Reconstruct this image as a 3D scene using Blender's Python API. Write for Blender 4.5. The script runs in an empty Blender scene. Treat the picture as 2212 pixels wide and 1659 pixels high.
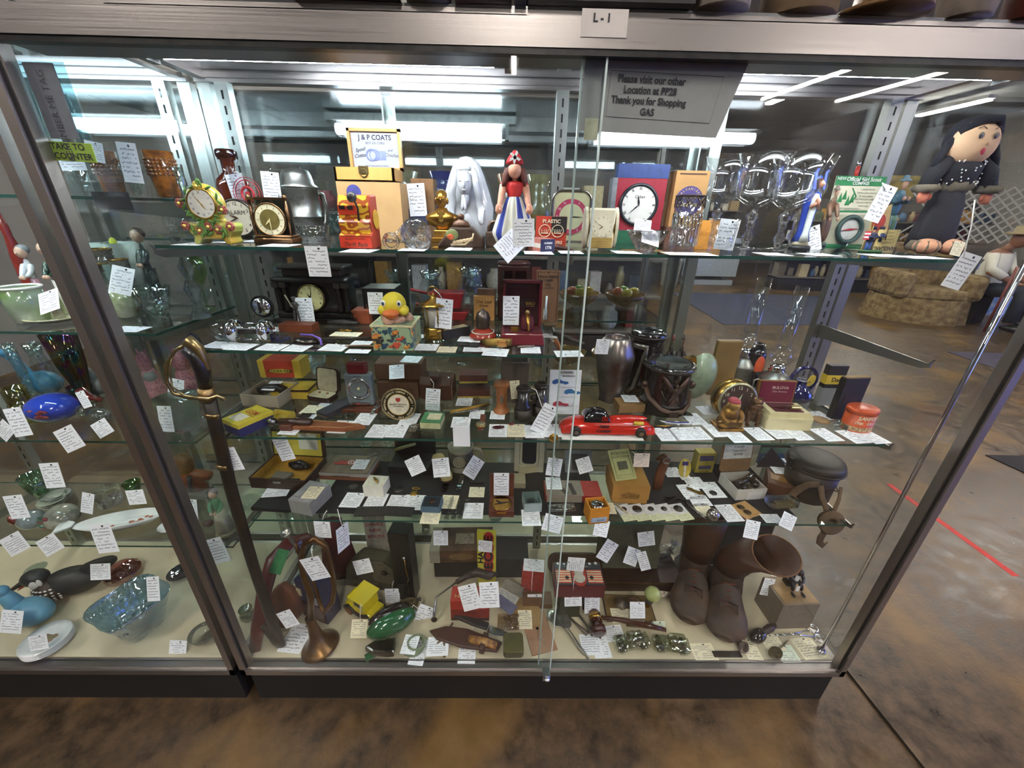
import bpy, math, random
from mathutils import Vector, Matrix
PI=math.pi; rnd=random.Random(7)
sc=bpy.context.scene; COL=sc.collection
# ---------------- camera, world, exposure ----------------
FPX=850.0; CC=Vector((.7609,-.7104,1.3993)); YAW,PIT,ROL=.0161,-.4184,.0205
CF=Vector((math.sin(YAW)*math.cos(PIT),math.cos(YAW)*math.cos(PIT),math.sin(PIT)))
_r=Vector((math.cos(YAW),-math.sin(YAW),0)); _u=_r.cross(CF)
CR=_r*math.cos(ROL)+_u*math.sin(ROL); CU=CR.cross(CF)
cam=bpy.data.objects.new('camera',bpy.data.cameras.new('camera')); COL.objects.link(cam)
cam.data.sensor_width=36; cam.data.lens=36*FPX/2212; cam.data.clip_start=.02; cam.data.clip_end=60
cam.matrix_world=Matrix(((CR.x,CU.x,-CF.x,CC.x),(CR.y,CU.y,-CF.y,CC.y),(CR.z,CU.z,-CF.z,CC.z),(0,0,0,1)))
sc.camera=cam
w=bpy.data.worlds.new('world'); sc.world=w; w.use_nodes=True
w.node_tree.nodes['Background'].inputs[0].default_value=(.5,.55,.65,1); w.node_tree.nodes['Background'].inputs[1].default_value=.02
vs=sc.view_settings; vs.view_transform='Standard'; vs.look='None'; vs.exposure=1.15; vs.gamma=1; vs.use_curve_mapping=False
cy=sc.cycles; cy.transparent_max_bounces=22; cy.max_bounces=7; cy.transmission_bounces=6; cy.glossy_bounces=4; cy.diffuse_bounces=2; cy.adaptive_threshold=.13
cy.caustics_reflective=False; cy.caustics_refractive=False; cy.sample_clamp_indirect=4; cy.use_denoising=True; cy.blur_glossy=.6
# ---------------- pixel of the photograph -> point in the room ----------------
def ray(px,py): return CF+CR*((px-1106)/FPX)-CU*((py-829.5)/FPX)
def onz(px,py,z): d=ray(px,py); return CC+d*((z-CC.z)/d.z)
def ony(px,py,y): d=ray(px,py); return CC+d*((y-CC.y)/d.y)
def mp(p): return (Vector(p)-CC).dot(CF)/FPX
YMX=.432
def G(s,x0,x1,yt,yb,d=None):
    a=onz((x0+x1)/2,yb,s) if s<CC.z-.02 else Vector((ony((x0+x1)/2,yb,.2).x,.2,s)); w=(x1-x0)*mp(a); d=w if d is None else d
    if a.y>YMX-d: b=YMX-d; a=Vector((ony((x0+x1)/2,yb,b).x,b,s)); w=(x1-x0)*mp(a)
    t=ony((x0+x1)/2,yt,a.y+d)
    if t.z>CC.z: t=ony((x0+x1)/2,yt,a.y)
    return Vector((a.x,a.y+d/2,s)),w,d,max(t.z-s,.002)
# ---------------- materials ----------------
def lin(h):
    if not isinstance(h,str): return (*h,1)
    c=[int(h[i:i+2],16)/255 for i in (0,2,4)]
    return (*[x/12.92 if x<=.04045 else ((x+.055)/1.055)**2.4 for x in c],1)
MC={}
def newm(k):
    m=bpy.data.materials.new(k); m.use_nodes=True; m.node_tree.nodes.clear(); nt=m.node_tree
    def N(t,**kw):
        n=nt.nodes.new('ShaderNode'+t)
        for a,b in kw.items():
            if a[0]=='i' and a[1:].isdigit(): n.inputs[int(a[1:])].default_value=b
            elif a[0]=='_': n.inputs[a[1:].replace('_',' ')].default_value=b
            else: setattr(n,a,b)
        return n
    return m,nt,N,nt.links.new
def mat(c='cccccc',r=.5,m=0,n=.12,s=60,c2=None,bump=0,coat=0,bs=None,st=0,sp=.5):
    k=f'{c}{r}{m}{n}{s}{c2}{bump}{coat}{bs}{st}{sp}'
    if k in MC: return MC[k]
    M_,nt,N,L=newm('surface_'+str(c)); b=N('BsdfPrincipled',_Roughness=r,_Metallic=m); b.inputs['Coat Weight'].default_value=coat
    b.inputs['Specular IOR Level'].default_value=sp
    tc=N('TexCoord'); mp_=N('Mapping'); L(tc.outputs['Object'],mp_.inputs[0])
    if st: mp_.inputs['Scale'].default_value=(1,1,st)
    no=N('TexNoise',_Scale=s,_Detail=4.0); L(mp_.outputs[0],no.inputs['Vector'])
    a=lin(c); d=lin(c2) if c2 else tuple(x*(1-3*n) if n<.33 else 0 for x in a[:3])+(1,)
    rp=N('ValToRGB'); rp.color_ramp.elements[0].position=.35; rp.color_ramp.elements[1].position=.65
    rp.color_ramp.elements[0].color=d; rp.color_ramp.elements[1].color=a
    if not c2: rp.color_ramp.elements[0].position=.2; rp.color_ramp.elements[1].position=.55
    L(no.outputs['Fac'],rp.inputs[0]); L(rp.outputs[0],b.inputs['Base Color'])
    if bump:
        n2=N('TexNoise',_Scale=bs or s*3,_Detail=3.0); L(tc.outputs['Object'],n2.inputs['Vector'])
        bp=N('Bump',_Strength=bump,_Distance=.002); L(n2.outputs['Fac'],bp.inputs['Height']); L(bp.outputs[0],b.inputs['Normal'])
    o=N('OutputMaterial'); L(b.outputs[0],o.inputs[0]); MC[k]=M_; return M_
def thin(c='f4fbf8',f=1.5,r=.01,add=0,wav=0):
    k=f'thin{c}{f}{r}{add}{wav}'
    if k in MC: return MC[k]
    M_,nt,N,L=newm('clear_'+c); t=N('BsdfTransparent'); t.inputs[0].default_value=lin(c)
    g=N('BsdfGlossy',_Roughness=r); g.inputs[0].default_value=(1,1,1,1); fr=N('Fresnel'); ge=N('NewGeometry'); io=N('MapRange'); io.inputs[3].default_value=f; io.inputs[4].default_value=1/f; L(ge.outputs['Backfacing'],io.inputs[0]); L(io.outputs[0],fr.inputs[0])
    fac=fr.outputs[0]
    if add:
        ad=N('Math',operation='ADD'); ad.inputs[1].default_value=add; L(fac,ad.inputs[0]); fac=ad.outputs[0]
    if wav:
        tc=N('TexCoord'); v=N('TexVoronoi',_Scale=wav); L(tc.outputs['Object'],v.inputs['Vector'])
        bp=N('Bump',_Strength=.8,_Distance=.004); L(v.outputs['Distance'],bp.inputs['Height']); L(bp.outputs[0],g.inputs['Normal']); L(bp.outputs[0],fr.inputs['Normal'])
    x=N('MixShader'); L(fac,x.inputs[0]); L(t.outputs[0],x.inputs[1]); L(g.outputs[0],x.inputs[2])
    o=N('OutputMaterial'); L(x.outputs[0],o.inputs[0]); MC[k]=M_; return M_
def cryst(c='ffffff',v=110,r=.02,b=.5):
    k=f'cr{c}{v}{r}{b}'
    if k in MC: return MC[k]
    M_,nt,N,L=newm('glass_'+c); p=N('BsdfPrincipled',_Roughness=r); p.inputs['Base Color'].default_value=lin(c); p.inputs['Transmission Weight'].default_value=1; p.inputs['IOR'].default_value=1.5
    if v:
        tc=N('TexCoord'); vo=N('TexVoronoi',_Scale=v); L(tc.outputs['Object'],vo.inputs['Vector'])
        bp=N('Bump',_Strength=b,_Distance=.003); L(vo.outputs['Distance'],bp.inputs['Height']); L(bp.outputs[0],p.inputs['Normal'])
    # light through the glass: half straight, half refracted
    t=N('BsdfTransparent'); t.inputs[0].default_value=lin(c); x=N('MixShader'); x.inputs[0].default_value=.75
    L(t.outputs[0],x.inputs[1]); L(p.outputs[0],x.inputs[2])
    o=N('OutputMaterial'); L(x.outputs[0],o.inputs[0]); MC[k]=M_; return M_
def emit(c,s):
    k=f'em{c}{s}'
    if k in MC: return MC[k]
    M_,nt,N,L=newm('lamp_'+c); e=N('Emission'); e.inputs[0].default_value=lin(c); e.inputs[1].default_value=s
    o=N('OutputMaterial'); L(e.outputs[0],o.inputs[0]); MC[k]=M_; return M_
def brushed(c='b4b2b0',r=.32,sc_=(3,3,400)):
    k=f'br{c}{r}{sc_}'
    if k in MC: return MC[k]
    M_,nt,N,L=newm('brushed_metal'); p=N('BsdfPrincipled',_Metallic=1.0,_Roughness=r); p.inputs['Base Color'].default_value=lin(c)
    tc=N('TexCoord'); m_=N('Mapping'); m_.inputs['Scale'].default_value=sc_; L(tc.outputs['Object'],m_.inputs[0]); no=N('TexNoise',_Scale=1.0,_Detail=5.0); L(m_.outputs[0],no.inputs['Vector'])
    mr=N('MapRange'); mr.inputs[3].default_value=r-.1; mr.inputs[4].default_value=r+.14; L(no.outputs['Fac'],mr.inputs[0]); L(mr.outputs[0],p.inputs['Roughness'])
    bp=N('Bump',_Strength=.12,_Distance=.001); L(no.outputs['Fac'],bp.inputs['Height']); L(bp.outputs[0],p.inputs['Normal'])
    o=N('OutputMaterial'); L(p.outputs[0],o.inputs[0]); MC[k]=M_; return M_
def paper(c='f6f7fb',ink='50566a'):
    # paper with rows of handwriting; the rows wander and break like pen strokes
    k='pp'+c+ink
    if k in MC: return MC[k]
    M_,nt,N,L=newm('paper_'+c); p=N('BsdfPrincipled',_Roughness=.7); p.inputs['Specular IOR Level'].default_value=.2
    tc=N('TexCoord'); sx=N('SeparateXYZ'); L(tc.outputs['Generated'],sx.inputs[0]); oi=N('ObjectInfo')
    def ma(op,a,b=None,c_=None):
        n=N('Math',operation=op)
        for i,q in enumerate((a,b,c_)):
            if q is None: continue
            if isinstance(q,(int,float)): n.inputs[i].default_value=q
            else: L(q,n.inputs[i])
        return n.outputs[0]
    X,Y=sx.outputs[0],sx.outputs[1]; seed=ma('MULTIPLY',oi.outputs['Random'],50)
    def noise(u,v,scale=1.,det=1.):
        cb=N('CombineXYZ'); L(u,cb.inputs[0]); L(v,cb.inputs[1]); L(seed,cb.inputs[2]); n=N('TexNoise',_Scale=scale,_Detail=det); L(cb.outputs[0],n.inputs['Vector']); return n.outputs['Fac']
    rows=ma('MULTIPLY',Y,9.); rowi=ma('FLOOR',rows)
    wob=noise(ma('MULTIPLY',X,26.),ma('MULTIPLY',rowi,7.3)); fr=ma('FRACT',rows)
    dist=ma('ABSOLUTE',ma('SUBTRACT',fr,ma('ADD',ma('MULTIPLY',wob,1.1),-.05)))
    stroke=ma('LESS_THAN',dist,.12)
    gap=ma('GREATER_THAN',noise(ma('MULTIPLY',X,5.),ma('MULTIPLY',rowi,3.1)),.43)
    ins=ma('MULTIPLY',ma('LESS_THAN',ma('ABSOLUTE',ma('SUBTRACT',X,.48)),.4),ma('LESS_THAN',ma('ABSOLUTE',ma('SUBTRACT',Y,.47)),.40))
    f=ma('MULTIPLY',ma('MULTIPLY',stroke,gap),ins)
    mx=N('MixRGB'); mx.inputs[1].default_value=lin(c); mx.inputs[2].default_value=lin(ink); L(ma('MULTIPLY',f,.8),mx.inputs[0])
    L(mx.outputs[0],p.inputs['Base Color']); o=N('OutputMaterial'); L(p.outputs[0],o.inputs[0]); MC[k]=M_; return M_
BLK='161516'
# ---------------- mesh builder ----------------
def rot(x=0,y=0,z=0): return Matrix.Rotation(math.radians(z),4,'Z')@Matrix.Rotation(math.radians(y),4,'Y')@Matrix.Rotation(math.radians(x),4,'X')
def tr(x=0,y=0,z=0): return Matrix.Translation((x,y,z))
TXT={}
def textmesh(s,bold=0,shear=0):
    k=(s,bold,shear)
    if k in TXT: return TXT[k]
    c=bpy.data.curves.new('t','FONT'); c.body=s; c.size=1; c.align_x='CENTER'; c.align_y='CENTER'; c.offset=bold; c.shear=shear; c.resolution_u=3
    o=bpy.data.objects.new('t',c); COL.objects.link(o); me=bpy.data.meshes.new_from_object(o)
    r=([v.co.copy() for v in me.vertices],[tuple(p.vertices) for p in me.polygons]); bpy.data.objects.remove(o); bpy.data.curves.remove(c); bpy.data.meshes.remove(me); TXT[k]=r; return r
class M:
    def __init__(s): s.v=[]; s.f=[]; s.mi=[]; s.sm=[]; s.T=Matrix(); s.i=0
    def add(s,vs,fs,smooth=True,i=None):
        o=len(s.v); s.v+=[s.T@Vector(v) for v in vs]; s.f+=[tuple(o+a for a in f) for f in fs]; s.mi+=[s.i if i is None else i]*len(fs); s.sm+=[smooth]*len(fs); return s
    def box(s,w,d,h,x=0,y=0,z=0,tp=1,ty=None,rz=0,i=None):
        # base centred on (x,y,z); tp shrinks the top
        ty=tp if ty is None else ty; R=tr(x,y,z)@rot(z=rz)
        vs=[R@Vector((a*w/2*k,b*d/2*q,c)) for c,k,q in ((0,1,1),(h,tp,ty)) for a,b in ((-1,-1),(1,-1),(1,1),(-1,1))]
        return s.add(vs,[(0,3,2,1),(4,5,6,7),(0,1,5,4),(1,2,6,5),(2,3,7,6),(3,0,4,7)],False,i)
    def lathe(s,pr,n=24,x=0,y=0,z=0,sx=1,sy=1,cap=True,i=None,flute=0,fa=0):
        vs=[];fs=[]
        for r,h in pr:
            for k in range(n):
                a=2*PI*k/n; q=r*(1+fa*math.cos(flute*a)) if flute else r
                vs.append((x+q*math.cos(a)*sx,y+q*math.sin(a)*sy,z+h))
        for j in range(len(pr)-1):
            for k in range(n): k2=(k+1)%n; fs.append((j*n+k,j*n+k2,(j+1)*n+k2,(j+1)*n+k))
        if cap:
            if pr[0][0]>1e-5: fs.append(tuple(range(n-1,-1,-1)))
            if pr[-1][0]>1e-5: fs.append(tuple((len(pr)-1)*n+k for k in range(n)))
        return s.add(vs,fs,True,i)
    def ball(s,rx,ry,rz,x=0,y=0,z=0,n=18,m=10,i=None):
        return s.lathe([(math.sin(PI*j/m),-math.cos(PI*j/m)*rz) for j in range(m+1)],n,x,y,z,rx,ry,False,i)
    def tube(s,pts,r=.002,n=8,closed=False,sq=1,i=None):
        P=[Vector(p) for p in pts]; m=len(P); R=r if isinstance(r,(list,tuple)) else [r]*m; vs=[];fs=[]; up=None
        for k in range(m):
            a=P[k-1] if (k or closed) else P[k]; b=P[(k+1)%m] if (k<m-1 or closed) else P[k]
            t=(b-a).normalized() if (b-a).length>1e-9 else Vector((0,0,1))
            if up is None: up=t.cross(Vector((0,1,0)) if abs(t.y)<.9 else Vector((1,0,0))).normalized()
            up=(up-t*up.dot(t)).normalized(); q=t.cross(up)
            for j in range(n): an=2*PI*j/n; vs.append(P[k]+up*(R[k]*math.cos(an))+q*(R[k]*sq*math.sin(an)))
        for k in range(m if closed else m-1):
            k2=(k+1)%m
            for j in range(n): j2=(j+1)%n; fs.append((k*n+j,k*n+j2,k2*n+j2,k2*n+j))
        if not closed: fs+= [tuple(range(n-1,-1,-1)),tuple((m-1)*n+j for j in range(n))]
        return s.add(vs,fs,n>4,i)
    def prism(s,poly,y0,y1,i=None,smooth=False):
        n=len(poly); vs=[(a,y0,b) for a,b in poly]+[(a,y1,b) for a,b in poly]
        return s.add(vs,[tuple(range(n)),tuple(range(2*n-1,n-1,-1))]+[(k,n+k,n+(k+1)%n,(k+1)%n) for k in range(n)],smooth,i)
    def disk(s,r,x=0,y=0,z=0,t=.001,n=28,i=None,sx=1):  # a coin standing in the xz plane
        return s.prism([(x+r*sx*math.cos(2*PI*k/n),z+r*math.sin(2*PI*k/n)) for k in range(n)],y-t,y,i)
    def ring(s,r,t,x=0,y=0,z=0,n=32,i=None,sx=1):
        return s.tube([(x+r*sx*math.cos(2*PI*k/n),y,z+r*math.sin(2*PI*k/n)) for k in range(n)],t,8,True,1,i)
    def text(s,st,size,x=0,y=0,z=0,sx=1,bold=0,shear=0,a=0,i=None):  # reads from -y
        vs,fs=textmesh(st,bold,shear); R=tr(x,y,z)@rot(y=-a)
        return s.add([R@Vector((v.x*size*sx,0,v.y*size)) for v in vs],fs,False,i)
    def grid(s,fn,nu,nv,i=None,cu=False):
        vs=[fn(u/nu,v/nv) for v in range(nv+1) for u in range(nu+1)]
        return s.add(vs,[(v*(nu+1)+u,v*(nu+1)+u+1,(v+1)*(nu+1)+u+1,(v+1)*(nu+1)+u) for v in range(nv) for u in range(nu)],True,i)
def mk(name,m,ma,parent=None,loc=(0,0,0),rz=0,lab=None,bev=0,sub=0,sol=0,rx=0,ry=0):
    me=bpy.data.meshes.new(name); me.from_pydata([tuple(v) for v in m.v],[],m.f)
    for q in (ma if isinstance(ma,(list,tuple)) else [ma]): me.materials.append(q)
    me.polygons.foreach_set('material_index',m.mi); me.polygons.foreach_set('use_smooth',m.sm); me.update()
    o=bpy.data.objects.new(name,me); COL.objects.link(o); o.parent=parent; o.location=loc; o.rotation_euler=tuple(math.radians(a) for a in (rx,ry,rz))
    if lab: o['label']=lab
    if sol: q=o.modifiers.new('s','SOLIDIFY'); q.thickness=sol; q.offset=0
    if bev: q=o.modifiers.new('b','BEVEL'); q.width=bev; q.segments=2; q.limit_method='ANGLE'
    if sub: q=o.modifiers.new('u','SUBSURF'); q.levels=q.render_levels=sub
    return o
def tag(o,label,cat,grp=None):
    o['label']=label; o['category']=cat
    if grp: o['group']=grp
    return o
def T(name,label,cat,P,rz=0,grp=None,rx=0,ry=0):
    o=bpy.data.objects.new(name,None); COL.objects.link(o); o.empty_display_size=.01; o.location=P; o.rotation_euler=tuple(math.radians(a) for a in (rx,ry,rz)); return tag(o,label,cat,grp)
def S(name,label,cat,P,m,ma,rz=0,grp=None,**k): return tag(mk(name,m,ma,None,P,rz,**k),label,cat,grp)
def ST(name,m,ma,**k):
    o=mk(name,m,ma,**k); o['kind']='structure'; return o
def copy_tree(o,parent=None):
    c=o.copy(); COL.objects.link(c); c.parent=parent
    for ch in list(o.children): copy_tree(ch,c)
    return c
# ---------------- price tags ----------------
TG='handwritten price tags'
_proto={}
def tagmesh(c):
    if c not in _proto:
        m=M(); m.box(1,1,.006); m.i=1; m.lathe([(.055,.0061),(.055,.009)],10,.12,.42,0,1,.65)
        o=mk('price_tag',m,[paper(c),mat('22222a',.6)]); _proto[c]=o.data; bpy.data.objects.remove(o)
    return _proto[c]
def ptag(where,M4,w=.05,h=.07,c='f6f7fb',string=None,lab=None):
    o=bpy.data.objects.new('price_tag',tagmesh(c)); COL.objects.link(o); o.matrix_world=M4@Matrix.Diagonal((w,h,.05,1))
    cn={'f6f7fb':'white','f3e8c8':'cream','e4eed8':'pale green','f4e2d4':'pinkish'}.get(c,'white')
    tag(o,lab or f'{cn} price tag {where}','price tag',TG)
    if string:
        inv=o.matrix_world.inverted(); m=M(); P=[Vector(p) for p in string]; n=len(P)
        s=mk('string',m.tube(P,.0011,6),mat('e8e6dc',.8)); s.parent=o; s.matrix_parent_inverse=inv
    return o
def tf(px,py,z,where,a=0,w=.05,h=.07,c='f6f7fb',lift=.0006,tilt=0,string=None,lab=None):  # lies flat
    k=1.3 if z<.3 else 1.12 if z<.75 else 1; w*=k; h*=k
    p=onz(px,py,z+lift); return ptag(where,tr(*p)@rot(z=a*.25)@rot(x=tilt),w,h,c,string,lab)
def tv(px,py,y,where,a=0,w=.05,h=.07,c='f6f7fb',lean=8,tw=0,string=None,lab=None):  # hangs or stands, facing the aisle
    p=ony(px,py,y); k=1.3 if p.z<.55 else 1.12 if p.z<.8 else 1; w*=.85*k; h*=.8*k
    if string: string=[ony(q[0],q[1],q[2] if len(q)>2 else y) for q in string]
    return ptag(where,tr(*p)@rot(z=tw)@rot(y=-a)@rot(x=90-lean),w,h,c,string,lab)
# ---------------- clock dials ----------------
ROM='XII I II III IV V VI VII VIII IX X XI'.split()
def dial(o,r,x,y,z,fc='efe9d6',nc='2a2622',kind='arab',hh=10,mmn=10,bez='8a7a60',bm=1,ring=None,bt=None,hand='1a1a1a',ns=.2,nr=.8,sx=1):
    mk('clock_face',M().disk(r,x,y,z,.0008,sx=sx),mat(fc,.5,n=.03),o)
    if ring:
        m=M(); n=40; a,b=ring[1]*r,ring[2]*r
        vs=[(x+q*sx*math.cos(2*PI*k/n),y-.0011,z+q*math.sin(2*PI*k/n)) for q in (a,b) for k in range(n)]
        m.add(vs,[(k,(k+1)%n,n+(k+1)%n,n+k) for k in range(n)],False); mk('chapter_ring',m,mat(ring[0],.4,n=.04),o)
    m=M()
    for k in range(1,13):
        an=math.radians(90-30*k); u,v=x+nr*r*sx*math.cos(an),z+nr*r*math.sin(an)
        if kind=='arab': m.text(str(k),r*ns*1.35,u,y-.0015,v,bold=.01)
        elif kind=='rom': m.text(ROM[k%12],r*ns*1.1,u,y-.0015,v,sx=.6,bold=.01,a=math.degrees(an)-90)
        if kind!='arab':
            t=tr(u,y-.0015,v)@rot(y=-math.degrees(an)); m.T=t
            if kind=='tick' : m.box(r*.16,.0002,r*.03,0,0,-r*.015)
            m.T=Matrix()
    mk('numerals',m,mat(nc,.5),o)
    for nm,l,wd,an in (('hour_hand',.5,.06,90-30*(hh+mmn/60)),('minute_hand',.78,.035,90-6*mmn)):
        m=M(); m.T=tr(x,y-.0025,z)@rot(y=-an); m.prism([(-.1*r,0),(.25*l*r,-wd*r),(l*r,0),(.25*l*r,wd*r)],-.0003,.0003); mk(nm,m,mat(hand,.4),o)
    if bez: mk('bezel',M().ring(r*1.03,bt or r*.07,x,y,z,sx=sx),mat(bez,.3,bm),o)
# ================= the room =================
W=1.78; D=.455; ZH=1.612; ZC=1.685; YS=.102
S1,S2,S3,S4,S5=1.3226,1.108,.89,.635,.165
T1,T2,T3,T4=1.407,1.1226,.8309,.468; YL=.168; XL=-.045
RX0,RX1,RY0,RY1,RZ=-3.6,10.5,-7.0,12.0,3.3
def slab(name,w,d,h,x,y,z,ma,**k): return ST(name,M().box(w,d,h,x,y,z),ma,**k)
# concrete floor: brown, worn, with rusty blotches and a saw cut
M_,nt,N,L=newm('stained_concrete'); p=N('BsdfPrincipled',_Roughness=.42); tc=N('TexCoord')
def ramp(src,stops):
    r=N('ValToRGB'); e=r.color_ramp.elements
    while len(e)<len(stops): e.new(.5)
    for q,(a,b) in zip(e,stops): q.position=a; q.color=lin(b)
    L(src,r.inputs[0]); return r.outputs[0]
n1=N('TexNoise',_Scale=1.1,_Detail=6.0,_Roughness=.6); n2=N('TexNoise',_Scale=14.0,_Detail=8.0,_Roughness=.7); n3=N('TexNoise',_Scale=90.0,_Detail=4.0); n4=N('TexNoise',_Scale=2.3,_Detail=4.0)
for q in (n1,n2,n3,n4): L(tc.outputs['Object'],q.inputs['Vector'])
base=ramp(n1.outputs['Fac'],[(.3,'4c4030'),(.5,'5e5141'),(.7,'726453')]); fine=ramp(n2.outputs['Fac'],[(.36,'342b1e'),(.64,'a8977f')])
mx=N('MixRGB',blend_type='OVERLAY',i0=.85); L(base,mx.inputs[1]); L(fine,mx.inputs[2])
mx2=N('MixRGB'); mx2.inputs[2].default_value=lin('80602c'); L(ramp(n4.outputs['Fac'],[(.52,'000000'),(.66,'b0b0b0')]),mx2.inputs[0]); L(mx.outputs[0],mx2.inputs[1]); L(mx2.outputs[0],p.inputs['Base Color'])
L(ramp(n2.outputs['Fac'],[(.3,'8a8a8a'),(.7,'c0c0c0')]),p.inputs['Roughness']); bp=N('Bump',_Strength=.25,_Distance=.002); L(n3.outputs['Fac'],bp.inputs['Height']); L(bp.outputs[0],p.inputs['Normal'])
o=N('OutputMaterial'); L(p.outputs[0],o.inputs[0]); FLOOR=M_
cx_,cy_=(RX0+RX1)/2,(RY0+RY1)/2; lw,ld=RX1-RX0,RY1-RY0
slab('floor',lw,ld,.1,cx_,cy_,-.1,FLOOR)
slab('ceiling',lw,ld,.1,cx_,cy_,RZ,mat('7c7c78',.9,n=.05,s=3))
wm=mat('6f6b66',.9,n=.1,s=2)
slab('wall_back',lw,.1,RZ,cx_,RY1+.05,0,wm); slab('wall_front',lw,.1,RZ,cx_,RY0-.05,0,wm)
slab('wall_left',.1,ld,RZ,RX0-.05,cy_,0,wm)
# right wall; its opening holds an added glowing pane that tints the posts blue
wy0,wy1,wz0,wz1=-5.5,.6,.5,2.6
m=M(); m.box(.1,wy0-RY0,RZ,RX1+.05,(wy0+RY0)/2,0); m.box(.1,RY1-wy1,RZ,RX1+.05,(wy1+RY1)/2,0); m.box(.1,wy1-wy0,wz0,RX1+.05,(wy0+wy1)/2,0); m.box(.1,wy1-wy0,RZ-wz1,RX1+.05,(wy0+wy1)/2,wz1)
ST('wall_right',m,wm)
ST('blue_glow_pane_1',M().box(.02,wy1-wy0,wz1-wz0,RX1+.04,(wy0+wy1)/2,wz0),emit('6f86ff',3.5))
# saw cut in the concrete, red tape, mats
a,b=onz(1832,1456,0),onz(1992,1659,0); dv=(b-a).normalized()
m=M(); m.tube([a-dv*.02,b+dv*1.5],.009,4,sq=.1); ST('floor_trim_1',m,mat('2a241d',.9))
tag(mk('floor_tape',M().box(.03,.62,.0008,2.96,.79,0),mat('b2322c',.7,n=.08,s=30)),'strip of red tape stuck on the concrete floor','tape')
def mat_on(pts,c,lab):
    m=M(); n=len(pts); q=[onz(*p,0) for p in pts]; m.add([(v.x,v.y,.006) for v in q]+[(v.x,v.y,0) for v in q],[tuple(range(n))]+[(k,n+k,n+(k+1)%n,(k+1)%n) for k in range(n)],False)
    tag(mk('floor_mat',m,mat(c,.95,n=.15,s=200,bump=.3)),lab,'mat')
mat_on([(1448,631),(1562,701),(1785,703),(1775,640)],'2d3348','dark blue runner mat on the floor beyond the case')
mat_on([(2044,760),(2160,800),(2290,800),(2290,768)],'3a3444','dark purplish mat seen through the end glass of the case')
mat_on([(2128,984),(2300,1062),(2420,1062),(2420,990)],'1c1a1c','black floor mat beside the end of the case')
# ================= showcase frame =================
ALU=brushed('9c9795'); ALU2=brushed('a8a19b',.38); STD=brushed('a9aba6',.35,(300,300,3)); BLKM=mat('12110f',.6,n=.1); DECK=mat('cdc1a4',.75,n=.05,s=8); MIR=brushed('c8ccce',.12,(2,2,60))
PANE=thin('fbfdfd',1.38); SHG=thin('f3f9f7',1.42); EDG=mat('1f4d44',.15,n=.05,sp=.8)
def glass_shelf(x0,x1,y0,y1,z,par,lab=None,nm='glass_shelf'):
    t=.006; m=M(); vs=[(a,b,c) for c in (z-t,z) for a,b in ((x0,y0),(x1,y0),(x1,y1),(x0,y1))]
    m.add(vs,[(0,3,2,1),(4,5,6,7)],False,0); m.add(vs,[(0,1,5,4),(1,2,6,5),(2,3,7,6),(3,0,4,7)],False,1); return mk(nm,m,[SHG,EDG],par,lab=lab)
def std_(par,x,y,z0,z1):
    m=M(); m.box(.03,.004,z1-z0,x,y-.014,z0); m.box(.004,.02,z1-z0,x-.013,y-.002,z0); m.box(.004,.02,z1-z0,x+.013,y-.002,z0); m.i=1
    z=z0+.02
    while z<z1-.03: m.box(.004,.0008,.018,x,y-.0164,z); z+=.032
    return mk('slotted_standard',m,[STD,mat('0c0c0c',.8)],par)
def bracket(par,x,y1,y0,z,h=.045):
    m=M(); m.prism([(y0,z-.001),(y0-.004,z+.008),(y0-.002,z+.009),(y0+.006,z-.004),(y1,z-.004),(y1,z-h),(y0+.02,z-.02),(y0,z-.012)],x-.0015,x+.0015)
    m.v=[Vector((v.y,v.x,v.z)) for v in m.v]; return mk('shelf_bracket',m,STD,par)
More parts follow.
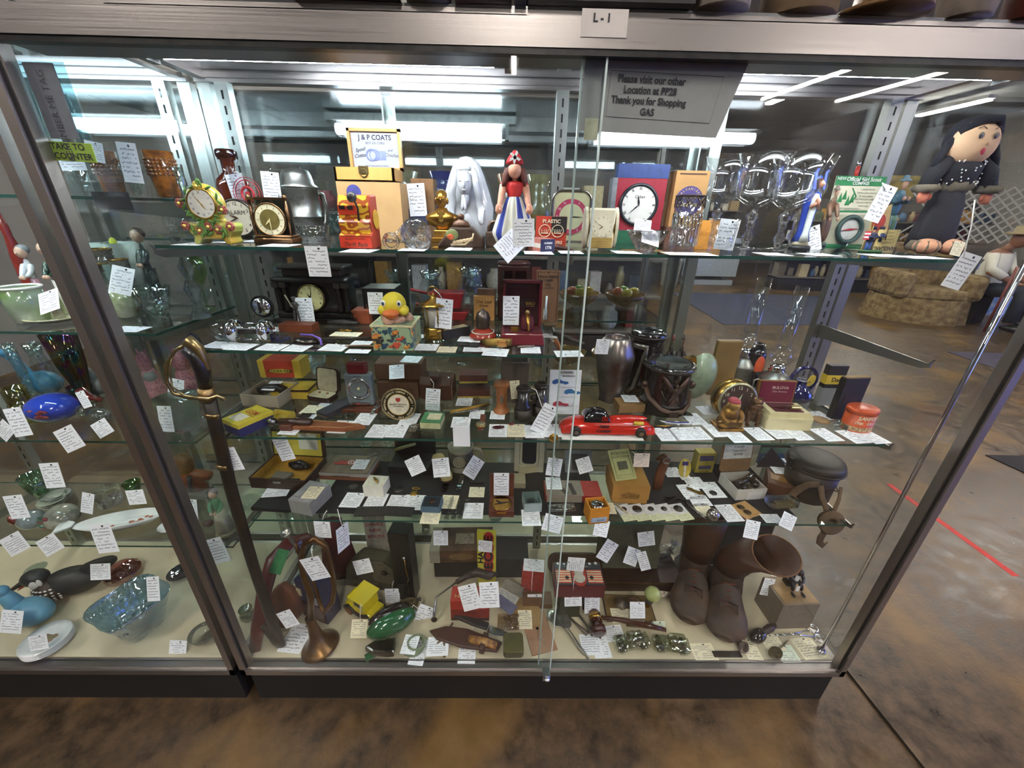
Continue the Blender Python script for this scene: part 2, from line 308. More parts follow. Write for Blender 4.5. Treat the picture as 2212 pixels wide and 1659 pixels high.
def case(lab,x0,x1,y0,y1,flip=False,shelves=(),shy=None,brk=(),xs=None,halves=True,lamps=(),joint=True,zt=1.645):
    """extruded aluminium showcase: black plinth, frame, panes, mirror-polished lid, slotted standards"""
    o=T('display_case',lab,'display case',((x0+x1)/2,(y0+y1)/2,0)); ox,oy=-(x0+x1)/2,-(y0+y1)/2; w=x1-x0; d=y1-y0
    p=bpy.data.objects.new('frame',None)
    def K(n,m,ma,**k): return mk(n,m,ma,o,(ox,oy,0),**k)
    K('plinth',M().box(w-.024,d-.03,.1405,(x0+x1)/2,(y0+y1)/2,0),BLKM)
    fy=-1 if not flip else 1; yf=y0 if not flip else y1; yb=y1 if not flip else y0; s=-fy
    m=M(); xc=(x0+x1)/2
    # bottom rail with its two tracks, then posts
    m.box(w,.018,.018,xc,yf+s*.009,.1405); m.box(w-.03,.006,.014,xc,yf+s*.021,.150); m.box(w-.03,.004,.026,xc,yf+s*.029,.1405); m.box(w-.03,.012,.006,xc,yf+s*.014,.1585)
    m.box(w,.02,.024,xc,yb-s*.01,.1405)
    for x in (x0,x1): q=1 if x==x0 else -1; m.box(.014,d,.024,x+q*.007,(y0+y1)/2,.1405)
    K('base_rail',m,ALU)
    for x in (x0,x1):
        m=M(); q=1 if x==x0 else -1
        m.box(.016,.026,ZH-.155,x+q*.008,yf+s*.013,.1585); m.box(.005,.02,ZH-.155,x+q*.0215,yf+s*.018,.1585)
        K('corner_post',m,ALU2)
        m=M(); m.box(.0045,.008,ZH-.17,x+q*.0182,yf+s*.010,.165); K('gasket',m,mat('1a1a18',.7))
        m=M(); m.box(.03,.022,ZC-.16,x+q*.015,yb-s*.011,.1585); K('rear_post',m,STD)
    K('deck',M().box(w-.03,d-.045,.022,xc,yb-s*(.01+(d-.045)/2),S5-.022),DECK)
    # header box, its dull underside, lid
    K('header',M().box(w,.012,zt-ZH,xc,yf+s*.006,ZH),ALU)
    m=M(); m.box(w,.014,.008,xc,yf+s*.009,ZH-.008); m.box(w,.005,.012,xc,yf+s*.022,ZH-.006); K('header_track',m,mat('3a3a3a',.4,1))
    K('valance',M().box(w-.02,.078,.004,xc,yf+s*.055,ZH),mat('77797a',.35,.9,n=.1,s=4))
    m=M(); m.box(w-.01,d-.09,.004,xc,(y0+y1)/2+s*.045,ZC); K('lid',m,MIR)
    m=M(); m.box(w,.03,.02,xc,yb-s*.015,ZC-.02); m.box(w,.008,.008,xc,yb-s*.034,ZC-.012); K('top_rail',m,ALU)
    m=M()
    for x in (x0+.02,x1-.02): m.box(.02,d-.12,.014,x,(y0+y1)/2+s*.035,ZC-.014)
    m.box(w,.09,.003,xc,yf+s*.047,zt-.001); m.box(w,.004,ZC-zt,xc,yf+s*.092,zt); K('top_trim',m,ALU)
    # panes
    gz0,gz1=.165,ZH+.01
    if joint:
        K('front_pane',M().box(w/2,.005,gz1-gz0,x0+w/4+.012,yf+s*.009,gz0),PANE); K('front_pane',M().box(w/2+.01,.005,gz1-gz0,x1-w/4-.017,yf+s*.020,gz0),PANE)
        K('pane_edge',M().box(.003,.0052,gz1-gz0,xc+.012,yf+s*.009,gz0),mat('c4d6d2',.2,n=.03)); K('pane_edge',M().box(.003,.0052,gz1-gz0,xc-.022,yf+s*.020,gz0),mat('a4b6b2',.2,n=.03))
        m=M(); m.box(.022,.02,.03,xc,yf-s*.004,.1405); m.lathe([(.009,0),(.009,.004)],16,xc,yf-s*.016,.155); K('lock',m,mat('c8c8cc',.2,1))
    else: K('front_pane',M().box(w-.02,.005,gz1-gz0,xc,yf+s*.012,gz0),PANE)
    K('rear_pane',M().box(w-.05,.005,ZC-.18,xc,yb-s*.004,.165),thin('f9fcfc',1.62))
    for x in (x0,x1): q=1 if x==x0 else -1; K('side_pane',M().box(.005,d-.05,ZC-.18,x+q*.006,(y0+y1)/2,.165),PANE)
    for x in (x0+.065,xc,x1-.065):
        b=std_(o,x,(yb-s*.02),.17,ZC-.02); b.location=(ox,oy,0)
        if flip: b.scale=(1,-1,1); b.location=(ox,oy+2*(yb-s*.02),0)
    for (z,a,c,yfr) in shelves:
        g=glass_shelf(a,c,min(yfr,yb-s*.03),max(yfr,yb-s*.03),z,o); g.location=(ox,oy,0)
    for (x,z) in brk:
        b=bracket(o,x,yb-s*.02,shy,z-.006); b.location=(ox,oy,0)
    return o
XC=W/2
main=case('large glass showcase in the middle, full of small antiques and toys',0,W,0,D+.03,
  shelves=[(S1,.075,1.70,YS),(S2,.09,XC-.01,YS),(S3,.09,XC-.002,YS),(S3,XC+.002,1.69,YS),(S4,.09,1.69,YS)],shy=YS+.004,
  brk=[(.067,S1),(XC,S1),(W-.067,S1),(.067,S2),(XC,S2),(W-.067,S2-.0),(.067,S3),(XC,S3),(W-.067,S3),(.067,S4),(XC,S4),(W-.067,S4)])
left=case('glass showcase at the left, full of glassware and porcelain',-.018-W,-.018,0,D+.03,
  shelves=[(T1,-1.7,XL,YL),(T2,-1.7,XL,YL),(T3,-1.7,XL,YL),(T4,-1.7,XL,YL)],shy=YL+.004,
  brk=[(-.083,T1),(-.083,T2),(-.083,T3),(-.083,T4),(-.908,T1),(-.908,T2),(-.908,T3),(-.908,T4)])
RB=.52
rear=case('glass showcase standing behind the middle one, full of glassware',-.46,1.335,RB,RB+D,flip=True,
  shelves=[(1.30,-.40,1.28,RB+.38),(1.07,-.40,1.28,RB+.38),(.84,-.40,1.28,RB+.38),(.5,-.40,1.28,RB+.38)],shy=RB+.38,joint=False)
# fluorescent lamps under the lids, just behind the front header
TUBE=emit('f0f6ff',28); TUBEC=emit('dff2ff',30)
def lamp(x0,x1,y,z,lab,em=None,rz=0,L_=None):
    o=T('fluorescent_lamp',lab,'lamp',((x0+x1)/2,y,z),rz,'fluorescent lamps inside the cases'); w=x1-x0
    mk('lamp_housing',M().box(w+.08,.05,.022,0,0,.024),mat('b8b8b4',.5,.3),o)
    m=M(); m.tube([(-w/2+.012,0,0),(w/2-.012,0,0)],.0165,12); mk('tube',m,em or TUBE,o)
    for q in (-1,1): m=M(); m.tube([(q*(w/2-.012),0,0),(q*(w/2+.006),0,0)],.017,12); m.box(.012,.03,.045,q*(w/2+.012),0,-.02); mk('socket',m,mat('9a9a98',.4,.4),o)
lamp(.17,.745,.115,1.633,'left tube lamp above the middle case')
lamp(1.05,1.60,.115,1.633,'right tube lamp above the middle case')
lamp(-.75,-.17,.115,1.633,'tube lamp above the left case',TUBEC)
lamp(.19,.74,.52+D-.115,1.633,'tube lamp above the rear case',TUBEC)
# ceiling fluorescents of the shop
CT=emit('fff6ec',72)
def ctube(a,b,lab,wd=.06):
    a,b=Vector(a),Vector(b); c=(a+b)/2; l=(b-a).length; an=math.degrees(math.atan2((b-a).y,(b-a).x))
    o=T('ceiling_light',lab,'ceiling light',c,an,'fluorescent strips on the shop ceiling')
    mk('fixture',M().box(l+.05,.13,.05,0,0,.03),mat('d8d8d4',.6),o); m=M(); m.box(l,wd,.03,0,0,0); mk('tube',m,CT,o)
def rf(px,py,z):  # the lamp whose image in the front glass falls on this pixel
    v=onz(px,py,z); return (v.x,-v.y,v.z)
ctube(rf(1650,215,3.1),rf(1840,150,3.1),'ceiling strip behind the viewer, image in the right front glass above the goblets')
ctube(rf(1810,220,3.1),rf(2050,155,3.1),'ceiling strip behind the viewer, image in the glass above the compass card')
ctube(rf(1110,95,3.1),rf(1110,160,3.1),'ceiling strip whose narrow image falls on the middle of the header')
k=0
for x,y in ((-1.5,-1.6),(.8,-2.6),(3.4,-1.2),(-1.6,3),(1.6,2.6),(4.4,3.0),(7.4,3.2),(2.0,6.4),(5.2,6.8),(8.4,7.4),(7.2,-1.0),(-1.4,7)):
    ctube((x,y-.6,3.12),(x,y+.6,3.12),'white fluorescent strip on the shop ceiling',.1)
# ================= top shelf of the middle case =================
GOLD=mat('c89a4a',.3,1,n=.1,s=80); BRASS=mat('b58d45',.25,1,n=.1); CHROME=mat('dcdcdf',.08,1,n=.03); SILV=mat('b9b6ae',.3,1,n=.15,s=50); PEW=mat('8f8f8a',.38,.9,n=.2,s=30); STEEL=mat('9a9a9c',.25,1)
WOOD=mat('a8743c',.5,n=.15,s=12,c2='8a5c2c',st=.15); DWOOD=mat('5a3220',.4,n=.15,s=12,c2='40241a'); KRAFT=mat('c39a66',.8,n=.06,s=20); WHITE=mat('f4f3ee',.5,n=.03); BLACK=mat(BLK,.4); INK=mat('1c1c22',.6)
def bottle_prof(w,h,nk=.18): return [(w*.44,0),(w*.5,h*.02),(w*.5,h*.62),(w*.46,h*.7),(w*nk,h*.79),(w*nk,h*.93),(w*nk*1.35,h*.94),(w*nk*1.35,h)]
# porcelain clock
P,w,d,h=G(S1,412,503,400,530,.05)
o=T('porcelain_clock','gold and green flowered porcelain clock with scrolled feet, far left of the top shelf','clock',P)
GR=mat('c9a443',.22,n=.1,s=30,c2='a6b25c',coat=.6)
half=[(0,.10),(.22,.10),(.30,.02),(.38,0),(.42,.05),(.38,.14),(.47,.24),(.5,.34),(.44,.40),(.28,.36),(.16,.42),(.12,.5)]
pts=[(a*w*1.08,b*h) for a,b in half]; out=pts+[( -a,b) for a,b in reversed(pts)][:-1]
mk('body',M().prism(out,-.02,.02,smooth=False),GR,o,bev=.006)
cz=h*.70; R=w*.33
mk('dial_case',M().lathe([(0,0),(R*1.15,0),(R*1.3,.006),(R*1.3,.014),(R*1.1,.021),(0,.021)],32),GR,o,(0,0,cz),rx=90)
dial(o,R*.92,0,-.022,cz,'f1eee6','33301f','rom',4,54,'b8923e',hand='a8842c',nr=.76)
m=M(); rr=random.Random(3)
for (u,v,c_) in [(0,h*.98,0),(-w*.5,cz,1),(w*.44,cz-.01,1),(-w*.52,h*.33,1),(w*.52,h*.33,1),(w*.02,h*.32,1),(-w*.2,h*.25,1),(w*.22,h*.27,1)]:
    for k in range(6): m.i=2 if c_ else 0; a=k*PI/3; m.ball(.0045,.003,.0045,u+.005*math.cos(a),-.021,v+.005*math.sin(a),8,5)
    m.i=0; m.ball(.003,.003,.003,u,-.024,v,8,5)
for k in range(46):
    a=rr.uniform(0,2*PI); q=R*rr.uniform(1.1,1.33)
    if k<24: u,v=q*math.cos(a),cz+q*math.sin(a)
    else: u,v=rr.uniform(-.42,.42)*w,rr.uniform(.16,.36)*h
    m.i=1; m.T=tr(u,-.0225,v)@rot(y=rr.uniform(0,180)); m.ball(.008,.0015,.0025,n=6,m=4)
    m.T=Matrix()
mk('flowers',m,[mat('e6c75a',.4),mat('5f8a3c',.4),mat('a0524a',.4)],o)
# amber bottle
P,w,d,h=G(S1,483,548,331,508,.05)
o=T('amber_bottle','tall flat amber glass bottle behind the porcelain clock','bottle',P)
mk('glass',M().lathe(bottle_prof(w*1.05,h,.2),28,sy=.55),mat('4a1c10',.06,n=.2,s=12,c2='6b2c12',coat=1),o)
mk('rim',M().lathe([(w*.29,0),(w*.31,.004),(w*.31,.014),(w*.27,.018)],24,0,0,h*.96,sy=.7),mat('38150c',.1,coat=1),o)
tv(513,405,P.y-.035,'tied to the neck of the amber bottle',8,.05,.075,lean=3,string=[(497,360),(503,368),(509,380)])
# plastic bag with red seal
P,w,d,h=G(S1,535,600,360,512,.01)
o=T('plastic_bag','clear plastic bag printed with a red round seal, between bottle and tankard','bag',P,rz=-6)
mk('bag',M().grid(lambda u,v:((u-.5)*w*1.5,.006*math.sin(7*u+3*v),v*h),14,10),thin('fdfefe',1.5,.08,.05,30),o,sol=.0006)
m=M(); cz=h*.62; m.ring(w*.48,.0008,-.01,-.009,cz); m.ring(w*.40,.0012,-.01,-.009,cz); m.ring(w*.2,.003,-.01,-.009,cz); m.disk(w*.08,-.01,-.009,cz,.001)
for k in range(16): a=k*PI/8; m.text('UNIVERSITY OF TEA'[k],.011,-.01-w*.3*math.cos(a),-.0095,cz+w*.3*math.sin(a),a=90-math.degrees(a))
mk('seal',m,mat('c03438',.5),o)
tv(586,402,P.y-.02,'inside the clear bag with the red seal',-4,.05,.075,lean=0)
# alarm clock, half hidden
P,w,d,h=G(S1,494,560,432,512,.04)
o=T('alarm_clock','round nickel alarm clock with cream dial, half hidden behind the square brass clock','clock',P)
mk('case',M().lathe([(w*.4,0),(w*.56,.01),(w*.56,.035),(w*.4,.04)],32),SILV,o,(0,.015,h*.52),rx=90)
dial(o,h*.47,0,-.026,h*.52,'d8cfb8','2c2824','arab',9,41,'7c766c',hand='4a3626')
mk('lettering',M().text('ALARM',.014,0,-.028,h*.66),INK,o)
mk('foot',M().ball(.006,.006,.012,-.015,0,.008),SILV,o); mk('foot',M().ball(.006,.006,.012,.015,0,.008),SILV,o)
# square brass carriage clock
P,w,d,h=G(S1,549,633,427,527,.045)
o=T('carriage_clock','square see-through brass clock with gilt dial showing half past seven','clock',P)
AB=mat('7c5f45',.3,1,n=.15)
mk('base',M().box(w,d,.012).box(w*.94,d*.9,.006,0,0,.012),AB,o,bev=.003)
m=M(); m.box(w*.96,.012,.005,0,-d*.3,h*.95)
mk('top_rail',m,AB,o)
for q in (-1,1): mk('pillar',M().tube([(q*w*.45,-d*.3,.018),(q*w*.45,-d*.3,h)],.0035).ball(.005,.005,.006,q*w*.45,-d*.3,h),AB,o)
mk('glass_panel',M().box(w*.86,.003,h*.78,0,-d*.28,.018),thin('c8c8c0',1.5),o)
mk('back_plate',M().box(w*.86,.003,h*.8,0,d*.2,.018),mat('4e4c48',.3,.6),o)
for q,z in ((1,h*.9),(-1,h*.14)):
    m=M()
    for s_ in (-1,1): m.tube([(s_*.002+s_*.011*math.sin(t*PI)*1.0,-d*.33,z+q*(.011*math.cos(t*PI*1.1)-.004)) for t in [k/8 for k in range(9)]],.0016,6)
    mk('scroll_ornament',m,AB,o)
dial(o,w*.37,0,-d*.36,h*.53,'e8deb4','5a4a30','tick',7,30,'8a6c48',ring=('eee6c2',.66,.99),hand='f0e2a8',nr=.8)
mk('centre_disc',M().disk(w*.245,0,-d*.36-.0012,h*.53,.0003),mat('8f804a',.35,.5),o)
# pewter tankard
P,w,d,h=G(S1,600,683,363,508,.10)
o=T('pewter_tankard','large engraved pewter tankard with domed lid, behind the crystal dish','tankard',P)
r=w*.5
mk('body',M().lathe([(r*1.04,0),(r*1.06,.006),(r*.98,.012),(r*.93,h*.30),(r*.97,h*.31),(r*.97,h*.33),(r*.92,h*.34),(r*.9,h*.72),(r*.96,h*.73)],40),PEW,o)
mk('lid',M().lathe([(r*.97,0),(r*.99,.004),(r*.8,.010),(r*.72,.03),(r*.6,.04),(0,.047)],40,0,0,h*.735),PEW,o)
mk('thumb_lever',M().ball(.006,.004,.013,.012,0,h*.96),mat('555450',.4,.9),o)
mk('handle',M().tube([(r*.9,0,h*.68),(r*1.35,0,h*.66),(r*1.45,0,h*.45),(r*1.3,0,h*.22),(r*.93,0,h*.14)],.007),PEW,o,rz=60)
m=M()
for t_,z,s_ in (('Hang On',h*.6,.017),('Loving Cup of',h*.52,.012),('The County',h*.26,.013),('1911',h*.18,.015)): m.text(t_,s_,0,-r*.985,z,shear=.3)
mk('engraving',m,mat('5c5c58',.4,.6),o)
# crystal dish
P,w,d,h=G(S1,625,705,486,522,.06)
o=S('crystal_dish','low square cut crystal dish beside the gold and red tin bank','dish',P,M().box(w,.05,h*.25).lathe([(w*.4,0),(w*.5,h),(w*.44,h),(w*.34,h*.3),(0,h*.3)],12,0,0,0,1,.6,False),cryst('fafafa',160))
# carton, spool box
P,w,d,h=G(S1,742,872,393,505,.10)
o=T('cardboard_carton','plain kraft cardboard carton under the open wooden thread box','box',P)
mk('box',M().box(w,.10,h),KRAFT,o); mk('sticker',M().disk(.017,-.035,-.051,h*.82,.0006),mat('4a4a8c',.5),o)
top=P.z+h
P2,w,d,h2=G(top,742,860,357,392,.085); P2=Vector((P.x-.006,P.y-.005,top)); w=122*mp(P2); h2=.030
o=T('wooden_thread_box','open wooden thread box with a lettered paper inside its raised lid','box',P2)
LW=mat('d9a458',.45,n=.08,s=14,c2='c48c42',st=.1)
m=M(); m.box(w,.09,.004)
for q in (-1,1): m.box(.005,.09,h2,q*(w/2-.0025)); 
m.box(w,.005,h2,0,-.0425); m.box(w,.005,h2,0,.0425); mk('box_body',m,LW,o)
mk('clasp',M().box(.022,.003,.016,0,-.046,h2*.55).ring(.008,.0015,0,-.047,h2*.6),mat('6a5a38',.4,.9),o)
hl=ony(815,278,P2.y+.05).z-P2.z-h2; l=T('x','x','x',(0,0,0)); bpy.data.objects.remove(l)
LID=bpy.data.objects.new('lid',None); COL.objects.link(LID); LID.parent=o; LID.location=(w*.04,.047,h2)
m=M(); wl=w*.94; m.box(wl,.014,.007); m.box(wl,.014,.007,0,0,hl-.007); m.box(.007,.014,hl,-wl/2+.0035); m.box(.007,.014,hl,wl/2-.0035); m.box(wl,.003,hl,0,.006,0); mk('lid_frame',m,LW,LID)
mk('lid_paper',M().box(wl-.014,.001,hl-.014,0,.003,.007),mat('b4b6ba',.7,n=.02),LID)
m=M(); m.text('J & P COATS',hl*.17,0,.002,hl*.79,sx=.95,bold=.02); m.text('BEST SIX CORD',hl*.075,0,.002,hl*.66); m.text('Spool',hl*.12,-wl*.3,.002,hl*.50,bold=.02,shear=.4,a=12); m.text('Cotton',hl*.12,-wl*.3,.002,hl*.36,bold=.02,shear=.4,a=8)
m.text('and',hl*.09,wl*.27,.002,hl*.5,shear=.3); m.text('Crochet',hl*.115,wl*.29,.002,hl*.38,shear=.4,a=-4); m.text('MADE THROUGHOUT AMERICA',hl*.045,0,.002,hl*.12); mk('lettering',m,mat('1e2440',.6),LID)
m=M(); m.ring(hl*.13,.002,-.012,.0015,hl*.38); m.ring(hl*.13,.0012,-.004,.0015,hl*.38); m.box(hl*.26,.0006,hl*.22,.012,.0015,hl*.26); mk('spool_drawing',m,mat('8c98cc',.6),LID)
# thrift bank
P,w,d,h=G(S1,740,808,419,538,.05)
o=T('tin_thrift_bank','red and yellow lithographed tin one-arm bandit bank with scroll pattern','coin bank',P)
RED=mat('c03a22',.35,n=.06); SCR,nt,N,L=newm('scrollwork'); p=N('BsdfPrincipled',_Roughness=.3); tc=N('TexCoord'); wv=N('TexWave',wave_type='RINGS',_Scale=22.0,_Distortion=9.0,_Detail=1.0); wv.inputs['Detail Scale'].default_value=2.2
L(tc.outputs['Object'],wv.inputs['Vector']); r_=N('ValToRGB'); r_.color_ramp.interpolation='CONSTANT'; r_.color_ramp.elements[0].color=lin('a34f1e'); r_.color_ramp.elements[1].position=.5; r_.color_ramp.elements[1].color=lin('e8b93a')
L(wv.outputs['Fac'],r_.inputs[0]); L(r_.outputs[0],p.inputs[0]); oo=N('OutputMaterial'); L(p.outputs[0],oo.inputs[0])
D2=.055
prof=[(-D2*.5,0),(-D2*.62,h*.02),(-D2*.62,h*.26),(-D2*.4,h*.32),(-D2*.52,h*.5),(-D2*.40,h*.56),(-D2*.40,h*.8),(-D2*.25,h*.98),(D2*.4,h),(D2*.5,0)]
m=M(); m.T=rot(z=90); m.prism([(a,b) for a,b in prof],-w/2,w/2); mk('body',m,mat('b03c24',.4,n=.15,s=30),o,bev=.002)
m=M()
for a,b in ((2,3),(3,4),(4,5),(5,6),(6,7)):
    (y0,z0),(y1,z1)=prof[a],prof[b]; m.add([(-w*.46,y0-.0012,z0),(w*.46,y0-.0012,z0),(w*.46,y1-.0012,z1),(-w*.46,y1-.0012,z1)],[(0,1,2,3)],False)
mk('scroll_front',m,SCR,o)
mk('reel_window',M().box(w*.55,.002,h*.15,-w*.17,-D2*.44,h*.63),RED,o)
m=M(); m.box(.010,.002,.006,-w*.32,-D2*.49,h*.73); m.box(.010,.002,.006,-w*.08,-D2*.49,h*.73); m.tube([(w*.13,-D2*.45,h*.45),(w*.16,-D2*.5,h*.75),(w*.1,-D2*.62,h*.93)],.0018); mk('lever',m,BLACK,o)
mk('lever_knob',M().ball(.009,.009,.009,w*.06,-D2*.62,h*.94),mat('4a4642',.4,.5),o)
mk('base_front',M().box(w*.96,.001,h*.2,0,-D2*.625,h*.03),mat('d8402a',.35,n=.04),o)
m=M(); m.text('Thrift Bank',h*.12,0,-D2*.64,h*.09,sx=.85,shear=.25,bold=.01); m.text('Benjamin Franklin',h*.06,0,-D2*.64,h*.2,sx=.9,shear=.25); mk('lettering',m,mat('3a2a10',.5),o)
mk('side_wheel',M().disk(h*.18,0,0,0,.001),mat('d8a832',.4),o,(w/2+.001,.004,h*.55),rz=90)
# nickel toy stove bank
P,w,d,h=G(S1,838,882,384,512,.04)
o=T('nickel_stove_bank','embossed nickel toy register bank between red bank and white tag','coin bank',P)
SN=mat('a9a092',.35,.8,n=.25,s=90,bump=.4)
mk('body',M().box(w,.04,h*.5).box(w*.9,.038,h*.16,0,0,h*.5).box(w*.98,.04,h*.28,0,0,h*.64),SN,o,bev=.002)
mk('crown',M().box(w*1.1,.046,h*.06,0,0,h*.88,.8),mat('7a7068',.35,.9,n=.2),o,bev=.003)
m=M(); m.box(w*.8,.002,h*.14,0,-.0205,h*.25); mk('name_plate',m,SILV,o)
m=M(); m.text('ROYAL',.012,0,-.0225,h*.32,bold=.02); m.ring(.008,.0015,0,-.021,h*.74); m.ring(.006,.0015,-.014,-.021,h*.74); m.ring(.006,.0015,.014,-.021,h*.74); mk('embossing',m,mat('4c463e',.5,.7),o)
mk('slot',M().box(w*.9,.002,.006,0,-.0205,h*.52),BLACK,o)
tv(901,432,P.y-.01,'with white ring string, right of the nickel bank',3,.052,.095,lean=2,string=[(884,430),(893,428),(900,437),(902,452),(896,464),(886,460)])
P,w,d,h=G(S1,885,924,452,508,.03)
S('blue_box','small dark blue box behind the glass chariot','box',P,M().box(w,.03,h),mat('2c3354',.6))
P,w,d,h=G(S1,893,940,385,508,.02)
S('brown_carton','tall brown cardboard box right of the thread box, behind the gold bust','box',P+Vector((0,.03,0)),M().box(w,.05,h),mat('8a6440',.8))
# glass chariot
P,w,d,h=G(S1,826,930,472,538,.03)
o=T('glass_car','clear pressed glass toy car candy container, in front of the nickel bank','glass toy',P)
m=M(); m.prism([(-w*.48,h*.35),(-w*.45,h*.5),(-w*.2,h*.55),(-w*.05,h*.85),(.05*w,h*.7),(.12*w,h*.4),(.3*w,h*.45),(.46*w,h*.8),(.5*w,h*.4),(.42*w,h*.2),(-.4*w,h*.2)],-.012,.012); CRY=cryst('fbfcfc',140)
mk('body',m,CRY,o,bev=.004)
mk('hood',M().lathe([(0,0),(h*.5,0),(h*.55,.012),(h*.4,.02),(0,.022)],24),CRY,o,(w*.22,-.002,h*.5),rx=90)
for q in (-.3,.34): mk('wheel',M().ring(h*.25,.003,q*w,-.016,h*.26).tube([(q*w-h*.2,-.016,h*.26),(q*w+h*.2,-.016,h*.26)],.002),CRY,o)
# gold bust
P,w,d,h=G(S1,932,978,408,524,.045)
o=T('gold_bust','small gilt bust of a man in a suit on a plinth','bust',P)
GB=mat('b98a3c',.28,.9,n=.2,s=30,c2='7a5420')
mk('plinth',M().box(w*1.0,.045,h*.1).box(w*.8,.038,h*.14,0,0,h*.1,.9),GB,o,bev=.002)
m=M(); m.lathe([(w*.3,h*.22),(w*.3,h*.27),(w*.62,h*.34),(w*.78,h*.46),(w*.74,h*.52),(w*.3,h*.6),(w*.22,h*.66)],28,0,0,0,1,.55); mk('shoulders',m,GB,o)
m=M(); m.ball(w*.25,w*.27,h*.17,0,-.002,h*.81); m.ball(w*.12,w*.12,h*.06,0,-w*.12,h*.7); m.ball(.0035,.005,.008,0,-w*.28,h*.79,8,6); m.ball(w*.26,w*.25,h*.10,0,.003,h*.9)
for q in (-1,1): m.ball(.004,.004,.008,q*w*.25,0,h*.79,8,6); m.ball(w*.09,.004,.003,q*w*.1,-w*.24,h*.83,8,5)
m.ball(w*.1,.003,.0025,0,-w*.25,h*.74,8,5); mk('head',m,GB,o)
m=M(); 
for q in (-1,1): m.prism([(0,h*.36),(q*w*.2,h*.58),(q*w*.12,h*.62)],-w*.40,-w*.36)
m.prism([(-.004,h*.6),(.004,h*.6),(.006,h*.42),(0,h*.38),(-.006,h*.42)],-w*.42,-w*.38); mk('lapels',m,mat('d8ac58',.25,.9),o)
# white madonna
P,w,d,h=G(S1,972,1042,332,506,.08)
o=T('madonna_bust','glossy white porcelain bust of a praying veiled woman','bust',P)
WP=mat('d9dadb',.12,n=.02,coat=.8)
def veil(u,v):
    a=PI*(1.0*u)+PI; z=v*h; f=math.sin(min(1,v*1.02)*PI); 
    wd_=(w*.78)*(.55+.75*math.sin(PI*(.12+.62*v)))*(1-max(0,v-.72)**2*8) if v<.98 else w*.1
    rip=1+.05*math.sin(v*22+u*9)
    return (math.cos(a)*wd_*.62*rip,(-math.sin(a))*.045*(1-.5*v)+.012,z)
m=M(); m.lathe([(w*.4,0),(w*.62,h*.08),(w*.78,h*.25),(w*.80,h*.40),(w*.66,h*.60),(w*.52,h*.78),(w*.38,h*.92),(w*.18,h*.985),(0,h)],40,0,.01,0,1,.42,flute=9,fa=.035); mk('veil',m,WP,o)
m=M(); m.ball(w*.23,.030,h*.145,0,-.022,h*.68,20,14); m.ball(w*.045,.010,h*.05,0,-.05,h*.66,10,8); m.ball(w*.06,.006,h*.012,0,-.05,h*.60,10,6)
for q in (-1,1): m.ball(w*.055,.005,h*.011,q*w*.1,-.048,h*.70,10,6)
m.ball(w*.13,.022,h*.10,0,-.014,h*.52); mk('face',m,WP,o,(0,-.016,0))
m=M()
for q in (-1,1):
    m.tube([(q*w*x,-.03-.012*math.sin(k),h*z) for k,(x,z) in enumerate([(.22,.86),(.33,.76),(.30,.66),(.42,.56),(.36,.46),(.5,.38),(.42,.28),(.5,.2)])],[.006,.009,.009,.010,.010,.011,.010,.006],8)
m.tube([(-w*.2,-.02,h*.83),(0,-.036,h*.875),(w*.2,-.02,h*.83)],[.006,.009,.006],8); mk('veil_folds',m,WP,o,(0,-.008,0),sub=1)
m=M()
for q in (-1,1):
    m.tube([(q*w*.3,-.02,h*.1),(q*w*.12,-.05,h*.22),(q*w*.035,-.058,h*.36)],[.012,.012,.009],10)
    for k in range(4): m.tube([(q*.004,-.06-.003*k,h*(.36+.0)),(q*.003,-.064-.002*k,h*(.44+.01*k)),(0,-.058-.002*k,h*(.50+.012*k))],[.0045,.004,.0028],8)
mk('hands',m,WP,o,(0,-.012,0),sub=1)
# doll
P,w,d,h=G(S1,1078,1140,322,542,.07); H=h; w*=1.4
o=T('costume_doll','fashion doll with long auburn hair, red felt hat and blue and white skirt','doll',P)
SK=mat('e0a184',.5,n=.03); BL=mat('2a3f9c',.6,n=.06); CW=mat('dcdacb',.7,n=.04); RD=mat('d22c2c',.55,n=.05); HAIR=mat('6b3526',.6,n=.2,s=200,st=.1,bump=.3)
ns=15
def sk(u,v,k0,k1,inf=0):
    a=2*PI*((k0+(k1-k0)*u)/ns)-PI/2-.2; R=w*(.18+.42*(1-v)**.8*(1.0 if v>.25 else 1))*(1+.10*math.cos(a*ns/1.0))
    if v<.3: R=w*(.18+.42*.75)*(1-.35*(.3-v)/.3)*(1+.06*math.cos(a*ns))
    return (R*math.cos(a)*1.05,R*.62*math.sin(a),v*H*.56)
for k in range(ns):
    m=M(); m.grid(lambda u,v:sk(u,v,k,k+1),4,14); mk('skirt_panel',m,BL if k%2 else CW,o)
mk('bodice',M().lathe([(w*.17,H*.53),(w*.16,H*.57),(w*.24,H*.66),(w*.22,H*.70),(w*.07,H*.72)],24,0,0,0,1,.62),RD,o)
for q in (-1,1):
    mk('sleeve',M().ball(w*.1,w*.1,H*.035,q*w*.25,0,H*.675),RD,o)
    m=M(); m.tube([(q*w*.26,0,H*.67),(q*w*.31,-.004,H*.58),(q*w*.34,-.012,H*.50),(q*w*.36,-.02,H*.455)],[.008,.0065,.0055,.004],10); m.ball(.007,.004,.010,q*w*.37,-.022,H*.435,10,7)
    for f in range(4): m.tube([(q*w*.37+(f-1.5)*.003,-.023,H*.43),(q*w*.375+(f-1.5)*.0035,-.026,H*.405)],.0014,6)
    m.tube([(q*w*.35,-.026,H*.44),(q*w*.345,-.03,H*.42)],.0015,6); mk('arm',m,SK,o)
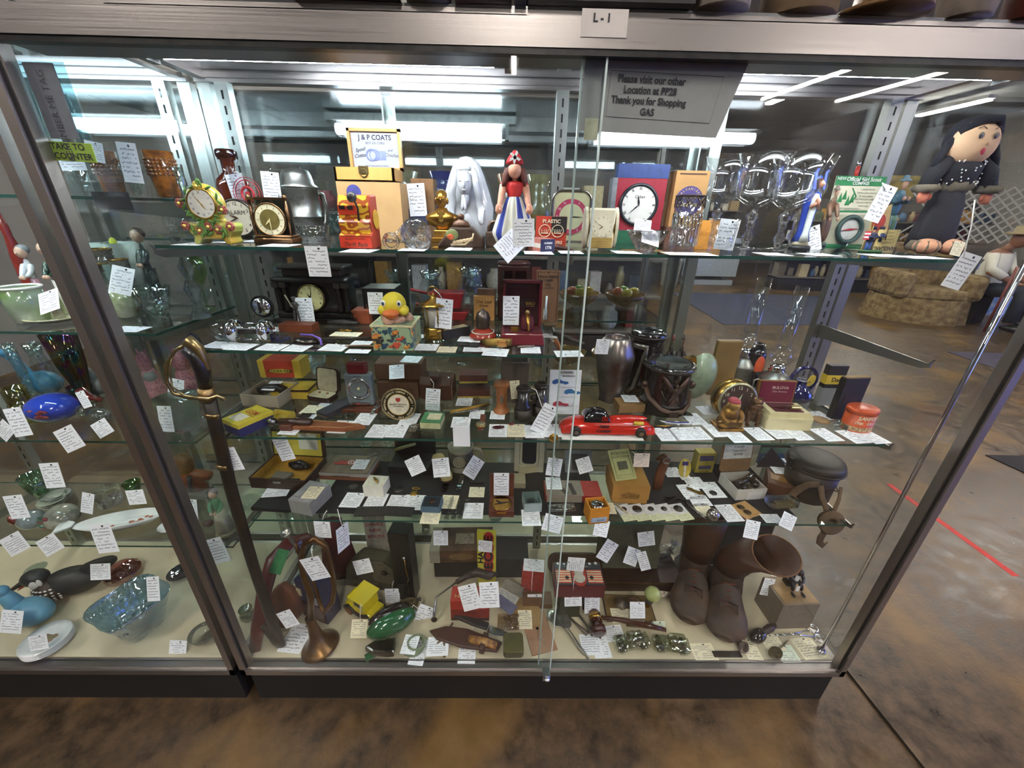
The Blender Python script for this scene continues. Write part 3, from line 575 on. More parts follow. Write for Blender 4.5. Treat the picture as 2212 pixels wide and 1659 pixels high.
m=M(); m.lathe([(w*.06,H*.70),(w*.06,H*.76)],14); m.ball(w*.165,w*.16,H*.078,0,-.006,H*.815,22,16); m.ball(w*.1,w*.11,H*.05,0,-.008,H*.785,18,12); m.ball(.0022,.003,.004,0,-w*.16,H*.81,8,6); mk('head',m,SK,o)
for q in (-1,1):
    mk('eye',M().ball(.0042,.001,.0028,q*w*.062,-w*.152,H*.822,10,6),WHITE,o); mk('iris',M().ball(.002,.0009,.0023,q*w*.062,-w*.163,H*.822,8,5),mat('3a6a94',.3),o)
    mk('eyebrow',M().tube([(q*w*.03,-w*.15,H*.846),(q*w*.09,-w*.14,H*.85)],.0006,5),mat('5a2a1a'),o)
mk('mouth',M().ball(.0036,.001,.0016,0,-w*.157,H*.79,8,5),mat('b83a3a',.4),o)
m=M(); m.ball(w*.19,w*.17,H*.085,0,.008,H*.82,18,12)
for k in range(26):
    a=PI*(-.15+1.3*k/25); x,y=math.cos(a)*w*.18,math.sin(a)*w*.15; s_=1+.15*math.sin(k*3)
    m.tube([(x,y,H*.84),(x*1.2*s_,y*1.1,H*.78),(x*1.35*s_,y*1.2,H*.73),(x*1.6*s_,y*1.2+.004*math.sin(k),H*.66)],[.005,.0055,.005,.002],6)
mk('hair',m,HAIR,o)
m=M(); m.lathe([(w*.22,0),(w*.20,H*.03),(w*.14,H*.075),(w*.05,H*.125),(0,H*.135)],24,0,0,H*.882,1,.8); mk('hat',m,mat('c8242c',.8,bump=.3),o)
m=M()
for a in (20,95,150,215,290): m.T=tr(0,-w*.17,H*.94)@rot(y=a); m.prism([(0,-.002),(.009,-.003),(.012,.001),(0,.003)],-.001,.001)
m.T=Matrix(); mk('hat_badge',m,WHITE,o)
tv(1131,503,P.y-.065,'leaning on the skirt of the costume doll',2,.048,.062,lean=2,lab='white price tag standing against the skirt of the costume doll')
tv(1101,531,P.y-.06,'x',-48,.05,.07,lean=35,lab='white price tag slumped in front of the doll skirt beside the padlock')
# painted iron box with knob
P,w,d,h=G(S1,944,1046,462,536,.05)
o=T('painted_iron_box','brown cast iron paperweight shaped like a bag, painted with an apple and wheat','paperweight',P)
IB=mat('4c382c',.45,.3,n=.2,s=40,bump=.3)
mk('body',M().prism([(-w*.5,0),(-w*.48,.006),(-w*.2,h*.62),(w*.24,h*.62),(w*.48,h*.3),(w*.5,0)],-.025,.025),IB,o,bev=.006)
mk('cap',M().lathe([(w*.18,0),(w*.19,.004),(w*.15,.010),(w*.06,.014),(w*.03,.02)],24,0,0,h*.62,1,.6),mat('6a4a38',.4,.4),o)
mk('knob',M().ball(.007,.007,.006,0,0,h*.93),mat('6a4a38',.4,.4),o)
m=M(); m.ball(w*.135,.003,h*.17,-w*.17,-.026,h*.4,20,10); mk('painted_oval',m,mat('7a8450',.4),o); mk('painted_apple',M().ball(w*.075,.002,h*.09,-w*.2,-.029,h*.34),mat('c0562c',.4),o)
m=M(); m.tube([(-w*.2,-.026,h*.1),(w*.1,-.027,h*.12),(w*.26,-.027,h*.3),(w*.28,-.026,h*.45)],.002,6)
for k in range(6): m.ball(.005,.002,.004,-w*.12+k*w*.07,-.027,h*(.17+.02*k),8,5)
mk('painted_wheat',m,mat('c8b088',.5),o)
# padlock
P,w,d,h=G(S1,1049,1084,476,534,.025)
o=T('padlock','old brown steel padlock between the painted iron box and the doll','padlock',P)
mk('lock_body',M().box(w,.022,h*.58),mat('6a5648',.5,.6,n=.25,s=60),o,bev=.002); mk('shackle',M().tube([(-w*.3,0,h*.55),(-w*.3,0,h*.75),(-w*.2,0,h*.9),(0,0,h*.96),(w*.2,0,h*.9),(w*.3,0,h*.75),(w*.3,0,h*.55)],.004),mat('6e5a4c',.4,.8),o)
# plastic checkers box
P,w,d,h=G(S1,1157,1222,467,530,.03)
o=T('checkers_box','red and black cardboard box of plastic checkers','box',P,rz=-3)
mk('box',M().box(w,.03,h),mat('c23a24',.5,n=.04),o); m=M(); m.box(w*.5,.0008,h*.54,w*.25,-.0154,h*.46); mk('black_corner',m,mat('24201e',.5),o)
m=M(); m.text('PLASTIC',h*.17,0,-.0165,h*.83,sx=1.05,bold=.03); m.text('CHECKERS',h*.15,.004,-.0165,h*.1,bold=.03); 
for q in (-1,1):
    u=q*w*.21; m.ring(h*.21,.0009,u,-.016,h*.5); 
    for k in range(-2,3): m.tube([(u+k*.003,-.0165,h*.43),(u+k*.0045,-.0165,h*.57)],.0006,4)
    m.tube([(u-.009,-.0165,h*.42),(u+.009,-.0165,h*.42)],.0008,4)
mk('lettering',m,mat('f0dcb8',.6),o)
# number 1776 box
P,w,d,h=G(S1,1150,1183,512,544,.055)
o=T('small_token_box','little blue ended box printed NUMBER 1776 lying by the shelf edge','box',P,rz=28)
mk('box',M().box(w,.06,h),mat('c87a68',.6,n=.05),o); mk('blue_end',M().box(w*1.02,.004,h*.98,0,-.031,0),mat('22264c',.5),o)
mk('side_stripe',M().box(.001,.058,h*.35,-w/2,0,h*.3),mat('e6dccb',.6),o)
mk('lettering',M().text('NUMBER',h*.2,0,-.0335,h*.68,bold=.03).text('1776',h*.32,0,-.0335,h*.33,bold=.04),WHITE,o)
# maroon ring clock
P,w,d,h=G(S1,1190,1270,412,522,.035)
o=T('cream_wall_clock','rounded square cream clock with a maroon number ring','clock',P)
def rrect(w,h,r,z0=0,n=6):
    q=[]
    for cx,cz,a0 in ((w/2-r,z0+h-r,0),(-w/2+r,z0+h-r,90),(-w/2+r,z0+r,180),(w/2-r,z0+r,270)):
        q+=[(cx+r*math.cos(math.radians(a0+90*k/n)),cz+r*math.sin(math.radians(a0+90*k/n))) for k in range(n+1)]
    return q
mk('case',M().prism(rrect(w,h,.022),-.012,.02),mat('b8b48c',.3,n=.03,coat=.5),o)
mk('chrome_rim',M().tube([(a,-.013,b) for a,b in rrect(w,h,.022)],.003,8,True),mat('9a948c',.2,1),o)
dial(o,w*.44,0,-.014,h*.5,'b9b78f','f2e6e6','arab',12,15,None,ring=('a2304e',.72,.98),nr=.85,ns=.13)
# cream round-sided alarm clock
P,w,d,h=G(S1,1264,1328,446,541,.05)
o=T('cream_travel_clock','cream and brass alarm clock with ribbed lower front','clock',P)
CRM=mat('e4dcc0',.35,n=.03)
mk('case',M().box(w*.86,.045,h*.92,0,0,.004),CRM,o,bev=.004)
for q in (-1,1):
    mk('side_drum',M().prism([(.5*h*.98*math.cos(t*PI/16)*.55,h*.5+.5*h*.98*math.sin(t*PI/16)) for t in range(32)],-.003,.003),mat('ddd5ba',.35),o,(q*w*.5,0,0),rz=90)
    mk('brass_band',M().prism([(.5*h*.94*math.cos(t*PI/16)*.56,h*.5+.5*h*.94*math.sin(t*PI/16)) for t in range(32)],-.005,.005),BRASS,o,(q*w*.42,0,0),rz=90)
m=M()
for k in range(6): m.box(w*.74,.003,.003,0,-.024,h*(.06+.04*k))
mk('ribs',m,mat('c8a860',.4,.5),o)
dial(o,w*.33,0,-.024,h*.55,'eee6cc','6a4c20','arab',7,50,None,nr=.86,ns=.17,hand='7a5a2a')
# clock on red board
P,w,d,h=G(S1,1322,1424,353,512,.04)
o=T('red_board_clock','red blue and green board clock with round roman dial','clock',P,rz=0)
mk('board',M().box(w,.03,h*.66,0,0,h*.17),mat('a32a3a',.35,n=.05,coat=.5),o); mk('top_band',M().box(w*1.02,.032,h*.17,0,0,h*.83),mat('28407c',.4),o); mk('bottom_band',M().box(w*1.02,.04,h*.17,0,0,0),mat('2c6a4c',.4),o)
mk('side_edge',M().box(.012,.034,h*.66,-w*.55,0,h*.17),mat('8a8c90',.4,.5),o)
dial(o,w*.36,-.003,-.018,h*.50,'e9e6dc','26262a','rom',11,38,'22262c',0,bt=w*.035,hand='17181c',nr=.84,ns=.2)
mk('lettering',M().text('Caltex',.010,-.003,-.0195,h*.6,shear=.3),INK,o)
# crystal bowl with crumpled rim
P,w,d,h=G(S1,1372,1432,492,545,.05)
o=T('crystal_ruffle_bowl','small ruffled crystal bowl holding tags, in front of the red clock','bowl',P)
mk('bowl',M().lathe([(w*.3,0),(w*.33,.004),(w*.55,h*.5),(w*.72,h*.92),(w*.66,h*.9),(w*.3,.01),(0,.008)],36,0,0,0,1,.8,False,flute=7,fa=.10),cryst('fafafa',150),o)
tv(1388,489,P.y,'sticking up from the ruffled crystal bowl',-6,.042,.035,lean=20); tv(1405,512,P.y-.02,'lying inside the ruffled crystal bowl',-15,.045,.05,lean=45)
p=onz(1385,541,S1); S('tan_envelope','tan paper slip under the ruffled crystal bowl','slip',p,M().box(.085,.03,.0015),mat('d2ae78',.8),rz=10)
# purple label box
P,w,d,h=G(S1,1440,1508,368,508,.05)
o=T('clothesline_box','tan box with a round purple label, behind the silver overlay tumbler','box',P)
mk('box',M().box(w,.05,h*.75,0,0,h*.25),mat('b98a52',.7,n=.06,s=20),o); mk('lower_box',M().box(w*1.1,.055,h*.25),mat('6a4230',.7),o)
mk('round_label',M().disk(w*.42,0,-.0255,h*.6,.0008),mat('4c3c78',.5),o); mk('slot',M().box(w*.8,.001,.003,0,-.0258,h*.95),DWOOD,o)
m=M(); m.text('Clothes',w*.2,-w*.05,-.027,h*.56,shear=.2,bold=.02); m.text('THE LANSON',w*.1,0,-.027,h*.66,bold=.02)
for k,c_ in enumerate('GALVANIZED'): a=math.radians(155-k*14); m.text(c_,w*.09,w*.34*math.cos(a),-.027,h*.6+w*.34*math.sin(a),a=math.degrees(a)-90)
for k,c_ in enumerate('CHICAGO'): a=math.radians(220+k*14); m.text(c_,w*.08,w*.34*math.cos(a),-.027,h*.6+w*.34*math.sin(a),a=math.degrees(a)+90)
mk('lettering',m,mat('d9c27a',.6),o)
P,w,d,h=G(S1,1500,1556,476,540,.012)
S('orange_envelope','orange cardboard packet behind the tumblers','packet',P,M().box(w,.012,h).text('PACKAGE',.010,0,-.007,h*.55),mat('cf8a2c',.7),rx=-4)
# tumblers
P,w,d,h=G(S1,1452,1512,420,545,.05)
o=T('overlay_tumbler','tall clear tumbler with dark silver scroll overlay on its rim','tumbler',P)
THG=thin('f6f8f8',1.5,.01,.03,60)
def tumb(o,w,h,g=THG): mk('glass',M().lathe([(w*.44,0),(w*.44,.008),(w*.5,h),(w*.47,h),(w*.41,.012),(0,.012)],20,cap=False),g,o)
tumb(o,w,h)
m=M()
for k in range(8):
    a=k*PI/4; f=lambda t,dz:(w*.5*math.cos(a+t),w*.5*math.sin(a+t),h*dz)
    m.tube([f(0,.97),f(.2,.9),f(.35,.82),f(.2,.78),f(.1,.83),f(.25,.88),f(.6,.97)],.0012,5)
m.tube([(w*.5*math.cos(t*PI/12),w*.5*math.sin(t*PI/12),h*.985) for t in range(24)],.0016,6,True); mk('silver_overlay',m,mat('4c3e34',.35,.9),o)
m=M()
for k in range(12): a=k*PI/6; m.tube([(w*.46*math.cos(a),w*.46*math.sin(a),.012),(w*.48*math.cos(a),w*.48*math.sin(a),h*.68)],.002,6)
mk('flutes',m,cryst('f8f8f8',0),o)
P,w,d,h=G(S1,1535,1592,472,548,.045)
o=T('short_tumbler','short thick clear tumbler with a tag inside, right of the orange packet','tumbler',P); tumb(o,w,h)
tv(1570,507,P.y,'standing inside the short clear tumbler',-4,.05,.075,lean=2)
# goblets
def goblet(x0,x1,yt,yb,bw,lab,ym=None):
    P,w,d,h=G(S1,x0,x1,yt,yb,.07); b=bw*mp(P)/2; f=w*.5
    o=T('water_goblet',lab,'goblet',P,grp='tall goblets on the top shelf')
    mk('bowl',M().lathe([(.006,h*.44),(f*.35,h*.47),(f*.8,h*.55),(f*.95,h*.66),(f*.86,h*.82),(f*1.1,h),(f*1.07,h),(f*.83,h*.82),(f*.9,h*.66),(f*.7,h*.56),(0,h*.47)],36,cap=False),thin('fbfcfc',1.5,.01,.05),o)
    mk('stem',M().lathe([(b*.2,h*.02),(.008,h*.06),(.013,h*.12),(.007,h*.2),(.009,h*.3),(.014,h*.36),(.011,h*.40),(.007,h*.44)],10,cap=False),cryst('fafafa',120),o)
    mk('foot',M().lathe([(b,0),(b,.002),(b*.3,h*.02),(0,h*.03)],32,cap=False),thin('fbfcfc',1.5,.01,.04),o)
goblet(1510,1590,332,528,55,'leftmost water goblet, above the short tumbler')
goblet(1578,1672,325,540,62,'tall water goblet left of the blue robed statue, the middle of the front three')
goblet(1648,1745,329,543,62,'tall water goblet standing closest to the blue robed statue')
goblet(1690,1765,334,528,55,'water goblet half hidden behind the one next to the blue robed statue')
# virgin statue
P,w,d,h=G(S1,1712,1755,375,542,.03)
o=T('virgin_statuette','slender blue and white praying lady statuette on a black base','statuette',P)
mk('base',M().lathe([(w*.55,0),(w*.55,.008),(w*.45,.011)],20,0,0,0,1,.6),BLACK,o); mk('foot_mound',M().lathe([(w*.42,0),(w*.36,.012),(w*.2,.018)],20,0,0,.011,1,.6),mat('e6e0c0',.4),o)
mk('blue_mantle',M().lathe([(w*.46,.02),(w*.30,h*.25),(w*.33,h*.5),(w*.42,h*.68),(w*.34,h*.76),(w*.16,h*.80),(w*.2,h*.9),(w*.16,h*.985),(0,h)],24,0,.003,0,1,.62),mat('2f4cae',.25,coat=.6,n=.05),o)
mk('white_robe',M().lathe([(w*.26,.02),(w*.14,h*.25),(w*.16,h*.5),(w*.2,h*.7),(w*.1,h*.76)],20,0,-.006,0,1,.8),mat('dfe6e0',.25,coat=.5),o)
m=M(); m.ball(w*.13,.011,h*.055,0,-.008,h*.88,16,10); m.ball(.002,.003,.003,0,-.02,h*.875,6,5); mk('face',m,SK,o)
m=M(); m.ball(w*.08,.008,h*.05,0,-.016,h*.66,12,8); m.tube([(-w*.2,-.01,h*.58),(0,-.018,h*.65),(w*.2,-.01,h*.58)],.004,8); mk('hands',m,SK,o)
mk('hair',M().ball(w*.17,.013,h*.06,0,-.003,h*.895),mat('6a3c22',.5),o)
tv(1757,517,P.y+.03,'tied to the blue robed statuette',22,.04,.075,lean=2,string=[(1742,500),(1760,488),(1764,497)])
# compass card
P,w,d,h=G(S1,1772,1880,378,530,.02)
o=T('compass_card','green and cream carded pocket compass leaning behind the shelf edge','carded compass',P,rz=2,rx=-4)
CGR=mat('2d8a4c',.5,n=.04)
mk('card',M().box(w,.002,h),mat('e9e2c4',.6,n=.03),o); m=M(); m.box(w,.001,h*.13,0,-.0015,h*.87); m.box(w,.001,.004,0,-.0015,h*.5)
for q in (-1,1): m.box(.005,.001,h*.47,q*w*.48,-.0015,.0)
m.box(w,.001,.006,0,-.0015,0)
mk('green_print',m,CGR,o)
m=M(); m.text('Official Girl Scout',h*.075,w*.04,-.0035,h*.955,shear=.1,bold=.02); m.text('NEW',h*.06,-w*.4,-.0035,h*.96,bold=.01); m.text('COMPASS',h*.06,0,-.0035,h*.9,bold=.03); mk('white_lettering',m,WHITE,o)
m=M()
for k,t_ in enumerate(('* LIQUID FILLED','Steadies action instantly','for quick sighting','* SEE-THROUGH CAPSULE','Shows in water or','poses a map')): m.text(t_,h*.032,w*.18,-.0022,h*(.82-.045*k))
m.text('THREE DEGREE READINGS',h*.03,-w*.1,-.0022,h*.55); m.text('FOR OUTDOOR ACTIVITIES',h*.03,w*.05,-.0022,h*.525); mk('lettering',m,mat('3c5a48',.6),o)
m=M()
for k in range(5): x=-w*.4+k*w*.08; z=h*(.6+.04*(k%3)); m.prism([(x-.006,z),(x+.006,z),(x,z+.022)],-.0022,-.0012)
m.prism([(-w*.12,h*.84),(w*.0,h*.72),(-w*.12,h*.6),(-w*.14,h*.6),(-w*.03,h*.72),(-w*.14,h*.84)],-.0022,-.0012); mk('tree_drawing',m,CGR,o)
mk('blister',M().prism(rrect(w*.86,h*.42,.01,h*.04),-.014,-.002),thin('fbfcfb',1.5,.01,.02),o)
mk('compass_bezel',M().ring(w*.23,.006,0,-.009,h*.25),mat('3c564c',.4),o); mk('compass_dial',M().disk(w*.22,0,-.006,h*.25,.002),mat('e6e6dc',.4),o)
m=M(); m.T=tr(0,-.010,h*.25)@rot(y=-6); m.prism([(-w*.17,0),(0,-.003),(w*.17,0),(0,.003)],-.0005,.0005); mk('compass_needle',m,mat('c43a3a',.4),o)
m=M(); m.tube([(w*.0,-.004,h*.93),(w*.05,-.004,h*1.0)],.0015,6); mk('ring',m,CHROME,o)
p=ony(1857,380,P.y+.012); mk('red_clip',M().tube([(0,0,0),(0,0,.028)],.005,10),mat('b02a20',.3),o,(p.x-P.x,.012,h*.98)); mk('clip_tip',M().tube([(0,0,0),(0,0,.012)],.0045,10),CHROME,o,(p.x-P.x,.012,h*.98+.028))
S('plate_stand','clear plastic easel stand under the compass card','stand',onz(1840,541,S1),M().tube([(-.02,0,0),(-.016,.0,.014),(.016,0,.014),(.02,0,0)],.0016,6).box(.05,.02,.002),thin('f4f4f4',1.5,.05,.15))
# toy soldiers with flag, yellow box
for bx,fc,lab,ht in ((1878,'flag','tiny toy soldier carrying the striped flag','b'),(1895,'gun','tiny blue toy soldier beside the flag bearer','c')):
    P,w,d,h=G(S1,bx-12,bx+12,492,545,.02); P.z+=.001
    o=T('toy_soldier',lab,'toy soldier',P,grp='tiny toy soldiers')
    mk('base',M().lathe([(w*.6,0),(w*.6,.003)],14),mat('3c6a3c',.5),o)
    m=M()
    for q in (-1,1): m.tube([(q*.004,0,.003),(q*.003,0,h*.25),(q*.003,0,h*.5)],[.003,.0035,.004],8)
    mk('legs',m,mat('4a6ab0',.5),o); mk('coat',M().lathe([(.0075,h*.42),(.006,h*.6),(.008,h*.75),(.003,h*.8)],12).tube([(-.008,0,h*.74),(-.010,-.006,h*.62),(-.002,-.010,h*.6)],.0025,6).tube([(.008,0,h*.74),(.010,-.006,h*.62),(.002,-.010,h*.64)],.0025,6),mat('232c50',.5),o)
    mk('head',M().ball(.0045,.0045,.006,0,0,h*.87,10,8),SK,o); mk('cap',M().lathe([(.005,0),(.005,.006),(.0045,.007)],10,0,0,h*.91),mat('1c2238',.5),o)
    if fc=='flag':
        mk('flag_pole',M().tube([(-.006,-.008,h*.3),(-.010,-.006,h*1.15)],.0008,5),BRASS,o)
        for k in range(5): mk('flag_stripe',M().box(.014,.001,h*.07,-.016,-.006,h*(.5+.07*k)),mat('c03038' if k%2==0 else 'eeeeee',.6),o)
    else: mk('rifle',M().tube([(.006,-.012,h*.5),(.008,-.006,h*1.1)],.001,5),mat('4a3020'),o)
P,w,d,h=G(S1,1880,1938,440,545,.03)
o=T('flapped_card_box','yellow open card box with an upside down printed flap, behind the toy soldiers','box',P,rz=12)
mk('back_flap',M().prism([(-w*.6,0),(w*.5,0),(w*.1,h),(-w*.55,h*.8)],.012,.014),mat('cfae72',.6),o); mk('front_flap',M().box(w,.002,h*.48,0,-.008,0),mat('e3cd8a',.6),o)
m=M(); m.text('VANGUARD',h*.13,w*.05,-.0095,h*.08,a=180,shear=.2,bold=.02); 
for k in range(4): m.text('cardboard notes',h*.045,0,-.0095,h*(.2+.07*k),a=180)
mk('lettering',m,mat('3a3426',.6),o); mk('round_label',M().disk(.018,-w*.25,.0115,h*.62,.001),mat('b8452c',.5),o)
# figurines behind
def figurine(x0,x1,yt,yb,sh,d,lab,coat,pants,nm='figurine',hat=None,skin='c99a7c',up=0,pose=0,grp=None,yoff=0):
    P,w,d,h=G(sh,x0,x1,yt,yb,d); P.y+=yoff
    o=T(nm,lab,'figurine',P,grp=grp)
    mk('base',M().lathe([(w*.5,0),(w*.5,.006),(w*.4,.01)],16,0,0,0,1,.7),mat('4a5a50',.5),o)
    m=M()
    for q in (-1,1): m.tube([(q*w*.14,0,.008),(q*w*.15,-.003,h*.25),(q*w*.09,0,h*.48)],[h*.04,h*.045,h*.055],10)
    mk('trousers',m,mat(pants,.4,n=.1),o,sub=1)
    m=M(); m.lathe([(w*.2,h*.42),(w*.22,h*.55),(w*.28,h*.72),(w*.1,h*.78)],16,0,0,0,1,.6)
    for q in (-1,1): m.tube([(q*w*.25,0,h*.70),(q*w*.33,-.008,h*.58),(q*w*(.1 if pose else .3),-.02,h*(.66 if pose else .46))],[h*.045,h*.038,h*.028],10)
    mk('coat',m,mat(coat,.4,n=.1),o,sub=1)
    m=M()
    m.ball(w*.11,w*.11,h*.075,0,-.003,h*.85,14,10); m.ball(.0018,.003,.003,0,-w*.12,h*.85,6,5)
    mk('head',m,mat(skin,.5),o); mk('hat',M().lathe([(w*.22,0),(w*.2,.003),(w*.12,.006),(w*.1,h*.07),(0,h*.08)],16,0,0,h*.885),mat(hat or coat,.5),o)
    m=M()
    for q in (-1,1): m.ball(h*.025,h*.02,h*.03,q*w*(.1 if pose else .3),-.022,h*(.66 if pose else .44),8,6)
    mk('hands',m,mat(skin,.5),o)
    return o,P,w,h
figurine(1905,1952,368,512,S1,.05,'painted sailor figurine in blue coat and red shirt, behind the hanging tag','3f6474','5a7a66',hat='7a97a6',pose=1)
figurine(1774,1800,392,505,S1,.03,'small brown wooden figurine behind the blue robed statuette','8a6448','6a5040',hat='8a7c70')
tv(1902,440,.16,'hanging beside the compass card in front of the sailor figurine',-14,.04,.085,lean=2,string=[(1906,395),(1908,402),(1912,410)])
# black yarn doll
P,w,d,h=G(S1,1968,2052,258,552,.06); H=ony(2100,250,P.y).z-P.z
o=T('cloth_rag_doll','large rag doll in black dress with yarn braids and peach cloth face','doll',P+Vector((.025,0.01,0))); o.scale=(.76,.8,.93)
BK=mat('1d1b1e',.85,n=.1,s=60,bump=.3); FC=mat('dfb58e',.8,n=.03); YN=mat('17171c',.9,bump=.6,s=200)
mk('skirt',M().lathe([(.062,.018),(.058,H*.2),(.048,H*.42),(.034,H*.55)],28,0,0,0,1,.6,flute=7,fa=.05),BK,o)
mk('bodice',M().lathe([(.034,H*.53),(.05,H*.63),(.056,H*.72),(.03,H*.78)],24,0,0,0,1,.6),BK,o)
for q in (-1,1):
    mk('sleeve',M().tube([(q*.045,0,H*.74),(q*.078,-.008,H*.66),(q*.088,-.012,H*.55)],[.018,.02,.019],12),BK,o)
    m=M(); m.lathe([(.02,0),(.026,.008),(.022,.016)],16,q*.089,-.013,H*.51,flute=8,fa=.2); mk('cuff_fringe',m,mat('857a66',.95,bump=1,s=300),o)
    m=M(); m.ball(.016,.009,.015,q*.09,-.016,H*.48)
    for f in range(4): m.ball(.0035,.004,.009,q*.09+(f-1.5)*.006,-.018,H*.455,8,6)
    m.ball(.0035,.004,.007,q*.074,-.02,H*.475,8,6); mk('hand',m,mat('c9765a',.85),o)
    m=M(); m.ball(.034,.028,.018,q*.036,-.03,.019); mk('foot',m,mat('d39a78',.85),o); mk('ankle_fringe',M().lathe([(.03,0),(.036,.010),(.028,.024)],18,q*.036,-.02,.008,flute=9,fa=.18),mat('857a66',.95,bump=1,s=300),o)
    pts=[(q*.046,0,H*.93),(q*.066,-.004,H*.86),(q*.078,-.006,H*.78),(q*.090,-.008,H*.70)]; mk('braid',M().tube(pts,[.011,.009,.010,.006],8),YN,o)
m=M(); m.lathe([(.03,0),(.038,.006),(.034,.012)],20,0,0,H*.755,1,.7,flute=11,fa=.15); m.lathe([(.034,0),(.042,.01),(.038,.02)],20,0,0,H*.52,1,.7,flute=11,fa=.15); mk('collar_fringe',m,mat('7d735f',.95,bump=1,s=300),o)
HC=H*.885
mk('head',M().ball(.062,.035,.047,0,-.004,HC,24,16),FC,o); mk('hair',M().ball(.064,.034,.045,0,.010,HC+.010,20,14).tube([(-.055,-.01,HC+.02),(-.02,-.03,HC+.044),(.02,-.03,HC+.044),(.055,-.01,HC+.02)],.008),YN,o)
for q in (-1,1):
    mk('eye',M().ball(.0075,.001,.006,q*.02-.002,-.0385,HC+.012,14,8),mat('7c7268',.6),o); mk('pupil',M().ball(.004,.001,.004,q*.02-.004,-.0395,HC+.009,8,6),mat('2a201c'),o)
    mk('eyebrow',M().tube([(q*.012,-.036,HC+.024),(q*.022,-.035,HC+.029),(q*.032,-.033,HC+.025)],.0008,5),mat('4a3428'),o)
mk('nose',M().ball(.0035,.003,.003,0,-.040,HC-.004,8,6),mat('cfa07c',.8),o); mk('mouth',M().ball(.006,.0015,.007,-.001,-.0395,HC-.018,12,8),mat('c43444',.6),o)
m=M(); rr=random.Random(5)
for k in range(34):
    a=rr.uniform(-2.9,-.2); z=rr.uniform(.57,.76); m.ball(.0018,.0018,.0018,.054*math.cos(a),.034*math.sin(a)-.001,H*z,6,4)
mk('dress_dots',m,WHITE,o)
DP=P
tv(2076,586,YS-.012,'hanging below the shelf from the cloth rag doll',-14,.05,.085,lean=0,string=[(2106,432),(2098,490),(2087,530),(2081,558)])
tv(2068,537,YS+.03,'beside the foot of the rag doll, lettered like a name slip',-10,.028,.035,c='f3e8c8',lean=10)
tv(687,565,YS-.006,'hanging over the edge of the top shelf above the black mantel clock',0,.052,.072,lean=0,string=[(690,531,YS),(688,540)])
# flat tags on the top shelf
for px,py,a_,w_,wh in ((478,525,0,.055,'under the feet of the porcelain clock'),(552,521,10,.05,'between the porcelain clock and the carriage clock'),(604,530,5,.06,'in front of the carriage clock'),
 (777,542,0,.055,'in front of the tin thrift bank'),(893,539,12,.05,'in front of the glass toy car'),(992,538,-4,.05,'in front of the painted iron box'),(1163,546,0,.055,'under the number 1776 box'),
 (1232,545,0,.045,'with a loop of string, in front of the checkers box'),(1352,545,0,.05,'near the cream travel clock and the ruffled bowl'),(1462,548,-5,.05,'cream coloured, under the overlay tumbler'),
 (1512,549,-12,.05,'right of the overlay tumbler'),(1668,549,-14,.055,'in front of the goblet by the blue robed statuette'),(1768,550,4,.06,'right of the blue robed statuette base'),(1910,552,0,.075,'under the toy soldiers'),(1990,556,0,.08,'under the fringed feet of the rag doll'),(420,527,5,.05,'left of the porcelain clock')):
    tf(px,py,S1,wh,a_,w_,.06,c='f3e8c8' if 'cream col' in wh else 'f6f7fb')
S('pen_knife','small dark folding knife tied to a tag in front of the checkers box','knife',onz(1212,540,S1),M().tube([(-.02,0,.004),(-.005,0,.005),(.02,0,.003)],[.003,.005,.003],8),mat('5a3a34',.4),rz=-30)
# ================= second shelf (left half) =================
def boxt(name,lab,cat,sh,x0,x1,yt,yb,d,ma,rz=0,nm='box_body',bev=.001,hk=1,grp=None,yo=0):
    P,w,d,h=G(sh,x0,x1,yt,yb,d); P.y+=yo; o=T(name,lab,cat,P,rz,grp); mk(nm,M().box(w,d,h*hk),ma,o,bev=bev); return o,P,w,d,h*hk
# glass bulb in a nickel frame
P,w,d,h=G(S2,446,572,690,745,.055)
o=T('string_dispenser','nickel cage with a clear glass bulb on its end, lying on the second shelf','dispenser',P)
mk('glass_bulb',M().lathe([(0,0),(.016,.006),(.024,.022),(.023,.038),(.014,.05),(.009,.058)],28),thin('fafcfc',1.5,.01,.04,20),o,(-w*.5,0,.026),ry=90)
for x_ in (-.02,.05): mk('end_cap',M().lathe([(.004,-.006),(.024,0),(.026,.004),(.026,.012),(.02,.018),(.004,.024)],28),CHROME,o,(x_,0,.026),ry=90)
for a in range(3): mk('rod',M().tube([(-.015,.022*math.cos(a*2.1+.5),.026+.022*math.sin(a*2.1+.5)),(.055,.022*math.cos(a*2.1+.5),.026+.022*math.sin(a*2.1+.5))],.0028),CHROME,o)
mk('spool',M().tube([(-.01,0,.026),(.05,0,.026)],.008),mat('3a3634',.5),o); mk('finial',M().tube([(.07,0,.026),(.082,0,.026)],[.005,.002]),CHROME,o)
# chrome round bank
P,w,d,h=G(S2,545,588,635,704,.03)
o=T('chrome_mirror_bank','round chrome bank with a slot, left of the black mantel clock','coin bank',P)
mk('base',M().box(w*.9,.03,h*.2),mat('2e2c2a',.3),o,bev=.004); mk('disc',M().lathe([(0,0),(w*.4,.002),(w*.5,.010),(w*.4,.02),(0,.022)],32),CHROME,o,(.003,.01,h*.62),rx=90); mk('slot',M().box(.004,.002,h*.35,.003,-.013,h*.45),BLACK,o); mk('rim',M().ring(w*.52,.003,.003,.0,h*.62),mat('3a3a3c',.3,.8),o)
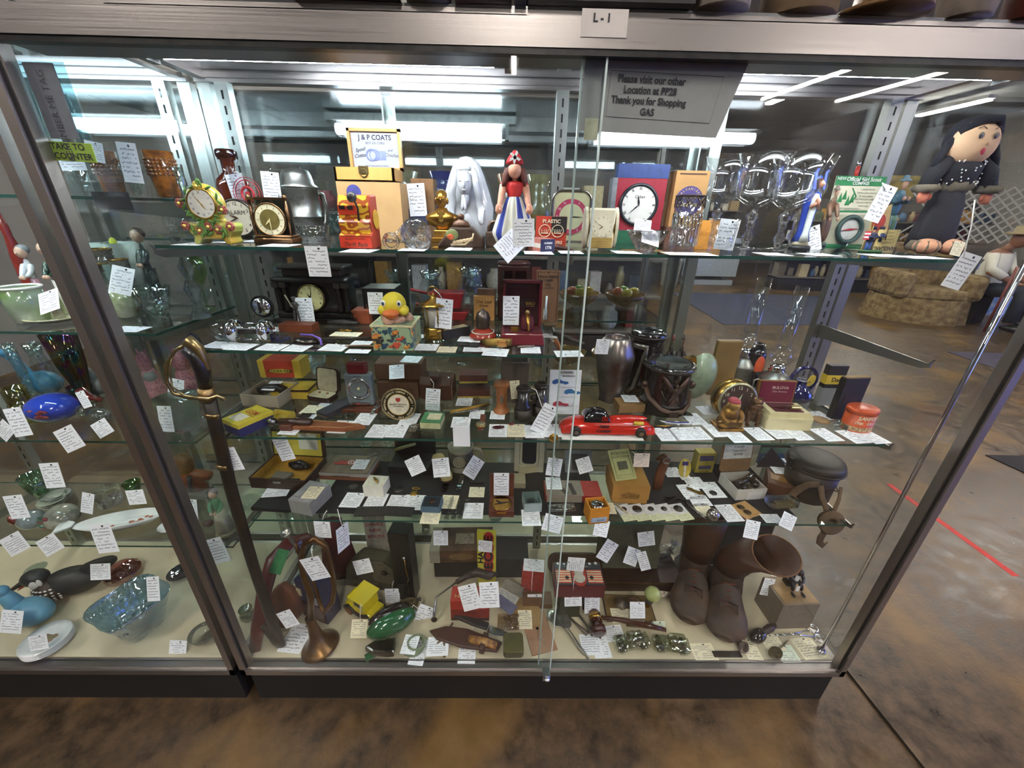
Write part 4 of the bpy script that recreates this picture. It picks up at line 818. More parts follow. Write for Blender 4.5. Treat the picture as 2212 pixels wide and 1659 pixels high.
# mantel clock
P,w,d,h=G(S2,598,768,572,702,.09)
o=T('black_mantel_clock','large black mantel clock with columns and cream dial','clock',P)
LK=mat('131315',.22,n=.1,coat=.4)
mk('base',M().box(w,.09,h*.12).box(w*.93,.084,h*.1,0,0,h*.12),LK,o,bev=.003); mk('body',M().box(w*.82,.07,h*.55,0,.004,h*.22),LK,o,bev=.002)
mk('cornice',M().box(w*.94,.09,h*.1,0,0,h*.76),LK,o,bev=.006); mk('top_tier',M().box(w*.72,.07,h*.12,0,.012,h*.86).box(w*.8,.08,h*.05,0,.012,h*.98),mat('241c1a',.3),o,bev=.003)
for q in (-.42,-.33,.33,.42):
    mk('column',M().lathe([(.008,0),(.006,.008),(.0055,h*.42),(.007,h*.44)],14,w*q,-.038,h*.24),mat('2a2624',.3,.5),o); mk('capital',M().box(.016,.014,.012,w*q,-.038,h*.68),mat('4a4440',.35,.7),o)
dial(o,w*.155,.0,-.046,h*.50,'d3cb94','1e1c16','arab',11,2,'8a7a4a',hand='15130f',nr=.82,ns=.2)
dial(o,w*.05,.006,-.0485,h*.50-w*.09,'cdc58c','1e1c16','tick',10,25,None,nr=.8)
tv(659,672,P.y-.06,'propped against the foot of the black mantel clock',0,.052,.085,lean=4)
# soldier on wooden block
o,Pb,w,d,h=boxt('wooden_block','red brown wooden block carrying the pewter ballplayer','block',S2,603,678,693,718,.035,mat('7c4028',.45,n=.15,s=20),rz=-4)
def man(P,h,lab,c,nm='figurine',metal=.8,ext=None):
    o=T(nm,lab,'figurine',P); mt_=mat(c,.4,metal,n=.2,s=60)
    m=M(); 
    for q in (-1,1): m.tube([(q*h*.09,0,0),(q*h*.08,-.002,h*.25),(q*h*.05,0,h*.5)],[h*.04,h*.045,h*.06],8)
    m.lathe([(h*.1,h*.46),(h*.09,h*.56),(h*.13,h*.74),(h*.05,h*.8)],14,0,0,0,1,.65); m.ball(h*.065,h*.065,h*.08,0,-.001,h*.89,14,10)
    for q in (-1,1): m.tube([(q*h*.13,0,h*.74),(q*h*.17,-h*.05,h*.62),(q*h*.04,-h*.12,h*.62)],[h*.04,h*.035,h*.028],8)
    mk('body',m,mt_,o,sub=1); mk('cap',M().lathe([(h*.08,0),(h*.072,h*.05),(0,h*.07)],12,0,0,h*.92),mt_,o)
    if ext: mk('bat',M().tube([(-h*.02,-h*.13,h*.6),(-h*.25,-h*.08,h*1.05)],[h*.015,h*.03]),mat('a8a088',.4),o)
    return o
man(Pb+Vector((.0,0,h+.001)),.066,'pewter ballplayer figurine holding a bat, on the wooden block','6c6a68',ext=1)
# earrings on blue card
P=onz(600,733,S2); o=T('wing_pins_card','pair of gold wing pins on a dark blue card','pins',P,rz=-8)
mk('card',M().box(.048,.032,.003),mat('24264e',.6),o,rx=0)
for q in (-1,1):
    m=M(); m.T=tr(q*.011,0,.0035)@rot(x=-90); m.prism([(-.009,.003),(-.002,.001),(-.0015,-.007),(.0015,-.007),(.002,.001),(.009,.003),(.004,-.002),(.001,.006),(-.001,.006),(-.004,-.002)],-.001,0); mk('wing_pin',m,mat('dcb060',.25,1),o)
# oval dark compact with purple band
P=onz(662,742,S2); o=T('folding_magnifier','oval dark metal folding tool with a purple rubber band','tool',P,rz=-8)
mk('lower_plate',M().lathe([(.5,0),(.5,.003)],28,0,0,0,.066,.036),mat('3a3838',.25,.8),o); mk('upper_plate',M().lathe([(.46,0),(.48,.003),(.2,.007),(0,.008)],28,0,0,.006,.06,.034),mat('5c5650',.2,.9),o,ry=4)
mk('rubber_band',M().tube([(-.02,.014,.016),(.01,.012,.017),(.034,.004,.012),(.046,-.014,.004)],.0025),mat('7a5ac0',.5),o); mk('handle',M().tube([(.03,.006,.004),(.062,.012,.005)],.004),mat('2c2a2a',.3,.6),o)
# tools
def stick(px,py,sh,L_,a,r,ma,name,lab,cat='tool',head=None,z=.004):
    P=onz(px,py,sh); o=T(name,lab,cat,P,rz=a); mk('shaft',M().tube([(-L_/2,0,z),(0,0,z+.001),(L_/2,0,z)],r),ma,o)
    if head: mk('head',M().ball(head,head*.8,head*.5,L_/2,0,z),mat('3a3a3a',.3,.7),o)
    return o
stick(742,704,S2,.08,-3,[.005,.008,.004],mat('38322e',.5,n=.3,bump=.5),'bristle_brush','dark bristle brush behind the gold chain on the second shelf','brush',.006,z=.008)
stick(745,735,S2,.105,8,[.003,.0035,.003],mat('4c4640',.35,.6),'wrench','slim dark wrench left of the duck toy')
stick(783,750,S2,.075,2,[.0015,.002,.002],mat('8a6a50',.4),'thin_pen','thin brown pen lying at the shelf edge left of the duck toy','pen',z=.003)
tf(748,722,S2,'yellowish, under a gold chain left of the duck toy',-10,.07,.035,c='f3e8c8')
S('gold_chain','small heap of gold chain on a tag left of the duck toy','chain',onz(745,716,S2),M().tube([(.018*math.cos(k*1.3)*(.5+.04*k%1),.008*math.sin(k*2.1),.003) for k in range(16)],.0015,6),GOLD)
# orange boxes behind
boxt('orange_box','brown orange box behind the tools, right of the mantel clock','box',S2,762,800,662,700,.05,mat('9a4a2c',.6))
boxt('black_camera_case','black open case with wire handles behind the duck toy','case',S2,790,858,612,692,.08,mat('18181a',.3))
P=G(S2,790,858,612,692,.08)[0]; tag(mk('wire_handles',M().tube([(-.03,-.042,.02),(-.034,-.046,.05),(0,-.05,.06),(.03,-.05,.05),(.03,-.045,.02)],.0015).tube([(-.005,-.045,.03),(0,-.05,.068),(.034,-.05,.072),(.05,-.046,.05)],.0015),CHROME,None,P),'loops of chrome wire in front of the black case behind the duck','wire')
# duck jack in the box
P,w,d,h=G(S2,811,890,661,758,.085); P.z=S2
LITH,nt,N,L=newm('lithographed_tin'); p=N('BsdfPrincipled',_Roughness=.35); tc=N('TexCoord'); vo=N('TexVoronoi',_Scale=75.0); L(tc.outputs['Object'],vo.inputs['Vector']); no=N('TexNoise',_Scale=38.0,_Detail=3.0); L(tc.outputs['Object'],no.inputs['Vector'])
r_=N('ValToRGB'); e=r_.color_ramp.elements; r_.color_ramp.interpolation='CONSTANT'
cols=['9cb28c','9cb28c','3c5a6a','9cb28c','c8743c','b8b06c','9cb28c','7a4a3c']
while len(e)<8: e.new(.5)
for k,q in enumerate(e): q.position=[0,.38,.55,.6,.63,.68,.72,.8][k]; q.color=lin(cols[k])
L(no.outputs['Fac'],r_.inputs[0]); L(r_.outputs[0],p.inputs[0]); oo=N('OutputMaterial'); L(p.outputs[0],oo.inputs[0])
o=T('duck_jack_in_the_box','square green lithographed tin box with a yellow duck head on pink plush','toy',P)
hb=h*.72; wb=w*1.1; mk('tin_box',M().box(wb,.085,hb),LITH,o,bev=.002); m=M(); 
for q in (-1,1): m.box(wb*1.02,.003,.004,0,q*.042,hb-.004); m.box(.003,.086,.004,q*wb*.5,0,hb-.004)
mk('cream_edges',m,mat('e0d8a8',.5),o)
rr=random.Random(9); m=M()
for k in range(16):
    u,v=rr.uniform(-.42,.42)*wb,rr.uniform(.1,.9)*hb; m.i=k%4; s_=rr.uniform(.004,.009)
    m.ball(s_,.001,s_*rr.uniform(.4,1),u,-.043,v,8,5); m.ball(s_*.5,.001,s_*.5,u+s_,-.0432,v+s_*.6,8,5)
mk('painted_animals',m,[mat('2c4a5e',.5),mat('d88a3c',.5),mat('3c3a34',.5),mat('c8563c',.5)],o)
m=M(); 
for k in range(26): a=rr.uniform(0,6.28); q=rr.uniform(.2,.8); m.ball(.014,.014,.010,wb*.45*q*math.cos(a),.036*q*math.sin(a),hb+.005,8,6)
mk('plush',m,mat('c99f86',.95,n=.2,s=90,bump=.8),o)
YD=mat('e2cf3e',.6,n=.06); m=M(); m.ball(.026,.026,.026,0,-.004,hb+.038,22,16)
for q in (-1,1): m.ball(.012,.014,.012,q*.022,-.012,hb+.026,14,10)
mk('duck_head',m,YD,o); m=M(); m.ball(.018,.016,.008,0,-.034,hb+.024,18,10); m.ball(.013,.012,.006,0,-.032,hb+.017,14,8); mk('bill',m,mat('e0783a',.55),o)
for q in (-1,1): mk('eye',M().ball(.005,.003,.007,q*.0165,-.0245,hb+.043,12,8),WHITE,o); mk('pupil',M().ball(.003,.002,.004,q*.017,-.027,hb+.043,8,6),mat('2a3a5a',.3),o)
tv(812,655,P.y+.01,'behind the duck toy, standing',0,.04,.06,lean=4)
# lantern
P,w,d,h=G(S2,912,962,612,735,.05)
o=T('brass_lantern','brass lantern with white panels and a ring handle','lantern',P); r=w*.5; WPAN=mat('b8b4ac',.5,n=.04)
mk('base',M().lathe([(r*1.0,0),(r*1.04,.006),(r*.95,.012),(r*1.0,.02),(r*.9,h*.22)],30),BRASS,o); mk('panels',M().lathe([(r*.82,h*.22),(r*.9,h*.64)],6),WPAN,o)
for k in range(6): a=k*PI/3; mk('corner_rod',M().tube([(r*.84*math.cos(a),r*.84*math.sin(a),h*.2),(r*.93*math.cos(a),r*.93*math.sin(a),h*.66)],.0018,6),BRASS,o)
mk('lid',M().lathe([(r*1.28,h*.64),(r*1.28,h*.655),(r*1.0,h*.68),(r*.5,h*.72),(r*.25,h*.78),(r*.1,h*.8),(r*.16,h*.83),(0,h*.86)],30),BRASS,o); mk('ring_handle',M().ring(r*.42,.0016,0,0,h*.88),BRASS,o); mk('name_plate',M().box(.018,.002,.012,0,-r*1.0,h*.1),GOLD,o)
tv(959,678,P.y-.02,'tied to the ring of the brass lantern',-6,.046,.088,lean=3,string=[(938,625),(948,634),(956,647)])
# red scoops
for bx,yt,yb,lab in ((905,614,678,'upper dark red enamel scoop behind the lantern'),(915,646,694,'lower red enamel scoop right of the lantern')):
    P,w,d,h=G(S2,bx+22,bx+100,yt,yb,.06); o=T('red_scoop',lab,'scoop',P,grp='red enamel scoops')
    mk('pan',M().box(w*.7,.045,h*.5,0,0,0 if bx>910 else h*.35,1.35,1.2),mat('8a2024',.25,n=.06,coat=.5),o,bev=.003); mk('handle',M().tube([(-w*.4,-.02,h*.8),(-w*.95,-.03,h*.95)],.004),mat('7c2024',.3),o)
# harmonica box
P=onz(982,726,S2); o=T('razor_box','black box with a cream lettered top lying askew right of the lantern','box',P,rz=38); mk('box_body',M().box(.075,.028,.022),mat('22242c',.5),o); mk('lid_plate',M().box(.066,.02,.001,0,0,.0222),mat('c8b483',.5),o); mk('lettering',M().text('Smooth',.009,0,0,0,a=0),mat('5a4a30'),o,(0,-.002,.0236),rx=-90)
# oak leaf box
P,w,d,h=G(S2,1024,1068,638,692,.018); o=T('tan_card_box','small tan cardboard box standing left of the maroon watch case','box',P,rz=-3); mk('front_box',M().box(w,.016,h),mat('b07a40',.7,n=.05),o); mk('rear_box',M().box(w*.9,.016,h*1.25,.004,.018,0),mat('5c3c28',.7),o)
mk('lettering',M().text('Oak Leaf',.012,0,-.009,h*.78,bold=.01).text('Block',.011,0,-.009,h*.62,bold=.01),mat('4a3018'),o)
# red enamel dish with knob
P,w,d,h=G(S2,1012,1072,672,738,.055); o=T('red_enamel_inkwell','red enamel saucer shaped inkwell with a ridged pewter knob','inkwell',P)
mk('saucer',M().lathe([(w*.35,0),(w*.5,.006),(w*.5,.010),(w*.3,.022),(w*.2,.026)],32),mat('a83a2a',.25,n=.08,coat=.5),o); mk('band',M().ring(1,.001).v and M().tube([(w*.4*math.cos(t*PI/16),w*.4*math.sin(t*PI/16),.0175) for t in range(32)],.0015,6,True),mat('e0d6c4',.4),o)
mk('knob',M().lathe([(w*.2,.024),(w*.24,.032),(w*.22,.042),(w*.26,.05),(w*.2,.064),(w*.06,.070),(.003,.074)],24,flute=12,fa=.05),mat('6a5f58',.3,.7),o)
# watch case
P,w,d,h=G(S2,1085,1170,603,745,.075)
o=T('maroon_watch_case','open maroon case with a small gold wristwatch on a cushion','watch case',P); MAR=mat('6c1626',.35,n=.05,coat=.3)
hb=.028; hl=h-hb; yb_=.034; mk('case_base',M().box(w*1.15,.08,hb,0,-.004,0,.9),MAR,o,bev=.003); mk('inner_tray',M().box(w*.92,.058,.003,0,-.004,hb-.001),mat('531020',.7),o)
m=M(); m.box(w,.006,hl,0,yb_,hb); 
for q in (-1,1): m.box(.006,.02,hl,q*(w/2-.003),yb_-.01,hb)
m.box(w,.02,.006,0,yb_-.01,h-.006); mk('lid',m,MAR,o,bev=.001); mk('lid_lining',M().box(w*.86,.001,hl*.9,0,yb_-.004,hb+.004),mat('3c0c1c',.8),o)
mk('name_plate',M().box(.05,.001,.02,.006,yb_-.006,hb+hl*.42),mat('241018',.5),o); mk('lettering',M().text('SEIKO',.009,.02,yb_-.0075,hb+hl*.5,bold=.02).text('La Sala',.007,.02,yb_-.0075,hb+hl*.45),mat('d8b068',.3,.8),o); mk('logo_plate',M().box(.018,.002,.013,-.018,-.03,hb),GOLD,o,rx=0)
mk('cushion',M().tube([(-.0,.012,hb),(.0,.0,hb+.022),(.0,-.014,hb)],.016,14),mat('5c1224',.8),o,(.012,0,0)); mk('watch',M().tube([(.012,.008,hb+.03),(.012,0,hb+.039),(.013,-.018,hb+.026),(.015,-.03,hb+.004)],[.0035,.006,.004,.003],8),GOLD,o); mk('watch_dial',M().ball(.006,.005,.006,.012,-.002,hb+.041),mat('c8a870',.2,.7),o)
tv(1104,671,P.y-.005,'inside the open maroon watch case',0,.045,.085,lean=3)
# mahogany case, thermometer card
P,w,d,h=G(S2,1076,1140,562,688,.05); P.y+=.02; o=T('mahogany_cabinet','small dark mahogany cabinet with round topped glass front behind the watch case','cabinet',P); mk('body',M().box(w*1.05,.05,h*.93),mat('3c1c18',.3,coat=.3),o,bev=.004); mk('top',M().lathe([(w*.54,0),(w*.56,.004),(w*.5,.010)],28,0,0,h*.93,1,.5),mat('4c241e',.3),o)
for q in (-1,1): mk('glass_door',M().box(w*.36,.002,h*.35,q*w*.23,-.027,h*.5),thin('8c6a60',1.5,.02,.1),o)
P,w,d,h=G(S2,1155,1203,582,700,.012); P.y-=.01; o=T('thermometer_card','brown wooden advertising board with a small glass thermometer','thermometer',P,rx=-3); mk('board',M().box(w,.006,h),mat('7c5438',.6,n=.08,s=14),o)
m=M(); hh_=h; [m.text(t_,s_,0,-.0042,h*z,bold=.03,sx=.9) for t_,s_,z in (('FRANK PRIEWE',.0085,.88),('LUMBER',.008,.82),('and',.005,.775),('FUEL',.008,.735),('BOWLING, WIS.',.005,.68))]
m.ring(.0012,.0008,0,-.004,h*.95); mk('lettering',m,mat('2c1c12',.6),o); mk('border',M().tube([(a*w*.44,-.0038,h*b) for a,b in ((-1,.03),(1,.03),(1,.97),(-1,.97))],.0006,4,True),mat('2c1c12'),o)
mk('glass_tube',M().tube([(-.004,-.006,h*.12),(-.002,-.006,h*.54)],.003,10),mat('d8dcdc',.1,coat=1),o); mk('thermometer_back',M().box(.010,.002,h*.2,-.004,-.004,h*.1),mat('c8ccc8',.3),o)
mk('stand_disc',M().lathe([(.02,0),(.02,.008)],22,.008,-.012,.0),mat('5c4628',.5),o)
# gold wide watch
P=onz(1074,750,S2); o=T('gold_mesh_watch','wide gold mesh wristwatch lying at the shelf edge below the maroon case','watch',P,rz=4)
mk('mesh_band',M().tube([(-.032,.006,.010),(-.02,-.004,.013),(0,-.007,.015),(.02,-.004,.013),(.033,.006,.010)],.009,10,sq=.35),mat('c9a45a',.35,1,n=.3,s=900,bump=.5),o); mk('watch_case',M().box(.024,.006,.016,.011,-.011,.004),mat('c08a50',.25,1),o,bev=.002); mk('watch_dial',M().box(.015,.001,.010,.011,-.0145,.007),mat('b07c44',.3,.6),o)
S('pocket_knife','black handled pocket knife on a white tag in front of the red inkwell','knife',onz(1012,750,S2),M().tube([(-.026,0,.004),(-.02,0,.005),(.02,0,.005),(.026,0,.004)],[.002,.0055,.0055,.002],10).ball(.0015,.0015,.0015,-.019,-.005,.006,6,4).ball(.0015,.0015,.0015,.019,-.005,.006,6,4),mat('1a1a1e',.3),rz=-6)
o=T('leather_watch','small wristwatch with a tan leather strap hanging over the shelf edge','watch',onz(1196,740,S2),rz=0); mk('strap',M().tube([(0,0,.004),(.004,-.012,.006),(.008,-.026,.004),(.012,-.038,-.012)],.007,8,sq=.3),mat('9a5c38',.6),o); mk('watch_case',M().lathe([(.011,0),(.011,.005),(.008,.006)],20,0,.004,.002),SILV,o)
stick(1136,752,S2,.04,15,.0025,mat('8a7a70',.3,.8),'tie_clip','small silver tie clip on a white tag below the maroon case','clip')
stick(1228,735,S2,.10,-52,[.006,.007,.004],mat('2c2a28',.4),'dark_bracelet','dark leather bracelet at the right end of the second shelf','bracelet')
for px,py,a_,w_,h_,c,wh in ((474,745,-22,.055,.045,0,'under the glass bulb of the string dispenser'),(521,749,-22,.055,.045,0,'in front of the nickel cage, with a string loop'),(588,750,-22,.055,.045,0,'in front of the wing pins card'),
 (642,752,-20,.05,.045,0,'under the folding magnifier'),(722,751,-20,.055,.045,0,'in front of the slim wrench'),(774,759,-4,.05,.025,0,'under the thin brown pen'),(782,741,-12,.045,.03,0,'left of the duck toy, behind the thin pen'),(590,711,-10,.05,.04,0,'behind the wing pins card, left of the wooden block'),
 (922,750,-6,.05,.045,0,'in front of the brass lantern'),(966,755,-3,.042,.04,1,'between the lantern tag and the pocket knife'),(1024,755,2,.048,.03,0,'under the pocket knife'),(1071,761,-30,.055,.05,0,'under the gold mesh watch'),(1146,756,-2,.045,.045,0,'under the tie clip'),
 (1228,764,20,.06,.04,0,'at the right end of the second shelf'),(1015,733,-25,.055,.04,0,'under the edge of the red inkwell'),(1185,725,5,.04,.035,0,'under the leather watch'),(895,726,0,.05,.03,0,'behind the lantern base')):
    tf(px,py,S2,wh,a_,w_,h_,c='f3e8c8' if c else 'f6f7fb')
# ================= third shelf =================
def tbox(name,lab,cat,sh,x0,x1,yt,yb,d,c,texts=(),tc='2a2420',rz=0,extra=(),grp=None,r=.55,yo=0,top=()):
    o,P,w,d,h=boxt(name,lab,cat,sh,x0,x1,yt,yb,d,mat(c,r,n=.06),rz,grp=grp,yo=yo)
    if texts:
        m=M()
        for t_,s_,u,v in texts: m.text(t_,s_,u*w,-d/2-.0012,v*h,bold=.02)
        mk('lettering',m,mat(tc,.6),o)
    if top:
        m=M()
        for t_,s_,u,v in top: m.T=tr(u*w,v*d,h+.001)@rot(x=-90); m.text(t_,s_,0,0,0,bold=.02)
        mk('top_lettering',m,mat(tc,.6),o)
    for (nm,cc,a,b,c_,dd,ee,ff) in extra: mk(nm,M().box(a*w,b*d,c_*h,dd*w,ee*d,ff*h),mat(cc,.5,n=.05),o)
    return o,P,w,d,h
tbox('yellow_film_box','yellow box under the red lens box on the third shelf','box',S3,588,668,822,862,.06,'c8a83c',extra=[('dark_band','3a2418',1.01,1.01,.22,0,0,.7)])
o,P,w,d,h=tbox('red_lens_box','red box with yellow ends resting on a yellow box at the back left','box',S3+.05,566,652,765,816,.055,'b8402a',[('KODEX-GEM',.012,0,.4)],'2a2a18',extra=[('yellow_end','c8a63a',.14,1.02,1.01,-.45,0,0),('yellow_end','c8a63a',.18,1.02,1.01,.42,0,0)])
mk('oval_label',M().prism([(w*.3*math.cos(t*PI/12),h*.4+h*.12*math.sin(t*PI/12)) for t in range(24)],-d/2-.0011,-d/2-.0002),mat('c8b040',.5),o)
def openbox(name,lab,cat,sh,x0,x1,yt,yb,d,c,rz=0,t=.003,inner=None,hk=1):
    P,w,d,h=G(sh,x0,x1,yt,yb,d); h*=hk; o=T(name,lab,cat,P,rz); ma=mat(c,.75,n=.06,s=30)
    m=M(); m.box(w,d,t); m.box(t,d,h,-w/2+t/2); m.box(t,d,h,w/2-t/2); m.box(w-2*t,t,h,0,-d/2+t/2); m.box(w-2*t,t,h,0,d/2-t/2); mk('box_body',m,ma,o)
    if inner: mk('lining',M().box(w-2*t-.001,d-2*t-.001,.002,0,0,t),mat(inner,.8),o)
    return o,P,w,d,h
o,P,w,d,h=openbox('open_carton','open grey cardboard box holding a black telephone part, left end of the third shelf','box',S3,526,610,822,880,.10,'a09480',rz=-6)
S('black_handset','black ribbed part lying in the open grey cardboard box','handset',P+Vector((0,.005,.004)),M().tube([(-.03,0,.02),(-.015,0,.03),(.02,0,.032),(.036,0,.02)],[.014,.011,.011,.014],12),mat('17181a',.3))
tf(588,833,S3+h+.001,'lying on the black handset in the open grey carton',-16,.036,.05,tilt=8)
o,P,w,d,h=tbox('razor_blade_box','yellow and navy box with a price sticker, left end of third shelf','box',S3,490,548,878,941,.085,'2b2d5e',rz=-28)
mk('yellow_lid',M().box(w*1.02,d*1.02,h*.35,0,0,h*.66),mat('dcc83c',.5,n=.03),o,bev=.001); m=M(); m.T=tr(0,.012,h*1.02)@rot(x=-90); m.text('GEM',.022,0,0,0,bold=.02); m.text('junior',.010,.016,0,-.012); mk('lettering',m,mat('c0502a',.6),o)
mk('price_sticker',M().box(w*.6,.03,.0006,-.004,-.018,h*1.013),mat('f0e6d0',.7),o)
o,P,w,d,h=openbox('gilt_tin','shallow open gilt tin right of the yellow and navy box','tin',S3,574,622,886,914,.04,'c8b048',rz=-12,t=.0015)
# jewel case
P,w,d,h=G(S3,668,715,786,868,.04); o=T('earring_case','open dark jewel case with cream lining holding earrings','jewel case',P,rz=-16); DK=mat('33201c',.4)
mk('case_base',M().prism(rrect(w*1.25,.046,.010,-.023),0,.012),DK,o,(0,0,0),rx=90); mk('base_lining',M().prism(rrect(w*1.1,.040,.008,-.020),0,.002),mat('d8cca8',.8),o,(0,0,.0135),rx=90)
mk('lid',M().prism(rrect(w*1.25,h*.72,.012),0,.008),DK,o,(0,.024,.012),rx=-10); mk('lid_lining',M().prism(rrect(w*1.05,h*.66,.010,.003),-.0015,0),mat('b8a88c',.8),o,(0,.023,.012),rx=-10)
for q in (-1,1): mk('earring',M().ball(.004,.004,.003,q*.013,.006,.016,10,6),mat('a86a4c',.3,.7),o)
P,w,d,h=G(S3,690,726,848,905,.03); o=T('spectacle_case','long dark blue grey case lying diagonally beside the earring case','case',P+Vector((.008,.03,0)),rz=-28); mk('case_body',M().box(.038,.10,.018),mat('34323a',.6,bump=.3),o,bev=.002); mk('gilt_edge',M().box(.0385,.1005,.002,0,0,.007),GOLD,o)
# flashlight on wood block
o,Pb,w,d,hb=boxt('drilled_wood_block','dark wooden block with drilled holes under the flat torch','block',S3,735,818,864,892,.06,mat('5c3020',.45,n=.2,s=20))
m=M(); [m.lathe([(.0025,0),(.0025,.0008)],8,-.04+k*.008,-.02+.012*j,hb) for k in range(4) for j in range(4)]; mk('drilled_holes',m,BLACK,o)
P,w,d,h=G(S3+hb,764,818,768,862,.025); P.y=Pb.y+.008; o=T('pocket_torch','flat grey pocket torch with round lens and dark red top standing on the wooden block','torch',P)
mk('torch_body',M().box(w,.025,h*.76),mat('8c989c',.35,.5,n=.08),o,bev=.004); mk('red_top',M().box(w*.74,.022,h*.26,0,0,h*.75),mat('6c1a22',.4),o,bev=.005); cz=h*.42
mk('lens_rim',M().ring(w*.41,.0025,0,-.014,cz),CHROME,o); mk('reflector',M().lathe([(w*.39,0),(w*.15,.006),(.004,.008),(0,.008)],28,cap=False),CHROME,o,(0,-.014,cz),rx=-90); mk('bulb',M().ball(.004,.004,.004,0,-.014,cz),mat('e6dcae',.2),o)
mk('switch_plate',M().box(w*.7,.004,h*.07,0,-.014,h*.03),CHROME,o); mk('red_button',M().box(.008,.002,.004,-.006,-.0165,h*.04),mat('a03038'),o); mk('lettering',M().text('PERTRIX',.006,0,-.0135,h*.71),INK,o)
S('glass_lens','small round glass lens lying in front of the drilled wooden block','lens',onz(755,899,S3),M().lathe([(.017,.001),(.018,.003),(.01,.006),(0,.006)],24),thin('c8ccbc',1.5,.02,.08))
stick(815,885,S3,.06,82,[.005,.007,.006],mat('a9a69e',.2,.9,n=.2),'nickel_clasp','upright nickel clasp tied with a white string right of the torch','clasp',z=.006)
# sheath knife
P=onz(692,925,S3); o=T('sheath_knife','hunting knife in a long tan leather sheath with ball pommel','knife',P,rz=-2)
LE=mat('8c5230',.5,n=.12,s=40,bump=.2); mk('sheath',M().prism([(-.105,-.014),(.06,-.018),(.105,.0),(.085,.012),(-.03,.020),(-.105,.016)],-.005,.005),LE,o,(.01,0,.006),rx=-90,bev=.002)
mk('stitching',M().tube([(-.03,.018,.012),(.06,.012,.012),(.1,.0,.012),(.06,-.014,.012),(-.02,-.012,.012)],.0007,5),mat('d8a878'),o); mk('strap',M().box(.028,.042,.016,-.075,0,0),mat('5c3222',.5),o,bev=.003)
mk('grip',M().tube([(-.10,0,.015),(-.02,0,.016)],.010,12),mat('3a221a',.35,coat=.4),o); mk('pommel',M().ball(.013,.011,.011,-.118,0,.014),STEEL,o)
S('black_brooch','small black square brooch on a white tag behind the sheath knife','brooch',onz(658,900,S3+.002),M().box(.026,.02,.004),mat('1c1a1c',.3),rz=-12,bev=.001)
# round medal
P,w,d,h=G(S3,832,892,842,908,.012); o=T('casualty_medallion','round brass desk medallion with red shield and lettered rim','medallion',P,rx=-8); r=h*.5
mk('disc',M().disk(r,0,.004,r,.006,sx=1.05),mat('2c2820',.35,.6),o); mk('rope_rim',M().ring(r,.0025,0,-.001,r,sx=1.05),mat('b8a478',.3,.9),o); mk('face',M().disk(r*.68,0,-.0022,r,.0008),mat('d8ceb4',.4),o); mk('inner_rim',M().ring(r*.69,.001,0,-.003,r),GOLD,o)
m=M(); n_='MARYLAND CASUALTY COMPANY * SURETY * BONDING * FIRE * MARINE *'
for k,c_ in enumerate(n_): a=math.radians(200-k*360/len(n_)); m.text(c_,r*.17,r*.86*math.cos(a),-.0035,r+r*.84*math.sin(a),bold=.03,a=math.degrees(a)-90)
mk('rim_lettering',m,mat('d8c69a',.5),o); m=M(); m.text('MIDWEST TERRITORY',r*.11,0,-.0042,r*1.02,bold=.02); m.text('CONFERENCE',r*.11,0,-.0042,r*.88,bold=.02); m.text('The Dells',r*.09,0,-.0042,r*.72); mk('lettering',m,INK,o)
mk('shield',M().prism([(-.006,r*1.45),(.006,r*1.45),(.006,r*1.28),(0,r*1.16),(-.006,r*1.28)],-.0042,-.003),mat('a03430',.4),o)
# leather bag
P,w,d,h=G(S3,912,972,798,870,.055); P.y+=.02; o=T('leather_camera_bag','brown stitched leather camera bag with flap tab','bag',P,rz=-6); LB=mat('4a2c22',.4,n=.12,s=25,bump=.2,coat=.2)
mk('bag_body',M().prism([(-.03,0),(.03,0),(.032,h*.6),(.02,h*.86),(-.02,h*.86),(-.032,h*.6)],-w*.6,w*.6),LB,o,rz=90,bev=.003); mk('flap_tab',M().box(.022,.004,h*.5,0,-.033,h*.45).box(.024,.03,.004,0,-.018,h*.86),LB,o,bev=.001); mk('buckle',M().box(.02,.004,.008,0,-.036,h*.7),mat('3a2620',.3,.5),o)
mk('stitching',M().tube([(-w*.55,-.031,h*.6),(w*.55,-.031,h*.6)],.0006,5).tube([(w*.602,-.03,.004),(w*.602,-.03,h*.6),(w*.602,0,h*.85)],.0006,5),mat('b89078'),o)
tv(935,863,P.y-.05,'tied in front of the brown leather camera bag',-5,.048,.082,lean=6,string=[(930,818),(937,828),(936,842)])
# harmonica cases behind
for x0,x1,yt,yb,lab in ((818,905,806,862,'lower of the two worn brown perforated cases behind the medallion'),(812,912,768,820,'upper of the two worn brown perforated cases behind the medallion')):
    o,P,w,d,h=tbox('perforated_case',lab,'case',S3 if yb>850 else S3+.055,x0,x1,yt,yb,.07,'5c3e2c',grp='worn perforated cases')
    m=M(); [m.ball(.0012,.0012,.0012,-w*.4+k*w*.1,-d/2,h*(.3+.25*j),6,4) for k in range(9) for j in range(3)]; mk('perforations',m,BLACK,o)
tv(868,862,.30,'on the lower worn perforated case',3,.05,.05,lean=20); tv(857,803,.31,'on the upper worn perforated case',6,.05,.05,lean=35); tf(889,776,S3+.125,'on top of the upper worn perforated case',-25,.05,.05)
for x0,x1,yt,yb,b,lab in ((988,1058,828,860,0,'flat red brown box with a yellow rim, lower of two'),(992,1052,797,828,.042,'small red brown box above the yellow rimmed one')):
    o,P,w,d,h=tbox('red_brown_box',lab,'box',S3+b,x0,x1,yt,yb,.05,'4f231c',[('12208',.007,.05,.1)] if not b else (),'3a2c10',extra=[('yellow_rim','a8903c',1.01,1.01,.24,0,0,0)],rz=3)
tf(1003,868,S3,'under the yellow rimmed red brown box',-4,.045,.05)
